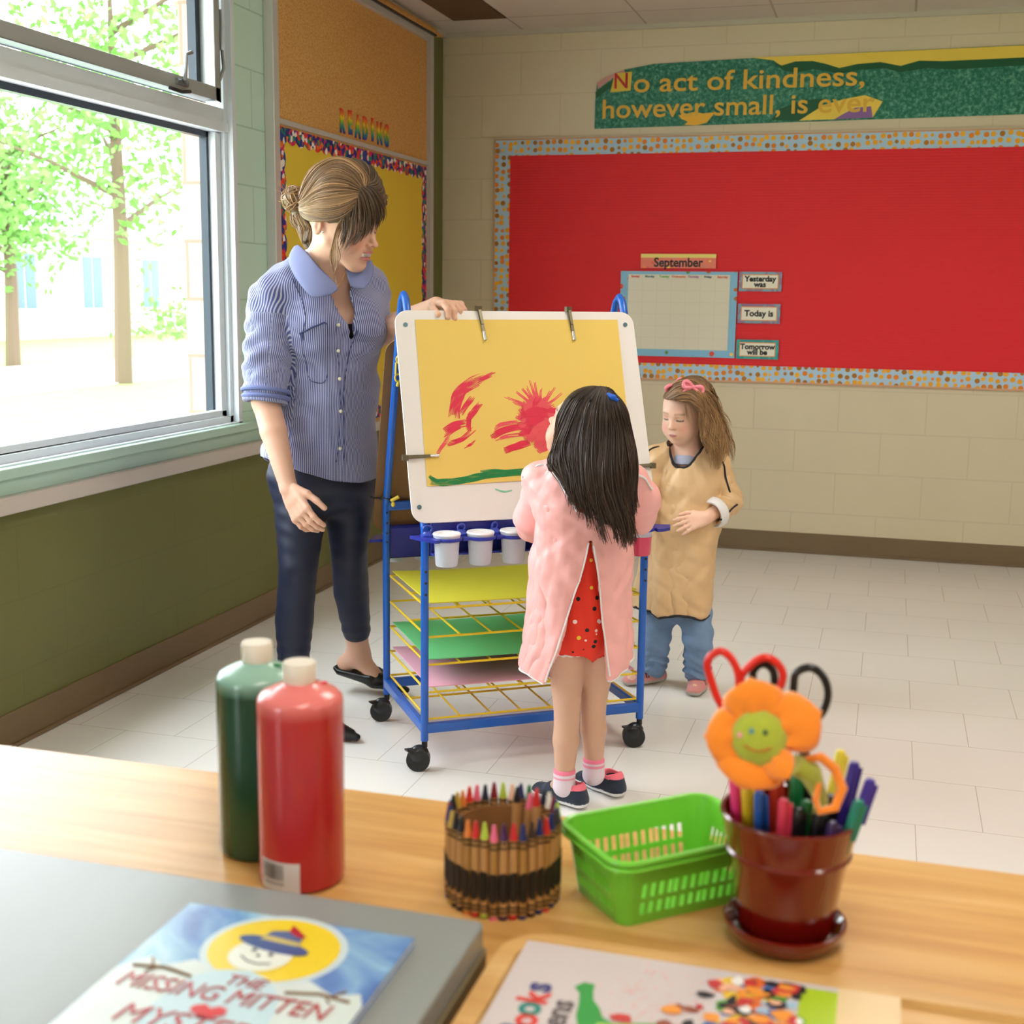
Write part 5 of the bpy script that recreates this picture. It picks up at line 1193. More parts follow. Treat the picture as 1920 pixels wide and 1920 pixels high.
def sheet3(name, rows, mat, parent, th=.003, sub=2):
    """thin cloth piece through rows of points"""
    q = MB(); nr, nc = len(rows), len(rows[0]); o = Vector(parent.location)
    q.add([Vector(p)-o for r in rows for p in r], [(i*nc+j, i*nc+j+1, (i+1)*nc+j+1, (i+1)*nc+j) for i in range(nr-1) for j in range(nc-1)])
    ob = q.build(name, mat, parent, smooth=True); ob.data.set_sharp_from_angle(angle=3.1)
    s = ob.modifiers.new('s', 'SOLIDIFY'); s.thickness = th; s.offset = 0
    s = ob.modifiers.new('u', 'SUBSURF'); s.levels = sub; s.render_levels = sub; return ob
def tubes(name, lines, r, mat, parent, n=6):
    q = MB(); o = Vector(parent.location)
    for l in lines: q.tube([Vector(p)-o for p in catmull(l, max(6, len(l)*5))], r, n)
    return q.build(name, mat, parent, smooth=True)
def striped(name, base_c, line_c, period, duty, attr='su', rough=.8):
    m = M(name, base_c, rough, sheen=.25, bump=.12, bscale=600); nt, nd, lk, b = nodes_of(m)
    a = nd.new('ShaderNodeAttribute'); a.attribute_name = attr
    d = nd.new('ShaderNodeMath'); d.operation = 'DIVIDE'; d.inputs[1].default_value = period; lk.new(a.outputs['Fac'], d.inputs[0])
    f = nd.new('ShaderNodeMath'); f.operation = 'FRACT'; lk.new(d.outputs[0], f.inputs[0])
    rp = ramp(nt, [(0, base_c), (duty-.06, base_c), (duty+.02, line_c), (.97, line_c)]); lk.new(f.outputs[0], rp.inputs['Fac']); lk.new(rp.outputs['Color'], b.inputs['Base Color']); return m
def cutcap(X, Y, Z, c, ax, rad, ln):
    t = (X-c[0])*ax[0]+(Y-c[1])*ax[1]+(Z-c[2])*ax[2]; rr_ = np.sqrt(np.maximum(0, (X-c[0])**2+(Y-c[1])**2+(Z-c[2])**2-t*t))
    return np.maximum(np.maximum(-t, t-ln), rr_-rad)
RES = float(os.environ.get('SDF_RES', '1'))


def snap(P, N, pts, off=.002):
    return [P[i]+N[i]*off for i in (int(np.argmin(((P-V3(q))**2).sum(1))) for q in pts)]
def seam(P, N, pts, off=.0015, n=16, face=None):
    f = -CFW if face is None else face; ok = np.where(N@f > -.15)[0]; c = catmull(pts, n)
    out = np.array([P[ok[int(np.argmin(((P[ok]-q)**2).sum(1)))]]+N[ok[int(np.argmin(((P[ok]-q)**2).sum(1)))]]*off for q in c])
    for _ in range(2): out[1:-1] = (out[:-2]+2*out[1:-1]+out[2:])/4
    return list(out)
def rim(P, c, rmax, n=40):
    a = np.arctan2(P[:, 1]-c[1], P[:, 0]-c[0]); r = np.hypot(P[:, 0]-c[0], P[:, 1]-c[1]); out = []
    for k in range(n):
        m = (np.abs((a-(-PI+2*PI*(k+.5)/n)+PI) % (2*PI)-PI) < PI/n*1.2) & (r < rmax); idx = np.where(m)[0]
        if len(idx): out.append(P[idx[np.argmax(P[idx, 2]-.5*r[idx])]])
    out = np.array(out)
    for _ in range(2): out = (np.roll(out, 1, 0)+2*out+np.roll(out, -1, 0))/4
    return list(out)+[out[0]]
def hem_ring(P, c, n=48, low=True):
    a = np.arctan2(P[:, 1]-c[1], P[:, 0]-c[0]); out = []
    for k in range(n):
        m = np.abs((a-(-PI+2*PI*(k+.5)/n)+PI) % (2*PI)-PI) < PI/n*1.2; idx = np.where(m)[0]
        if len(idx): out.append(P[idx[np.argmin(P[idx, 2]-.4*np.hypot(P[idx, 0]-c[0], P[idx, 1]-c[1]))]])
    return out
def shoe(name, hl, to, root, h=.05, wdt=.030, up_c=(.02, .03, .05), sole_c=(.8, .8, .8), trim=None, ank=None, strap=None):
    hl = V3(hl); to = V3(to); d = nrm(to-hl); sd = nrm(np.cross(d, ZV)); L = np.linalg.norm(to-hl)
    lo = np.minimum(hl, to)-.07; hi = np.maximum(hl, to)+.07; hi[2] = h+.06
    S = SDF(lo, hi, .002*RES)
    S.chain([hl+ZV*.022, hl+d*L*.45+ZV*.020, to-d*.010+ZV*.016], [(wdt*.85, .024), (wdt, .022), (wdt*.82, .016)], .012, side=sd)
    S.cone(hl+d*.008+ZV*(h-.012), hl+d*L*.62+ZV*.030, (wdt*.78, .026), (wdt*.8, .016), .012, side=sd)
    S.fn(lambda X, Y, Z: Z-.006, lo, hi, .003, 'sub')
    S.cone(hl+d*.012+ZV*(h+.02), hl+d*.016+ZV*(h-.016), wdt*.60, wdt*.62, .004, 'sub')
    P, Q = S.mesh(); N = normals(P, Q); z = P[:, 2]; col = np.tile(V3(up_c), (len(P), 1))
    t = (P-hl)@d/L; s_ = (P-hl)@sd
    if trim is not None:
        m = (z > h-.010+.012*np.abs(t-.1)) & (t < .35); col[m] = trim
    if strap is not None:
        m = (t > .42) & (t < .56) & (z > .028) & (np.abs((t*30) % 2-1) < .75); col[m] = strap
    col[z < .017] = sole_c
    return np_mesh('shoe', P, Q, clothm, col, None, root)

# ------------------------------------------------------------------ the teacher
def teacher():
    root = thing('person', 'woman with bun, striped blue shirt and navy leggings, one hand on top of easel board', 'person', (-1.52, 3.38, 0))
    hc = (-1.436, 3.300, 1.412); HH = .238; B = frame(25, 12)
    SD = nrm(V3((-.69, -.72, 0)))     # her right
    FR = nrm(V3((.72, -.69, 0)))      # front
    # ---- body: one surface
    S = SDF((-1.90, 2.95, -.01), (-1.00, 3.85, 1.60), .003*RES)
    head_sdf(S, hc, B, HH, mouth=1)
    nb_ = V3((-1.527, 3.360, 1.292)); S.cone(V3(hc)+HH*(-.13*B[1]-.28*B[2]), nb_, .053, .062, .03)
    chest = V3((-1.539, 3.400, 1.167)); waist = V3((-1.541, 3.400, 0.948)); hip = V3((-1.555, 3.400, 0.709))
    S.cone(nb_-ZV*.02, chest, (.09, .06), (.145, .095), .05, side=SD); S.cone(chest, waist, (.145, .095), (.12, .09), .05, side=SD); S.cone(waist, hip, (.12, .09), (.155, .11), .05, side=SD)
    for s in (.07, -.07): S.ell(chest+SD*s+FR*.07-ZV*.03, (.065, .06, .065), None, .04)
    shR = V3((-1.644, 3.280, 1.207)); shL = V3((-1.452, 3.490, 1.231))
    S.cone(nb_-ZV*.015, shR, .055, .052, .04); S.cone(nb_-ZV*.015, shL, .055, .05, .04)
    elR = V3((-1.642, 3.220, 0.932)); wrR = V3((-1.548, 3.160, 0.704))
    S.cone(shR, elR, .05, .038, .02); S.chain([elR, elR*.65+wrR*.35, wrR], [.037, .037, .0235], .012)
    hand_sdf(S, wrR, (-1.495, 3.130, 0.634), -CFW*.8-CR*.5, CR*.8-CFW*.5, .168, (.30, .38, .46, .52), .05, .0088)
    elL = V3((-1.446, 3.520, 1.103)); wrL = V3((-1.178, 3.312, 1.198))
    S.cone(shL, elL, .048, .04, .02); S.chain([elL, elL*.6+wrL*.4, wrL], [.038, .036, .0225], .012)
    # hand over the board edge
    hand_sdf(S, wrL, (-1.112, 3.258, 1.204), (.0, .05, 1), (-.61, -.79, 0), .16, (.80, .82, .84, .86), .04, .0085)
    # legs
    hR = V3((-1.594, 3.340, 0.699)); hL = V3((-1.508, 3.470, 0.686)); kR = V3((-1.576, 3.270, 0.457)); kL = V3((-1.498, 3.450, 0.486)); aR = V3((-1.601, 3.270, 0.057)); aL = V3((-1.521, 3.570, 0.137))
    S.chain([hR, kR, kR*.6+aR*.4-FR*.012, aR], [.080, .050, .050, .033], .03); S.chain([hL, kL, kL*.6+aL*.4-FR*.012, aL], [.080, .050, .048, .032], .03)
    # feet
    tR = V3((-1.415, 3.178, .022)); S.chain([aR, aR+V3((-.02, .01, -.045)), ], [.034, .032], .02); S.cone(aR+V3((0, 0, -.03)), tR, (.030, .030), (.036, .016), .02, side=(.2, .98, 0))
    heelL = V3((-1.577, 3.590, 0.075)); toeL = V3((-1.375, 3.600, 0.016)); S.cone(aL, heelL+V3((.006, 0, .014)), .031, .028, .02); S.cone(aL-ZV*.02, toeL*.62+heelL*.38, (.03, .03), (.030, .016), .025, side=CFW)
    P, Q = S.mesh(); skin = (.68, .40, .285)
    col = head_col(P, hc, B, HH, skin, mouth=1, brow=(.12, .07, .04), lip=(.50, .17, .15))
    np_mesh('body', P, Q, skinm, col, None, root)
    # ---- shirt
    S = SDF((-1.90, 2.95, .60), (-1.20, 3.85, 1.42), .003*RES)
    S.cone(nb_+ZV*.005, chest+ZV*.06, (.085, .07), (.165, .112), .04, side=SD)
    S.cone(chest+ZV*.06, chest-ZV*.03, (.165, .112), (.162, .125), .04, side=SD)
    for s in (.07, -.07): S.ell(chest+SD*s+FR*.075-ZV*.03, (.075, .07, .08), None, .04)
    hem = V3((-1.564, 3.400, 0.716))
    S.cone(chest-ZV*.02, waist, (.158, .118), (.142, .118), .05, side=SD); S.cone(waist, hem+ZV*.03, (.142, .118), (.166, .142), .05, side=SD); S.cone(hem+ZV*.03, hem-ZV*.06, (.168, .142), (.168, .142), .03, side=SD)
    S.cone(nb_-ZV*.0, shR+ZV*.005, (.06, .05), (.066, .062), .04, side=(0, 0, 1)); S.cone(nb_, shL+ZV*.005, .055, .062, .04)
    T = SDF((-1.90, 2.95, .60), (-1.20, 3.85, 1.42), .003*RES); T.chain([shR, shR*.5+elR*.5+SD*.006, elR+ZV*.012], [.068, .066, .060], .03); T.chain([shL, shL*.4+elL*.6, elL+V3((-.0, .0, .01))], [.062, .058, .054], .03)
    # cut: hem plane (curved shirt-tail), sleeve ends, neck hole, V opening; hollow
    S.shell(.009); T.shell(.009)
    hz = hem[2]
    S.fn(lambda X, Y, Z: Z-(hz-.012+.55*((X-hem[0])*FR[1]*-1+(Y-hem[1])*FR[0])**2*2+.03*np.clip(((X-hem[0])*SD[0]+(Y-hem[1])*SD[1])/.15, -1, 1)), (-1.9, 2.95, .60), (-1.2, 3.85, .85), .002, 'sub')
    axR = nrm(elR-shR); cut = elR-ZV*.004
    T.fn(lambda X, Y, Z: cutcap(X, Y, Z, cut, axR, .09, .10), elR-.11, elR+.11, .002, 'sub')
    axL = nrm(elL-shL); c2 = elL-axL*.012
    T.fn(lambda X, Y, Z: cutcap(X, Y, Z, c2, axL, .09, .09), elL-.1, elL+.1, .002, 'sub')
    S.join(T, .006)
    S.cone(nb_+ZV*.05, nb_-ZV*.03+FR*.02, .066, .060, .01, 'sub')
    v0 = V3((-1.457, 3.300, 1.282)); v1 = V3((-1.407, 3.300, 1.124))
    for t in np.linspace(0, 1, 9):
        c = v0*(1-t)+v1*t; S.ell(c+FR*.0, (.040*(1-t)+.006, .12, .018), np.array([SD, FR, ZV]), .006, 'sub')
    P, Q = S.mesh(); N = normals(P, Q)
    disp = waves(P, [((.2, .1, 1), .11, .0022, 2.2), ((.6, -.3, .75), .075, .0018, 2.8), ((-.5, .4, .7), .06, .0012, 3.0), ((.9, .3, .1), .09, .0012, 2.0)])
    dR = np.linalg.norm(P-elR, axis=1); disp += .003*np.sin((P@axR)*210+np.sin(P[:, 0]*40))*np.exp(-(dR/.10)**2)
    rl = P-shR; tR_ = rl@axR; arm = (np.linalg.norm(rl-np.outer(tR_, axR), axis=1) < .078) & (tR_ > .03)
    disp += .0035*np.sin(tR_*120+3*np.sin(P@V3((30, 10, 5))))*arm*np.exp(-((tR_-.15)/.09)**2)
    P = P+N*disp[:, None]
    N2 = normals(P, Q)
    rel = P-V3((waist[0], waist[1], 0)); th = np.arctan2(rel@SD, rel@FR); su = th*.15
    e1 = nrm(np.cross(axR, ZV+V3((.1, 0, 0)))); e2 = np.cross(axR, e1); sa = np.arctan2(rl@e1, rl@e2)*.066
    su = np.where(arm & (tR_ > .05), sa, su)
    sh = striped('blue_pinstripe_cotton', rgb(72, 80, 136), rgb(174, 176, 200), .0052, .58)
    shirt = np_mesh('shirt', P, Q, sh, None, {'su': su}, root); shirt['label'] = 'blue and white pinstriped button shirt'
    # cuff band, collar, placket, pocket, buttons
    ring = lambda c, ax, r, e1, e2: [c+r*(math.cos(a)*e1+math.sin(a)*e2) for a in np.linspace(0, 2*PI, 25)]
    q = MB(); o = V3(root.location); q.tube([Vector(p-o) for p in ring(elR+ZV*.010, axR, .061, e1, e2)[:-1]], .006, 8, closed=True)
    q.tube([Vector(p-o) for p in ring(elR+ZV*.028, axR, .062, e1, e2)[:-1]], .006, 8, closed=True)
    cf = q.build('sleeve_cuff', M('cuff_cotton', rgb(108, 118, 168), .8), root, smooth=True)
    colm = M('collar_cotton', rgb(122, 128, 170), .8, bump=.1, bscale=500)
    sheet3('collar', [[(-1.585, 3.310, 1.367), (-1.531, 3.260, 1.340), (-1.486, 3.235, 1.301), (-1.447, 3.235, 1.266), (-1.424, 3.245, 1.244)],
                      [(-1.593, 3.290, 1.344), (-1.552, 3.240, 1.308), (-1.509, 3.210, 1.268), (-1.468, 3.205, 1.234), (-1.434, 3.225, 1.224)],
                      [(-1.600, 3.280, 1.317), (-1.568, 3.235, 1.285), (-1.527, 3.205, 1.247), (-1.491, 3.200, 1.209), (-1.467, 3.215, 1.218)]], colm, root, .004, 1)
    sheet3('collar', [[(-1.471, 3.360, 1.332), (-1.449, 3.320, 1.299), (-1.432, 3.300, 1.270), (-1.417, 3.290, 1.242)],
                      [(-1.429, 3.360, 1.329), (-1.406, 3.330, 1.307), (-1.393, 3.310, 1.278), (-1.399, 3.295, 1.239)],
                      [(-1.386, 3.370, 1.327), (-1.372, 3.350, 1.303), (-1.363, 3.330, 1.274), (-1.379, 3.300, 1.235)]], colm, root, .004, 1)
    sm_ = M('shirt_seam', rgb(58, 64, 108), .8)
    tubes('pocket_edge', [seam(P, N2, [(-1.541, 3.210, 1.112), (-1.485, 3.205, 1.133), (-1.435, 3.205, 1.154)])], .0022, sm_, root)
    tubes('pocket_seam', [seam(P, N2, [(-1.538, 3.210, 1.109), (-1.527, 3.210, 1.026), (-1.468, 3.210, 0.988), (-1.411, 3.210, 1.055), (-1.434, 3.210, 1.151)], n=30)], .0009, sm_, root)
    tubes('placket_seam', [seam(P, N2, [(-1.377, 3.230, 1.122), (-1.383, 3.230, 0.958), (-1.404, 3.230, 0.756)], n=24), seam(P, N2, [(-1.363, 3.240, 1.122), (-1.367, 3.240, 0.958), (-1.383, 3.240, 0.756)], n=24)], .0010, sm_, root)
    tubes('shoulder_seam', [seam(P, N2, [(-1.570, 3.250, 1.268), (-1.538, 3.220, 1.212), (-1.522, 3.210, 1.155), (-1.537, 3.200, 1.084)], n=20)], .0010, sm_, root)
    q = MB()
    for c in seam(P, N2, [(-1.370, 3.232, 1.146), (-1.366, 3.218, 1.066), (-1.370, 3.226, 0.990), (-1.372, 3.226, 0.915), (-1.381, 3.222, 0.834)], .002, 5):
        q.ell(Vector(c)-Vector(root.location), (.0050, .0050, .0050), None, 10, 8)
    q.build('shirt_buttons', M('pearl_button', rgb(226, 220, 190), .3), root, smooth=True)
    # black top seen in the opening
    S2 = SDF((-1.62, 3.10, .95), (-1.30, 3.5, 1.24), .004*RES); S2.cone(chest-ZV*.02, chest-ZV*.10, (.150, .103), (.145, .105), .03, side=SD)
    for s in (.07, -.07): S2.ell(chest+SD*s+FR*.074-ZV*.045, (.066, .062, .058), None, .04)
    P, Q = S2.mesh(); np_mesh('black_top', P, Q, M('black_knit', (.012, .012, .016), .8), None, None, root)
    # ---- leggings
    S = SDF((-1.90, 2.95, .08), (-1.20, 3.85, .90), .003*RES)
    g = .005
    S.cone(waist-ZV*.12, hip, (.135, .105), (.158+g, .115+g), .05, side=SD)
    S.chain([hR, kR, kR*.6+aR*.4-FR*.012, aR+(kR-aR)*.10], [.086, .054, .054, .038], .03); S.chain([hL, kL, kL*.6+aL*.4-FR*.012, aL+(kL-aL)*.22], [.086, .054, .053, .043], .03)
    cl = aL+(kL-aL)*.16; ax = nrm(aL-kL)
    S.fn(lambda X, Y, Z: np.maximum(-((X-cl[0])*ax[0]+(Y-cl[1])*ax[1]+(Z-cl[2])*ax[2]), np.sqrt((X-cl[0])**2+(Y-cl[1])**2+(Z-cl[2])**2)-.08), cl-.09, cl+.09, .002, 'sub')
    P, Q = S.mesh(); N = normals(P, Q)
    P = P+N*(waves(P, [((.1, .1, 1), .05, .0006, 2.5)])+.0012*np.sin(P[:, 2]*180)*np.exp(-((P[:, 2]-aL[2]-.07)/.05)**2))[:, None]
    lm = M('navy_leggings', rgb(22, 28, 52), .5); np_mesh('leggings', P, Q, lm, None, None, root)
    # ---- shoes: pointed black mules
    bl_ = M('black_leather', (.008, .009, .011), .3)
    for nm, hl, to, an in (('shoe', V3((-1.585, 3.215, .028)), V3((-1.355, 3.163, .016)), aR), ('shoe', heelL-ZV*.010-V3((.012, 0, 0)), toeL+V3((0, 0, .004)), aL)):
        lo = np.minimum(hl, to)-.08; hi = np.maximum(hl, to)+.08; S = SDF(lo, hi, .0025*RES); dd = nrm(to-hl); sd = nrm(np.cross(dd, ZV)); upv = np.cross(sd, dd)
        S.cone(hl, hl*.45+to*.55, (.031, .012), (.041, .013), .02, side=sd); S.cone(hl*.45+to*.55, to, (.041, .014), (.012, .010), .02, side=sd)
        S.cone(hl*.50+to*.50+upv*.016, hl*.12+to*.88+upv*.004, (.040, .030), (.022, .012), .015, side=sd)
        S.cone(hl*.8+to*.2+upv*.03, hl*.35+to*.65+upv*.060, (.024, .028), (.026, .022), .008, 'sub', side=sd)
        for s in (-1, 1): S.cone(hl+upv*.006+sd*.026*s, hl*.5+to*.5+upv*.016+sd*.036*s, .006, .008, .008)
        S.cone(hl+upv*.008-dd*.012-sd*.02, hl+upv*.010-dd*.012+sd*.02, .008, .008, .01)
        P, Q = S.mesh(); np_mesh('shoe', P, Q, bl_, None, None, root)
    # ---- hair
    blond, dark, light = (.28, .145, .062), (.052, .024, .012), (.38, .215, .10)
    S = SDF((-1.75, 3.1, 1.27), (-1.28, 3.5, 1.64), .003*RES)
    S.ell((-1.443, 3.300, 1.474), (.089, .120, .111), frame(25, 40), .02); S.ell((-1.537, 3.360, 1.409), (.040, .036, .042), B, .03)
    # keep the face and ear free
    W_ = lambda x, y, z: V3(hc)+HH*(B[0]*x+B[1]*y+B[2]*z)
    S.ell(W_(0, .44, -.14), (.10, .085, .10), B, .02, 'sub'); S.ell(W_(.38, -.12, -.10), (.030, .024, .034), B, .01, 'sub'); S.ell(W_(0, .16, -.42), (.11, .10, .09), B, .02, 'sub')
    parts = [solid(S, (.13, .085, .05))]
    C = (-1.443, 3.300, 1.474)
    front = [(-1.3661, 3.2295, 1.5109), (-1.3889, 3.2229, 1.5242), (-1.4100, 3.2194, 1.5310)]
    g1 = [[(-1.3540, 3.2364, 1.5045), (-1.3726, 3.2454, 1.5437), (-1.4214, 3.2463, 1.5704), (-1.4725, 3.2299, 1.5491), (-1.5043, 3.2242, 1.5051), (-1.5306, 3.2394, 1.4719)],
          [(-1.3604, 3.2300, 1.5013), (-1.3902, 3.2260, 1.5313), (-1.4345, 3.2236, 1.5453), (-1.4736, 3.2182, 1.5248), (-1.5032, 3.2215, 1.4911), (-1.5337, 3.2427, 1.4680)],
          [(-1.3622, 3.2271, 1.4957), (-1.3935, 3.2158, 1.5101), (-1.4365, 3.2101, 1.5142), (-1.4741, 3.2119, 1.5011), (-1.5072, 3.2229, 1.4775), (-1.5376, 3.2475, 1.4628)],
          [(-1.3640, 3.2241, 1.4873), (-1.3945, 3.2105, 1.4865), (-1.4374, 3.2046, 1.4824), (-1.4750, 3.2099, 1.4763), (-1.5101, 3.2253, 1.4638), (-1.5426, 3.2544, 1.4577)],
          [(-1.3661, 3.2215, 1.4762), (-1.3985, 3.2088, 1.4592), (-1.4431, 3.2062, 1.4511), (-1.4782, 3.2128, 1.4518), (-1.5141, 3.2302, 1.4504), (-1.5519, 3.2705, 1.4532)],
          [(-1.3737, 3.2179, 1.4555), (-1.4077, 3.2117, 1.4321), (-1.4514, 3.2138, 1.4242), (-1.4856, 3.2215, 1.4289), (-1.5198, 3.2386, 1.4370), (-1.5524, 3.2742, 1.4484)],
          [(-1.3863, 3.2151, 1.4404), (-1.4148, 3.2138, 1.4226), (-1.4495, 3.2162, 1.4174), (-1.4889, 3.2282, 1.4168), (-1.5279, 3.2522, 1.4253), (-1.5510, 3.2745, 1.4437)]]
    parts.append(strands(g1, 1100, 18, .0018, .0014, (dark, light, light), 1, .004, .6, ctr=C, ends=.02, clump=60, ck=.35))
    gt = [[(-1.3515, 3.2377, 1.5019), (-1.3495, 3.2551, 1.5265), (-1.3845, 3.2593, 1.5643), (-1.4342, 3.2583, 1.5814), (-1.4840, 3.2490, 1.5676), (-1.5174, 3.2433, 1.5344), (-1.5358, 3.2445, 1.4904)], [(-1.3540, 3.2364, 1.5045), (-1.3639, 3.2460, 1.5355), (-1.4071, 3.2482, 1.5677), (-1.4509, 3.2437, 1.5707), (-1.4901, 3.2348, 1.5471), (-1.5200, 3.2348, 1.5089), (-1.5357, 3.2438, 1.4792)]]
    parts.append(strands(gt, 260, 18, .0018, .0016, (dark, light, light), 7, .004, .6, ctr=C, ends=.02))
    g3 = [[(-1.3547, 3.2382, 1.5101), (-1.3578, 3.2533, 1.5360), (-1.3770, 3.2706, 1.5653), (-1.4031, 3.2747, 1.5812)], [(-1.3524, 3.2399, 1.5089), (-1.3490, 3.2648, 1.5342), (-1.3614, 3.2842, 1.5567), (-1.3783, 3.2883, 1.5711)], [(-1.3511, 3.2405, 1.5075), (-1.3402, 3.2692, 1.5235), (-1.3490, 3.2984, 1.5441), (-1.3626, 3.3126, 1.5564)], [(-1.3497, 3.2407, 1.5048), (-1.3301, 3.2740, 1.5045), (-1.3343, 3.2995, 1.5205), (-1.3449, 3.3169, 1.5329)], [(-1.3494, 3.2398, 1.5020), (-1.3232, 3.2792, 1.4801), (-1.3243, 3.3047, 1.4889), (-1.3311, 3.3205, 1.4998)], [(-1.3491, 3.2391, 1.4992), (-1.3239, 3.2730, 1.4589), (-1.3228, 3.3083, 1.4613), (-1.3269, 3.3220, 1.4694)]]
    parts.append(strands(g3, 420, 12, .0018, .0012, ((.04, .024, .014), (.17, .105, .06)), 9, .002, .4, ctr=C, ends=.02))
    gn = [[(-1.4946, 3.2878, 1.3704), (-1.5094, 3.2845, 1.3808), (-1.5257, 3.2807, 1.3970), (-1.5405, 3.2772, 1.4186), (-1.5495, 3.2749, 1.4389)], [(-1.542, 3.300, 1.347), (-1.556, 3.310, 1.367), (-1.5297, 3.2796, 1.4021), (-1.5416, 3.2768, 1.4207), (-1.5489, 3.2750, 1.4373)]]
    gn.append([(-1.569, 3.330, 1.354), (-1.583, 3.340, 1.371), (-1.597, 3.350, 1.394), (-1.608, 3.360, 1.423), (-1.608, 3.360, 1.445)])
    parts.append(strands(gn, 260, 12, .0014, .0016, (dark, blond, blond), 8, .002, .6, ctr=C, ends=.02))
    # bangs sweep from the part to the front and down over the temple
    g2 = [[(-1.3636, 3.2307, 1.5096), (-1.3381, 3.2565, 1.5060), (-1.3193, 3.2768, 1.4771), (-1.3190, 3.2986, 1.4453), (-1.3280, 3.3054, 1.4206)],
          [(-1.3633, 3.2299, 1.5068), (-1.3404, 3.2472, 1.4943), (-1.3246, 3.2597, 1.4580), (-1.3258, 3.2775, 1.4246), (-1.3356, 3.2861, 1.4042)],
          [(-1.3653, 3.2274, 1.5039), (-1.3458, 3.2381, 1.4841), (-1.3353, 3.2487, 1.4436), (-1.3441, 3.2696, 1.4034), (-1.338, 3.225, 1.372)],
          [(-1.3674, 3.2252, 1.5010), (-1.3542, 3.2292, 1.4698), (-1.3500, 3.2402, 1.4294), (-1.346, 3.215, 1.385), (-1.375, 3.218, 1.350)],
          [(-1.3696, 3.2231, 1.4982), (-1.3637, 3.2228, 1.4626), (-1.3671, 3.2301, 1.4220), (-1.365, 3.210, 1.380), (-1.392, 3.215, 1.344)],
          [(-1.3718, 3.2212, 1.4953), (-1.3788, 3.2156, 1.4554), (-1.3891, 3.2211, 1.4188), (-1.388, 3.207, 1.380), (-1.409, 3.213, 1.339)],
          [(-1.3741, 3.2194, 1.4925), (-1.3950, 3.2110, 1.4484), (-1.4136, 3.2177, 1.4132), (-1.425, 3.215, 1.372), (-1.444, 3.222, 1.328)]]
    parts.append(strands(g2, 230, 16, .0014, .0016, ((.035, .02, .012), (.15, .09, .05)), 2, .003, .9, ctr=C, ends=.2, clump=22))
    parts.append(strands([[(-1.3935, 3.2142, 1.4349), (-1.4205, 3.2196, 1.4078), (-1.434, 3.215, 1.363), (-1.446, 3.220, 1.318), (-1.429, 3.215, 1.276), (-1.421, 3.210, 1.244)], [(-1.3885, 3.2165, 1.4323), (-1.4105, 3.2245, 1.4012), (-1.418, 3.212, 1.359), (-1.408, 3.210, 1.322), (-1.424, 3.210, 1.290), (-1.436, 3.210, 1.255)]], 26, 16, .0012, .0012, (blond, light), 3, .002, .9, ctr=C))
    np_mesh('hair', *merge(parts)[:2], hairm, merge(parts)[2], None, root)
    # bun
    S = SDF((-1.78, 3.15, 1.30), (-1.50, 3.50, 1.58), .003*RES); bc = V3((-1.613, 3.360, 1.483)); b2 = V3((-1.601, 3.370, 1.428))
    S.ell(bc, (.034, .036, .036), None, .01); S.ell(b2, (.024, .028, .030), None, .012)
    parts = [solid(S, (.22, .15, .09))]; rd = np.random.RandomState(5)
    for k in range(90):
        c, rr_ = (bc, .036) if k < 65 else (b2, .028); ax_ = nrm(rd.normal(0, 1, 3)*V3((.6, 1, .5))); e1_ = nrm(np.cross(ax_, V3((.2, .3, .9)))); e2_ = np.cross(ax_, e1_); t0 = rd.uniform(0, 6.28); of = rd.uniform(-.5, .5)
        ln = [c+ax_*rr_*of+math.sqrt(1-of*of)*rr_*1.02*(math.cos(a)*e1_+math.sin(a)*e2_) for a in np.linspace(t0, t0+rd.uniform(1.5, 3.5), 8)]
        parts.append(strands([ln, ln], 1, 10, .0022, .0008, (blond, light), 100+k, ends=0))
    for k in range(10):
        d = nrm(rd.normal(0, 1, 3)+V3((-.6, -.3, .3))); parts.append(strands([[bc+d*.02, bc+d*.045, bc+d*.06+ZV*rd.uniform(-.01, .01)]]*2, 2, 6, .0007, .002, (light, light), 300+k))
    np_mesh('hair_bun', *merge(parts)[:2], hairm, merge(parts)[2], None, root)
    q = MB(); q.tube([Vector(p)-root.location for p in catmull([(-1.504, 3.285, 1.287), (-1.472, 3.255, 1.255), (-1.437, 3.250, 1.247), (-1.427, 3.270, 1.277), (-1.435, 3.300, 1.299)], 20)], .0008, 5)
    q.ell(Vector((-1.436, 3.247, 1.245))-root.location, (.003, .003, .004)); q.build('necklace', M('gold_metal', rgb(220, 170, 80), .25, .9), root, smooth=True)
    q = MB(); q.ell(Vector(W_(.375, -.03, -.115))-root.location, (.003, .003, .003)); q.build('earring', M('silver_stud', rgb(210, 210, 215), .2, .9), root, smooth=True)
teacher()

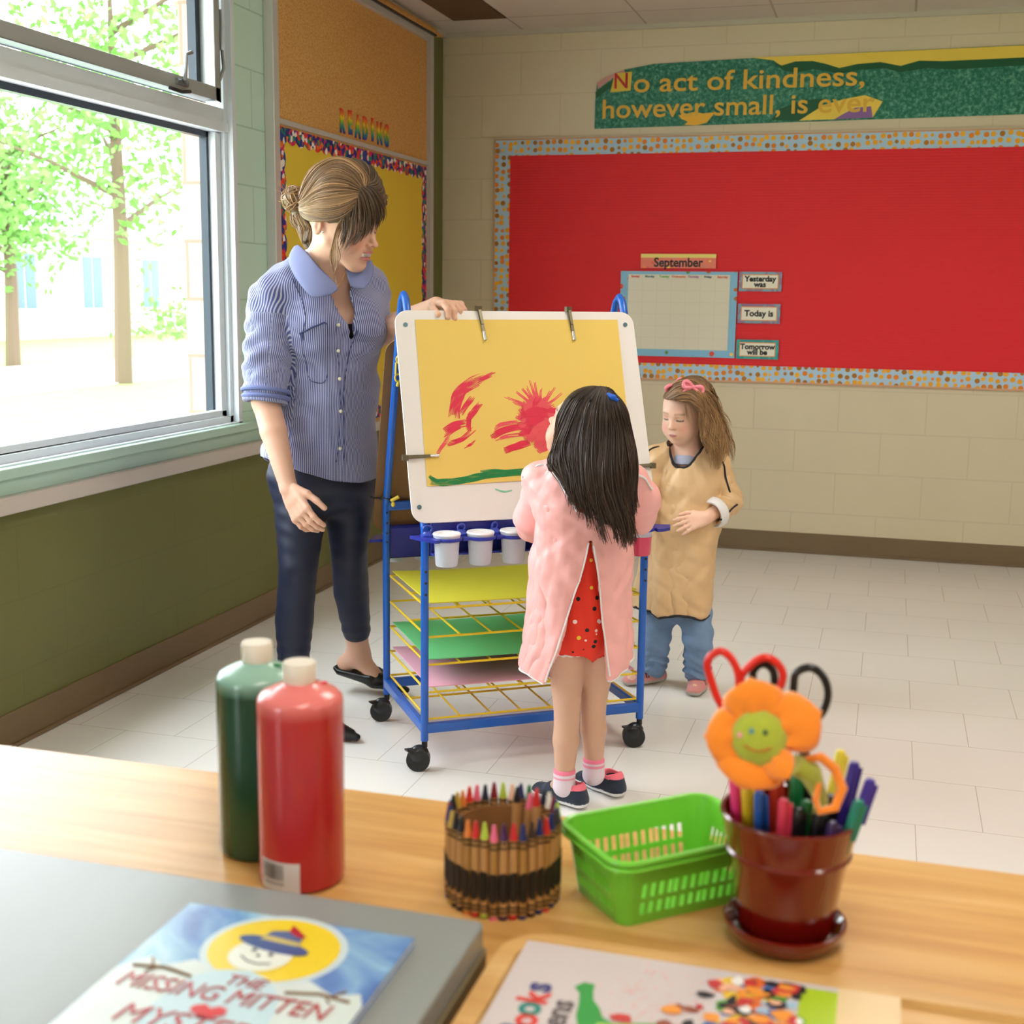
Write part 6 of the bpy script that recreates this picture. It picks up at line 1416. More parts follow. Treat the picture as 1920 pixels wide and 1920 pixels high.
# ------------------------------------------------------------------ girl in the tan smock
def tan_girl():
    root = thing('person', 'small girl in tan smock and jeans with pink hair bows, standing behind the easel', 'person', (-.58, 3.95, 0))
    hc = (-0.597, 3.930, 0.880); HH = .185; B = frame(128, 14, -3)
    F = nrm(V3((-.244, -.955, 0))); Lf = nrm(V3((.955, -.244, 0)))
    S = SDF((-.86, 3.62, -.005), (-.33, 4.15, 1.02), .0026*RES)
    W_ = head_sdf(S, hc, B, HH, child=True)
    nk = V3((-0.583, 3.965, 0.752)); S.cone(W_(0, -.10, -.28), nk, .038, .042, .02)
    chest = V3((-0.583, 3.965, 0.660)); hip = V3((-0.605, 3.965, 0.327))
    S.cone(nk-ZV*.02, chest, (.07, .045), (.095, .062), .03, side=Lf); S.cone(chest, hip, (.095, .062), (.10, .078), .03, side=Lf)
    sL = V3((-0.495, 3.960, 0.717)); eL = V3((-0.453, 3.975, 0.604)); wL = V3((-0.504, 3.875, 0.570))
    sR = V3((-0.676, 3.950, 0.729)); eR = V3((-0.717, 3.900, 0.612)); wR = V3((-0.729, 3.800, 0.544))
    S.chain([nk-ZV*.015, sL, eL, eL*.6+wL*.4, wL], [.034, .034, .026, .026, .018], .015); S.chain([nk-ZV*.015, sR, eR, wR], [.034, .034, .026, .018], .015)
    hand_sdf(S, wL, (-0.548, 3.845, 0.556), -CFW*.85+ZV*.4+CR*.1, ZV*.8+CR*-.2, .112, (.22, .22, .24, .26), .30, .0062)
    hand_sdf(S, wR, (-0.753, 3.760, 0.508), ZV+CR*.3, CR*.5-CFW*.8, .108, .3, .2, .006)
    kL = V3((-0.524, 3.925, 0.162)); aL = V3((-0.529, 3.955, 0.037)); kR = V3((-0.659, 3.935, 0.156)); aR = V3((-0.674, 3.985, 0.032))
    hL = hip+Lf*.05; hR = hip-Lf*.05
    S.chain([hL, kL, aL], [.05, .035, .025], .02); S.chain([hR, kR, aR], [.05, .035, .025], .02)
    toL = V3((-.525, 3.895, .02)); toR = V3((-.735, 3.925, .02))
    S.cone(aL-ZV*.01, toL, .022, .016, .015); S.cone(aR-ZV*.01, toR, .022, .016, .015)
    P, Q = S.mesh(); col = head_col(P, hc, B, HH, (.88, .55, .41), child=True, brow=(.42, .25, .15), lip=(.62, .22, .22))
    np_mesh('body', P, Q, skinm, col, None, root)
    # smock
    S = SDF((-.90, 3.58, .22), (-.30, 4.2, .84), .003*RES)
    hem = V3((-0.618, 3.955, 0.259)); mid = V3((-0.591, 3.960, 0.534))
    S.cone(nk-ZV*.012, chest, (.085, .055), (.112, .080), .03, side=Lf); S.cone(chest, mid, (.112, .080), (.118, .088), .03, side=Lf); S.cone(mid, hem-ZV*.05, (.118, .088), (.128, .108), .03, side=Lf)
    S.cone(nk-ZV*.006, sL, .044, .047, .03); S.cone(nk-ZV*.006, sR, .044, .047, .03); T = SDF((-.90, 3.58, .22), (-.30, 4.2, .84), .003*RES)
    T.chain([sL, eL, eL*.25+wL*.75], [.041, .044, .040], .03); T.chain([sR, eR, eR*.3+wR*.7], [.041, .044, .040], .03)
    S.shell(.008); T.shell(.008)
    hz = hem[2]
    S.fn(lambda X, Y, Z: Z-(hz+.045*((X-hem[0])*-.955+(Y-hem[1])*.244)), (-.9, 3.58, .20), (-.3, 4.2, .42), .002, 'sub')
    S.cone(nk+ZV*.08, nk-ZV*.018+F*.022, (.066, .056), (.052, .050), .006, 'sub', side=Lf)
    for (e, w) in ((eL, wL), (eR, wR)):
        ax = nrm(w-e); c = e*.22+w*.78
        T.fn(lambda X, Y, Z, c=c, ax=ax: cutcap(X, Y, Z, c, ax, .062, .08), c-.1, c+.1, .002, 'sub')
    S.join(T, .005)
    P, Q = S.mesh(); N = normals(P, Q)
    zz = np.clip((P[:, 2]-hz)/.5, 0, 1); ang = np.arctan2((P-hem)@Lf, (P-hem)@F)
    d = .0075*(1-zz)**.8*np.sin(ang*5+1.2+2*zz)+drape(P, hem, Lf, F, .12, [(1, .35, .085, .0026, .9), (.8, -.7, .07, .0018, .9), (.5, 1, .055, .0012, .8), (1, .1, .034, .0006, .8)])
    de = np.linalg.norm(P-eL, axis=1); d += .004*np.sin((P@nrm(wL-sL))*110+2)*np.exp(-(de/.08)**2)
    P = P+N*d[:, None]; N = normals(P, Q)
    tanc = rgb(222, 184, 138); base = np.tile(V3(tanc), (len(P), 1)); ins = V3(rgb(238, 232, 226))
    # inside of the cuff shows white
    np_mesh('smock', P, Q, nylon, base, None, root)
    pip = M('black_piping', (.015, .015, .02), .6)
    tubes('hem_piping', [hem_ring(P, hem)+hem_ring(P, hem)[:1]], .0045, pip, root)
    tubes('neck_piping', [rim(P, nk+F*.010, .078)], .0040, pip, root)
    tubes('sleeve_piping', [seam(P, N, [(-0.525, 3.960, 0.768), (-0.497, 3.940, 0.758), (-0.469, 3.930, 0.731), (-0.450, 3.920, 0.689), (-0.443, 3.930, 0.639)]), seam(P, N, [(-0.417, 3.940, 0.606), (-0.443, 3.900, 0.583), (-0.466, 3.880, 0.562)]), seam(P, N, [(-0.624, 3.950, 0.758), (-0.647, 3.950, 0.764), (-0.666, 3.940, 0.767), (-0.700, 3.920, 0.758), (-0.720, 3.900, 0.720)])], .0032, pip, root)
    # turned-back white cuff
    ax = nrm(wL-eL); e1 = nrm(np.cross(ax, ZV)); e2 = np.cross(ax, e1); cc = eL*.22+wL*.78
    rows = [[cc+ax*t+(math.cos(a)*e1+math.sin(a)*e2)*r for a in np.linspace(0, 2*PI, 17)] for t, r in ((.004, .037), (-.002, .044), (-.022, .047), (-.024, .051), (-.002, .050), (.006, .041))]
    sheet3('turned_cuff', rows, M('white_lining', rgb(232, 228, 228), .6), root, .002, 1)
    # grey shirt collar in the neck hole
    ring_ = [[nk+ZV*h_+F*.008+Lf*math.sin(a)*r_+F*math.cos(a)*r_*.92 for a in np.linspace(0, 2*PI, 21)] for h_, r_ in ((-.030, .058), (-.010, .053), (.002, .047), (-.006, .043))]
    sheet3('shirt_collar', ring_, M('lavender_knit', rgb(178, 182, 206), .85, bump=.2, bscale=300), root, .002, 1)
    # jeans
    S = SDF((-.86, 3.7, .02), (-.33, 4.2, .40), .0026*RES)
    S.cone(hip+ZV*.02, hip-ZV*.03, (.108, .085), (.108, .085), .02, side=Lf)
    S.chain([hL, kL+ZV*.01, kL*.3+aL*.7, aL+ZV*.012], [.062, .047, .042, .037], .02); S.chain([hR, kR+ZV*.01, kR*.3+aR*.7, aR+ZV*.012], [.062, .047, .042, .037], .02)
    P, Q = S.mesh(); N = normals(P, Q)
    P = P+N*(waves(P, [((.2, .3, 1), .05, .0022, 2.5), ((.5, -.3, .8), .035, .0014, 3.)])+.0035*np.sin(P[:, 2]*240+3*np.sin(P[:, 0]*60))*np.exp(-((P[:, 2]-.075)/.045)**2))[:, None]
    jn = M('light_denim', rgb(122, 150, 188), .8, bump=.35, bscale=300, var=.22, vscale=26); np_mesh('jeans', P, Q, jn, None, None, root)
    shoe('shoe', (-.517, 3.985, 0), (-.528, 3.872, 0), root, .05, .030, rgb(214, 140, 136), rgb(186, 180, 172), rgb(190, 110, 110), strap=rgb(120, 60, 62))
    shoe('shoe', (-.655, 4.00, 0), (-.752, 3.92, 0), root, .05, .030, rgb(220, 150, 146), rgb(186, 180, 172), rgb(190, 110, 110), strap=rgb(120, 60, 62))
    # hair
    br, dk_, lt = (.32, .17, .07), (.11, .055, .025), (.52, .31, .14)
    S = SDF((-.80, 3.70, .74), (-.38, 4.10, 1.02), .003*RES)
    S.ell(W_(0, -.09, .14), (.345*HH, .41*HH, .375*HH), B, .02); S.ell(W_(0, -.30, -.05), (.32*HH, .22*HH, .38*HH), B, .03)
    S.chain([(-0.523, 3.980, 0.852), (-0.497, 3.990, 0.786), (-0.485, 4.000, 0.739)], [.035, .030, .016], .02)
    S.ell(W_(0, .36, -.12), (.33*HH, .30*HH, .36*HH), B, .03, 'sub'); 
    for s in (-1, 1): S.ell(W_(s*.37, -.05, -.04), (.05*HH, .08*HH, .11*HH), B, .01, 'sub')
    parts = [solid(S, (.15, .075, .035))]; C = (-0.572, 3.930, 0.887)
    g = [[(-0.6499, 3.9098, 0.9310), (-0.6358, 3.9148, 0.9548), (-0.6054, 3.9243, 0.9793), (-0.5629, 3.9360, 0.9862), (-0.5159, 3.9012, 0.9559), (-0.505, 4.020, 0.866), (-0.472, 4.020, 0.784), (-0.469, 4.010, 0.722)],
         [(-0.6524, 3.9090, 0.9245), (-0.6259, 3.9012, 0.9620), (-0.5822, 3.8876, 0.9771), (-0.5431, 3.8860, 0.9688), (-0.5117, 3.8781, 0.9289), (-0.498, 3.950, 0.856), (-0.472, 3.940, 0.784), (-0.472, 3.940, 0.724)],
         [(-0.6397, 3.8744, 0.9247), (-0.6023, 3.8581, 0.9480), (-0.5658, 3.8587, 0.9539), (-0.5333, 3.8598, 0.9342), (-0.511, 3.885, 0.885), (-0.496, 3.880, 0.838), (-0.478, 3.880, 0.782), (-0.480, 3.890, 0.732)],
         [(-0.6164, 3.8510, 0.9240), (-0.5790, 3.8452, 0.9353), (-0.5488, 3.8474, 0.9266), (-0.5263, 3.8534, 0.8983), (-0.513, 3.860, 0.855), (-0.505, 3.860, 0.815), (-0.495, 3.870, 0.775), (-0.498, 3.880, 0.736)],
         [(-0.5857, 3.8396, 0.9212), (-0.5601, 3.8404, 0.9172), (-0.5409, 3.8441, 0.8986), (-0.5284, 3.8535, 0.8695), (-0.518, 3.860, 0.831), (-0.517, 3.860, 0.799), (-0.512, 3.875, 0.768), (-0.518, 3.880, 0.745)]]
    parts.append(strands(g, 900, 24, .0014, .0026, (br, dk_, lt), 11, .003, .7, wav=.012, ctr=C, ends=.3, clump=46, ck=.6))
    gf = [[(-0.5704, 3.9340, 0.9868), (-0.5241, 3.9006, 0.9637), (-0.510, 4.050, 0.888), (-0.485, 4.060, 0.813), (-0.468, 4.050, 0.747)], [(-0.6098, 3.9229, 0.9770), (-0.5559, 3.9376, 0.9850), (-0.531, 4.090, 0.918), (-0.511, 4.090, 0.826), (-0.495, 4.080, 0.734)]]
    parts.append(strands(gf, 160, 18, .0017, .004, (br, dk_, lt), 12, .003, .7, wav=.011, ctr=C, ends=.25))
    parts.append(strands([[(-0.6515, 3.9093, 0.9270), (-0.6566, 3.9069, 0.9084), (-0.6585, 3.9053, 0.8891)], [(-0.5595, 3.8384, 0.9079), (-0.5492, 3.8408, 0.8762), (-0.544, 3.860, 0.846)]], 24, 8, .0009, .0015, (br, lt), 13, .001, .9, ctr=C))
    np_mesh('hair', *merge(parts)[:2], hairm, merge(parts)[2], None, root)
    bowm = M('pink_satin', rgb(246, 140, 156), .4, bump=.1)
    def bow(c, r_, u_, sc):
        c = V3(c); r_ = nrm(V3(r_)); u_ = nrm(V3(u_)); f_ = np.cross(r_, u_); q = MB(); o = V3(root.location)
        for s in (-1, 1):
            pts = [c+s*r_*x*sc+u_*y*sc+f_*z_*sc for x, y, z_ in ((0, 0, 0), (.35, .22, .12), (.8, .34, .10), (1.0, .05, .0), (.85, -.30, .1), (.35, -.14, .14), (0, 0, .03))]
            cc_ = catmull(pts, 22); 
            q.tube([Vector(p-o) for p in cc_], [.0045*sc/.03+.0022*math.sin(PI*i/21)*sc/.03 for i in range(22)], 8)
            q.tube([Vector(p-o) for p in catmull([c, c+s*r_*.35*sc-u_*.4*sc, c+s*r_*.8*sc-u_*.85*sc], 8)], [.003, .004, .005, .0055, .006, .006, .006, .005], 6)
            q.ell(Vector(c+s*r_*.55*sc-o), (.42*sc, .16*sc, .22*sc), Matrix([r_, f_, u_]).transposed(), 14, 8)
        q.ell(Vector(c+f_*.1*sc-o), (.007, .007, .008), None, 10, 8); return q.build('hair_bow', bowm, root, smooth=True)
    c = V3((-0.5612, 3.8686, 0.9630)); bow(c-CFW*.008, CR*.9-ZV*.35, ZV*.9+CR*.3, .030)
    c = V3((-0.6287, 3.9170, 0.9628)); bow(c-CFW*.006+ZV*.004, CR*.8+ZV*.45+CFW*.4, ZV*.6-CFW*.5, .028)
tan_girl()

# ------------------------------------------------------------------ girl in the pink smock
def pink_girl():
    root = thing('person', 'small girl in a pink back-slit smock with long dark hair, facing the easel', 'person', (-.68, 2.93, 0))
    hc = (-0.687, 2.950, 0.925); HH = .188; B = frame(212, -26, 0)
    F = nrm(V3((-.58, .815, 0))); Rt = nrm(V3((.815, .58, 0)))
    S = SDF((-1.02, 2.60, -.005), (-.35, 3.25, 1.04), .0026*RES)
    W_ = head_sdf(S, hc, B, HH, child=True)
    nk = V3((-0.673, 2.945, 0.828)); S.cone(W_(0, -.10, -.26), nk, .040, .043, .02)
    chest = V3((-0.673, 2.950, 0.755)); hip = V3((-0.671, 2.955, 0.474))
    S.cone(nk-ZV*.02, chest, (.075, .045), (.095, .06), .03, side=Rt); S.cone(chest, hip, (.095, .06), (.095, .078), .03, side=Rt)
    sL = V3((-0.773, 2.930, 0.794)); sR = V3((-0.581, 3.000, 0.793)); eL = V3((-0.804, 2.980, 0.694)); wL = V3((-0.835, 3.080, 0.652)); eR = V3((-0.555, 3.020, 0.751)); wR = V3((-0.577, 3.110, 0.683))
    S.chain([nk-ZV*.015, sL, eL, wL], [.034, .034, .028, .019], .015); S.chain([nk-ZV*.015, sR, eR, wR], [.034, .034, .028, .019], .015)
    hand_sdf(S, wL, wL+V3((.02, .03, .01)), ZV, Rt, .11, .4, .1, .006); hand_sdf(S, wR, wR+V3((-.02, .03, 0)), ZV, -Rt, .11, .4, .1, .006)
    hL = hip-Rt*.048; hR = hip+Rt*.048
    kL = V3((-0.701, 2.925, 0.220)); aL = V3((-0.700, 2.905, 0.082)); kR = V3((-0.650, 2.985, 0.233)); aR = V3((-0.645, 2.985, 0.089))
    S.chain([hL, hL*.3+kL*.7, kL, kL*.6+aL*.4, aL], [.055, .037, .031, .032, .0225], .02); S.chain([hR, hR*.3+kR*.7, kR, kR*.6+aR*.4, aR], [.055, .037, .031, .032, .0225], .02)
    hsL, toL = V3((-.662, 2.905, 0)), V3((-.785, 2.965, 0)); hsR, toR = V3((-.590, 3.005, 0)), V3((-.70, 3.075, 0))
    S.cone(aL-ZV*.015, toL*.6+hsL*.4+ZV*.025, .022, .016, .01); S.cone(aR-ZV*.015, toR*.6+hsR*.4+ZV*.025, .022, .016, .01)
    P, Q = S.mesh(); col = head_col(P, hc, B, HH, (.66, .39, .275), child=True, brow=(.08, .04, .02), lip=(.55, .2, .18))
    np_mesh('body', P, Q, skinm, col, None, root)
    # smock
    S = SDF((-1.04, 2.58, .24), (-.34, 3.26, .90), .003*RES)
    hem = V3((-0.685, 2.940, 0.344)); mid = V3((-0.677, 2.950, 0.593))
    S.cone(nk-ZV*.015, chest, (.10, .06), (.122, .082), .03, side=Rt); S.cone(chest, mid, (.122, .082), (.122, .092), .03, side=Rt); S.cone(mid, hem-ZV*.10, (.122, .092), (.152, .122), .03, side=Rt)
    S.cone(nk-ZV*.008, sL, .046, .052, .03); S.cone(nk-ZV*.008, sR, .046, .050, .03); T = SDF((-1.04, 2.58, .24), (-.34, 3.26, .90), .003*RES)
    T.chain([sL+F*.012, eL+F*.006, wL], [.040, .048, .042], .03); T.chain([sR, eR, wR], [.042, .047, .042], .03)
    S.shell(.008); T.shell(.008); bk_ = -F
    def wedge(z0, z1, a0, a1, b0, b1):
        # opening down the back between two edges that part as they fall
        def f(X, Y, Z):
            a = (X-mid[0])*Rt[0]+(Y-mid[1])*Rt[1]; b_ = (X-mid[0])*bk_[0]+(Y-mid[1])*bk_[1]; t = (z0-Z)/(z0-z1)
            l_ = a0+(a1-a0)*t; r_ = b0+(b1-b0)*t
            return np.maximum(np.maximum(l_-a, a-r_), np.maximum(-b_, Z-z0))*np.ones_like(X+Y+Z)
        return f
    S.fn(wedge(.668, .32, -.016, -.122, -.013, .030), (-1.04, 2.58, .24), (-.34, 3.26, .67), .003, 'sub')
    def vtop(X, Y, Z):
        a = (X-mid[0])*Rt[0]+(Y-mid[1])*Rt[1]; b_ = (X-mid[0])*bk_[0]+(Y-mid[1])*bk_[1]; t = np.clip((Z-.74)/.09, 0, 1)
        return np.maximum(np.maximum(-.050-.045*t-a, a-(.0+.055*t)), np.maximum(-b_, .74-Z))
    S.fn(vtop, (-1.04, 2.58, .70), (-.34, 3.26, .92), .003, 'sub')
    S.cone(nk+ZV*.06, nk-ZV*.010, .055, .050, .006, 'sub')
    hz = .352
    # hem falls lower on the left of the slit
    S.fn(lambda X, Y, Z: Z-(hz+.30*np.abs(((X-hem[0])*Rt[0]+(Y-hem[1])*Rt[1])+.035)-.035), (-1.04, 2.58, .22), (-.34, 3.26, .50), .002, 'sub')
    for (e, w) in ((eL, wL), (eR, wR)):
        ax = nrm(w-e); c = w
        T.fn(lambda X, Y, Z, c=c, ax=ax: cutcap(X, Y, Z, c, ax, .062, .08), c-.1, c+.1, .002, 'sub')
    S.join(T, .005)
    P, Q = S.mesh(); N = normals(P, Q); P0 = P.copy(); N0 = N.copy()
    rel = P-mid; a_ = rel@Rt; zt = np.clip((.70-P[:, 2])/.4, 0, 1)
    d = .008*zt**.8*np.sin(np.arctan2(rel@Rt, rel@F)*5+.8)+drape(P, mid, Rt, bk_, .13, [(1, .3, .09, .0032, .9), (.8, -.7, .075, .0022, .9), (.5, 1, .06, .0014, .8), (1, -.15, .036, .0007, .8)])
    P = P+N*d[:, None]
    # left panel of the back swings outwards and down
    wgt = (zt**1.4)*np.clip(-(a_-.02)/.10, 0, 1)*(rel@bk_ > -.02); P = P+np.outer(wgt*.018, bk_)-np.outer(wgt*.012, Rt); N = normals(P, Q)
    np_mesh('smock', P, Q, nylon, np.tile(V3(rgb(244, 176, 172)), (len(P), 1)), None, root)
    pipw = M('white_piping', rgb(232, 226, 228), .5)
    def edge(z0, z1, A0, A1, n=16):
        out = []; a0_ = (P0-mid)@Rt; b0_ = (P0-mid)@bk_; Nb = N0@bk_
        for k in range(n):
            z_ = z0+(z1-z0)*k/(n-1); a = A0(z_) if callable(A0) else A0+(A1-A0)*k/(n-1)
            idx = np.where((np.abs(P0[:, 2]-z_) < .006) & (np.abs(a0_-a) < .010) & (b0_ > .02))[0]
            if len(idx): q_ = idx[np.argmax(b0_[idx]-.8*np.abs(a0_[idx]-a))]; out.append(P[q_]+bk_*.001)
        out = np.array(out)
        for _ in range(4): out[1:-1] = (out[:-2]+2*out[1:-1]+out[2:])/4
        return list(out)
    sl_ = lambda z_: -.016+(-.122+.016)*(.668-z_)/(.668-.32)-.002; sr_ = lambda z_: -.013+(.030+.013)*(.668-z_)/(.668-.32)+.002
    tubes('slit_piping', [edge(.662, .31, sl_, 0, 24), edge(.662, .35, sr_, 0, 24)], .0022, pipw, root)
    hr = hem_ring(P, hem+V3((.02, .02, 0)), 64); segs = [[hr[0]]]
    for q_ in hr[1:]:
        if np.linalg.norm(q_-segs[-1][-1]) > .03: segs.append([q_])
        else: segs[-1].append(q_)
    tubes('hem_piping', [g_ for g_ in segs if len(g_) > 3], .0022, pipw, root)
    tubes('neck_piping', [edge(.85, .745, -.097, -.052), edge(.85, .745, .057, .002), seam(P, N, [(-0.808, 2.900, 0.806), (-0.782, 2.900, 0.828), (-0.750, 2.900, 0.838), (-0.722, 2.900, 0.836)]), seam(P, N, [(-0.566, 2.930, 0.828), (-0.544, 2.950, 0.819), (-0.525, 2.970, 0.807), (-0.508, 2.980, 0.785)])], .0028, pipw, root)
    # red romper with lace hems
    S = SDF((-.86, 2.75, .34), (-.50, 3.15, .88), .0026*RES)
    S.cone(nk-ZV*.03, chest, (.085, .052), (.102, .067), .03, side=Rt); S.cone(chest, hip+ZV*.02-Rt*.006, (.100, .067), (.097, .084), .03, side=Rt); S.cone(hip+ZV*.02-Rt*.006, hip-ZV*.03-Rt*.006, (.097, .084), (.097, .084), .02, side=Rt)
    tL = V3((-0.698, 2.930, 0.330)); tR = V3((-0.652, 2.985, 0.348)); S.cone(hL, tL, .062, .048, .02); S.cone(hR, tR, .062, .046, .02)
    for c, z_ in ((tL, (-0.689, 2.890, 0.387)[2]), (tR, (-0.644, 2.945, 0.400)[2])):
        S.fn(lambda X, Y, Z, z_=z_, c=c: np.maximum(Z-z_, np.sqrt((X-c[0])**2+(Y-c[1])**2)-.055), c-.12, c+.08, .002, 'sub')
    P, Q = S.mesh(); N = normals(P, Q); P = P+N*waves(P, [((1, .4, .2), .045, .0018, 1.5), ((.3, .9, .5), .06, .0014, 2)])[:, None]
    rm = M('red_print_cotton', rgb(232, 52, 30), .75, bump=.1, bscale=500); nt, nd, lk, b = nodes_of(rm)
    tc = nd.new('ShaderNodeTexCoord'); v = nd.new('ShaderNodeTexVoronoi'); v.inputs['Scale'].default_value = 42; lk.new(tc.outputs['Object'], v.inputs['Vector'])
    sx = nd.new('ShaderNodeSeparateColor'); lk.new(v.outputs['Color'], sx.inputs[0]); rp = ramp(nt, [(0, rgb(16, 16, 26)), (.34, rgb(240, 220, 214)), (.52, rgb(20, 20, 30)), (.7, rgb(240, 200, 60)), (.84, rgb(232, 52, 30))], 'CONSTANT'); lk.new(sx.outputs[0], rp.inputs['Fac'])
    lt_ = nd.new('ShaderNodeMath'); lt_.operation = 'LESS_THAN'; lt_.inputs[1].default_value = .22; lk.new(v.outputs['Distance'], lt_.inputs[0])
    mx = nd.new('ShaderNodeMix'); mx.data_type = 'RGBA'; mx.inputs['A'].default_value = (*rgb(232, 52, 30), 1); lk.new(lt_.outputs[0], mx.inputs['Factor']); lk.new(rp.outputs['Color'], mx.inputs['B']); lk.new(mx.outputs['Result'], b.inputs['Base Color'])
    np_mesh('romper', P, Q, rm, None, None, root)
    lace = M('white_lace', rgb(232, 224, 224), .8)
    for c, z_, h_ in ((tL, (-0.689, 2.890, 0.387)[2], hL), (tR, (-0.644, 2.945, 0.400)[2], hR)):
        cc = c+(h_-c)*((z_-c[2])/(h_[2]-c[2])); r_ = .0495
        q = MB(); o = V3(root.location); q.tube([Vector(cc+V3((r_*math.cos(a), r_*math.sin(a), .0015*math.sin(a*17)))-o) for a in np.linspace(0, 2*PI, 70)[:-1]], .0032, 6, closed=True); q.build('lace_hem', lace, root, smooth=True)
    # socks and shoes
    for a, k_ in ((aL, kL), (aR, kR)):
        top = a+(k_-a)*.10; S = SDF(a-.06, a+V3((.06, .06, .06)), .0024*RES); S.chain([top, a, a-ZV*.03], [.0265, .026, .028], .006); S.fn(lambda X, Y, Z, t=top: t[2]-Z, a-.06, a+.08, .002, 'sub'); P, Q = S.mesh()
        col = np.tile(V3(rgb(232, 214, 226)), (len(P), 1)); col[P[:, 2] > top[2]-.010] = rgb(250, 130, 160); col[np.abs((P[:, 2]-top[2]+.018)) < .0025] = rgb(240, 150, 176)
        np_mesh('sock', P, Q, clothm, col, None, root)
    for h_, t_ in ((hsL, toL), (hsR, toR)):
        shoe('shoe', h_, t_, root, .058, .031, rgb(36, 46, 66), rgb(234, 232, 236), rgb(250, 120, 140), strap=rgb(22, 26, 36))
    # hair
    S = SDF((-.82, 2.72, .62), (-.46, 3.10, 1.06), .003*RES); Bh = frame(214, -28, 0)
    S.ell((-0.657, 2.930, 0.929), (.080, .092, .096), Bh, .02); S.ell((-0.630, 2.900, 0.871), (.066, .045, .075), None, .03)
    S.chain([(-0.619, 2.870, 0.850), (-0.600, 2.860, 0.778), (-0.589, 2.860, 0.723)], [(.058, .022), (.045, .016), (.028, .008)], .02, side=Rt)
    S.ell(W_(0, .42, -.10), (.30*HH, .30*HH, .42*HH), B, .03, 'sub')
    parts = [solid(S, (.022, .013, .009))]; C = (-0.654, 2.930, 0.922)
    g = [[(-0.6459, 2.8841, 1.0176), (-0.6795, 2.8694, 0.9968), (-0.7061, 2.8595, 0.9454), (-0.727, 2.875, 0.894), (-0.737, 2.860, 0.855), (-0.700, 2.835, 0.823), (-0.678, 2.830, 0.772)],
         [(-0.6395, 2.8883, 1.0199), (-0.6656, 2.8635, 0.9953), (-0.6858, 2.8486, 0.9411), (-0.699, 2.835, 0.877), (-0.681, 2.820, 0.817), (-0.663, 2.820, 0.756), (-0.673, 2.825, 0.706)],
         [(-0.6328, 2.8921, 1.0211), (-0.6474, 2.8601, 0.9938), (-0.6592, 2.8417, 0.9368), (-0.662, 2.820, 0.869), (-0.644, 2.810, 0.796), (-0.626, 2.815, 0.747), (-0.616, 2.820, 0.694)],
         [(-0.6260, 2.8951, 1.0212), (-0.6270, 2.8581, 0.9874), (-0.6271, 2.8428, 0.9283), (-0.622, 2.815, 0.859), (-0.609, 2.810, 0.785), (-0.595, 2.815, 0.734), (-0.586, 2.820, 0.682)],
         [(-0.6190, 2.8973, 1.0200), (-0.6036, 2.8645, 0.9829), (-0.5952, 2.8555, 0.9235), (-0.584, 2.820, 0.858), (-0.574, 2.820, 0.786), (-0.561, 2.830, 0.730), (-0.550, 2.835, 0.677)],
         [(-0.6118, 2.8987, 1.0177), (-0.5856, 2.8737, 0.9756), (-0.5705, 2.8790, 0.9223), (-0.556, 2.850, 0.858), (-0.552, 2.860, 0.781), (-0.546, 2.870, 0.724), (-0.538, 2.875, 0.681)],
         [(-0.6064, 2.8972, 1.0143), (-0.5732, 2.8858, 0.9702), (-0.5597, 2.9072, 0.9125), (-0.549, 2.900, 0.852), (-0.548, 2.910, 0.793), (-0.553, 2.920, 0.747)]]
    parts.append(strands(g, 1700, 26, .0015, .0028, ((.016, .009, .006), (.045, .026, .018), (.075, .042, .028)), 21, .004, .7, wav=.0035, ctr=C, ends=.40, clump=70))
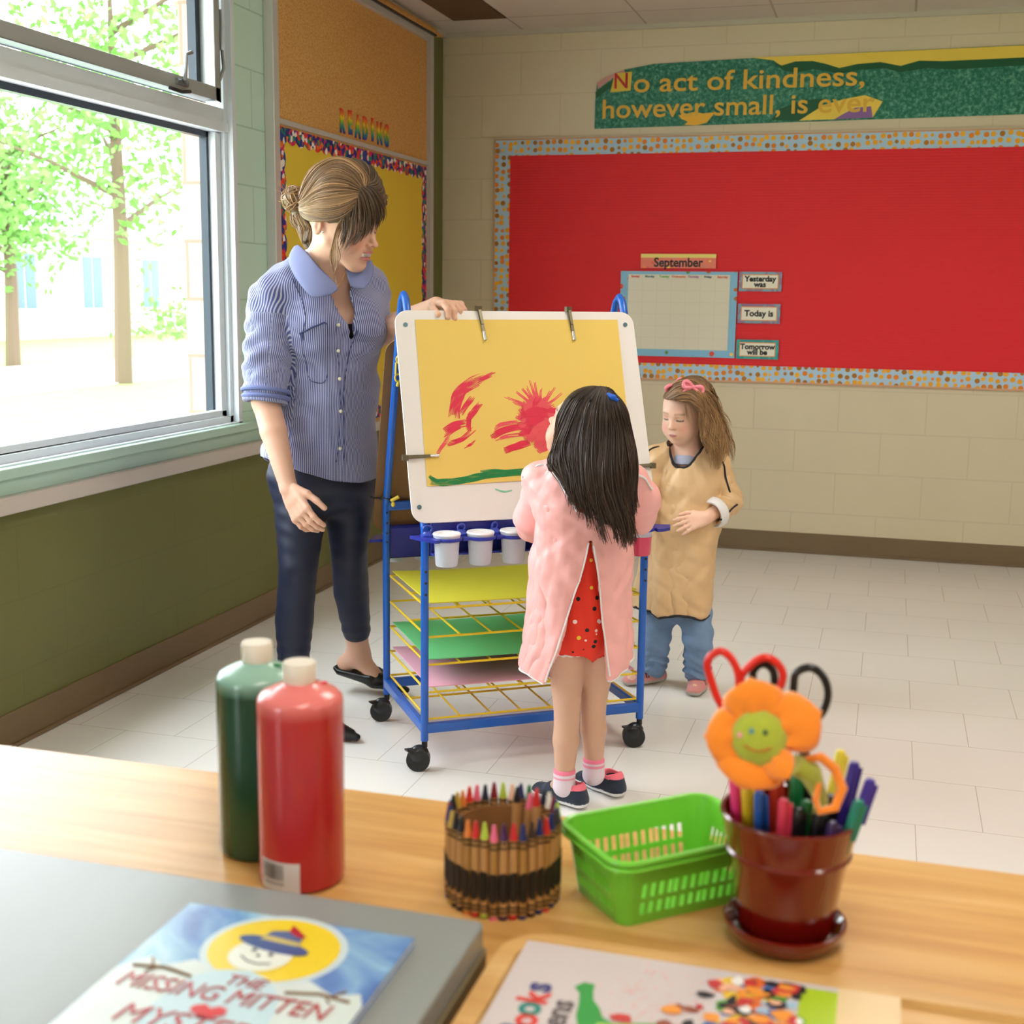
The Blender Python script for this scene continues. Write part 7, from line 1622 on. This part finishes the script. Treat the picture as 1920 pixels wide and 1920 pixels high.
    parts.append(strands([[(-0.6312, 2.8906, 1.0201), (-0.6638, 2.8710, 1.0045), (-0.6776, 2.8535, 0.9714), (-0.6811, 2.8463, 0.9233), (-0.670, 2.820, 0.866)], [(-0.6278, 2.8920, 1.0201), (-0.6344, 2.8676, 1.0021), (-0.6359, 2.8456, 0.9615), (-0.6390, 2.8425, 0.9133), (-0.632, 2.815, 0.862)], [(-0.6234, 2.8944, 1.0201), (-0.6020, 2.8784, 0.9988), (-0.5921, 2.8600, 0.9559), (-0.5890, 2.8630, 0.9073), (-0.579, 2.820, 0.858)]], 160, 16, .0014, .001, ((.05, .03, .018), (.13, .08, .05), (.03, .018, .012)), 23, .005, .8, ctr=C, ends=.3))
    parts.append(strands([[(-0.6347, 2.8895, 1.0200), (-0.6870, 2.8795, 1.0031), (-0.7205, 2.8757, 0.9606), (-0.733, 2.900, 0.913), (-0.736, 2.875, 0.869)], [(-0.6371, 2.8889, 1.0200), (-0.6885, 2.8757, 0.9985), (-0.7123, 2.8642, 0.9472), (-0.722, 2.870, 0.900), (-0.736, 2.865, 0.857)]], 200, 16, .0014, .0016, ((.02, .012, .008), (.05, .03, .02)), 24, .003, .8, ctr=C, ends=.15))
    gt = [[(-0.6278, 2.8920, 1.0201), (-0.6717, 2.8778, 1.0086), (-0.7033, 2.8665, 0.9718), (-0.7214, 2.8707, 0.9414)], [(-0.6278, 2.8920, 1.0201), (-0.6565, 2.8668, 1.0014), (-0.6871, 2.8527, 0.9590), (-0.7080, 2.8595, 0.9184)]]
    parts.append(strands(gt, 120, 14, .0015, .0012, ((.02, .012, .008), (.05, .03, .02)), 22, .002, .8, ctr=C, ends=.1))
    np_mesh('hair', *merge(parts)[:2], hairm, merge(parts)[2], None, root)
    q = MB(); c = Vector((-0.5989, 2.8864, 1.0032))-root.location; q.ell(c-Vector((0, .012, 0)), (.010, .006, .007)); q.tube([c+Vector((-.012, -.008, .006)), c+Vector((0, -.014, .002)), c+Vector((.012, -.008, -.008))], .0045, 8); q.build('hair_tie', M('royal_blue_elastic', rgb(20, 90, 200), .5), root, smooth=True)
pink_girl()
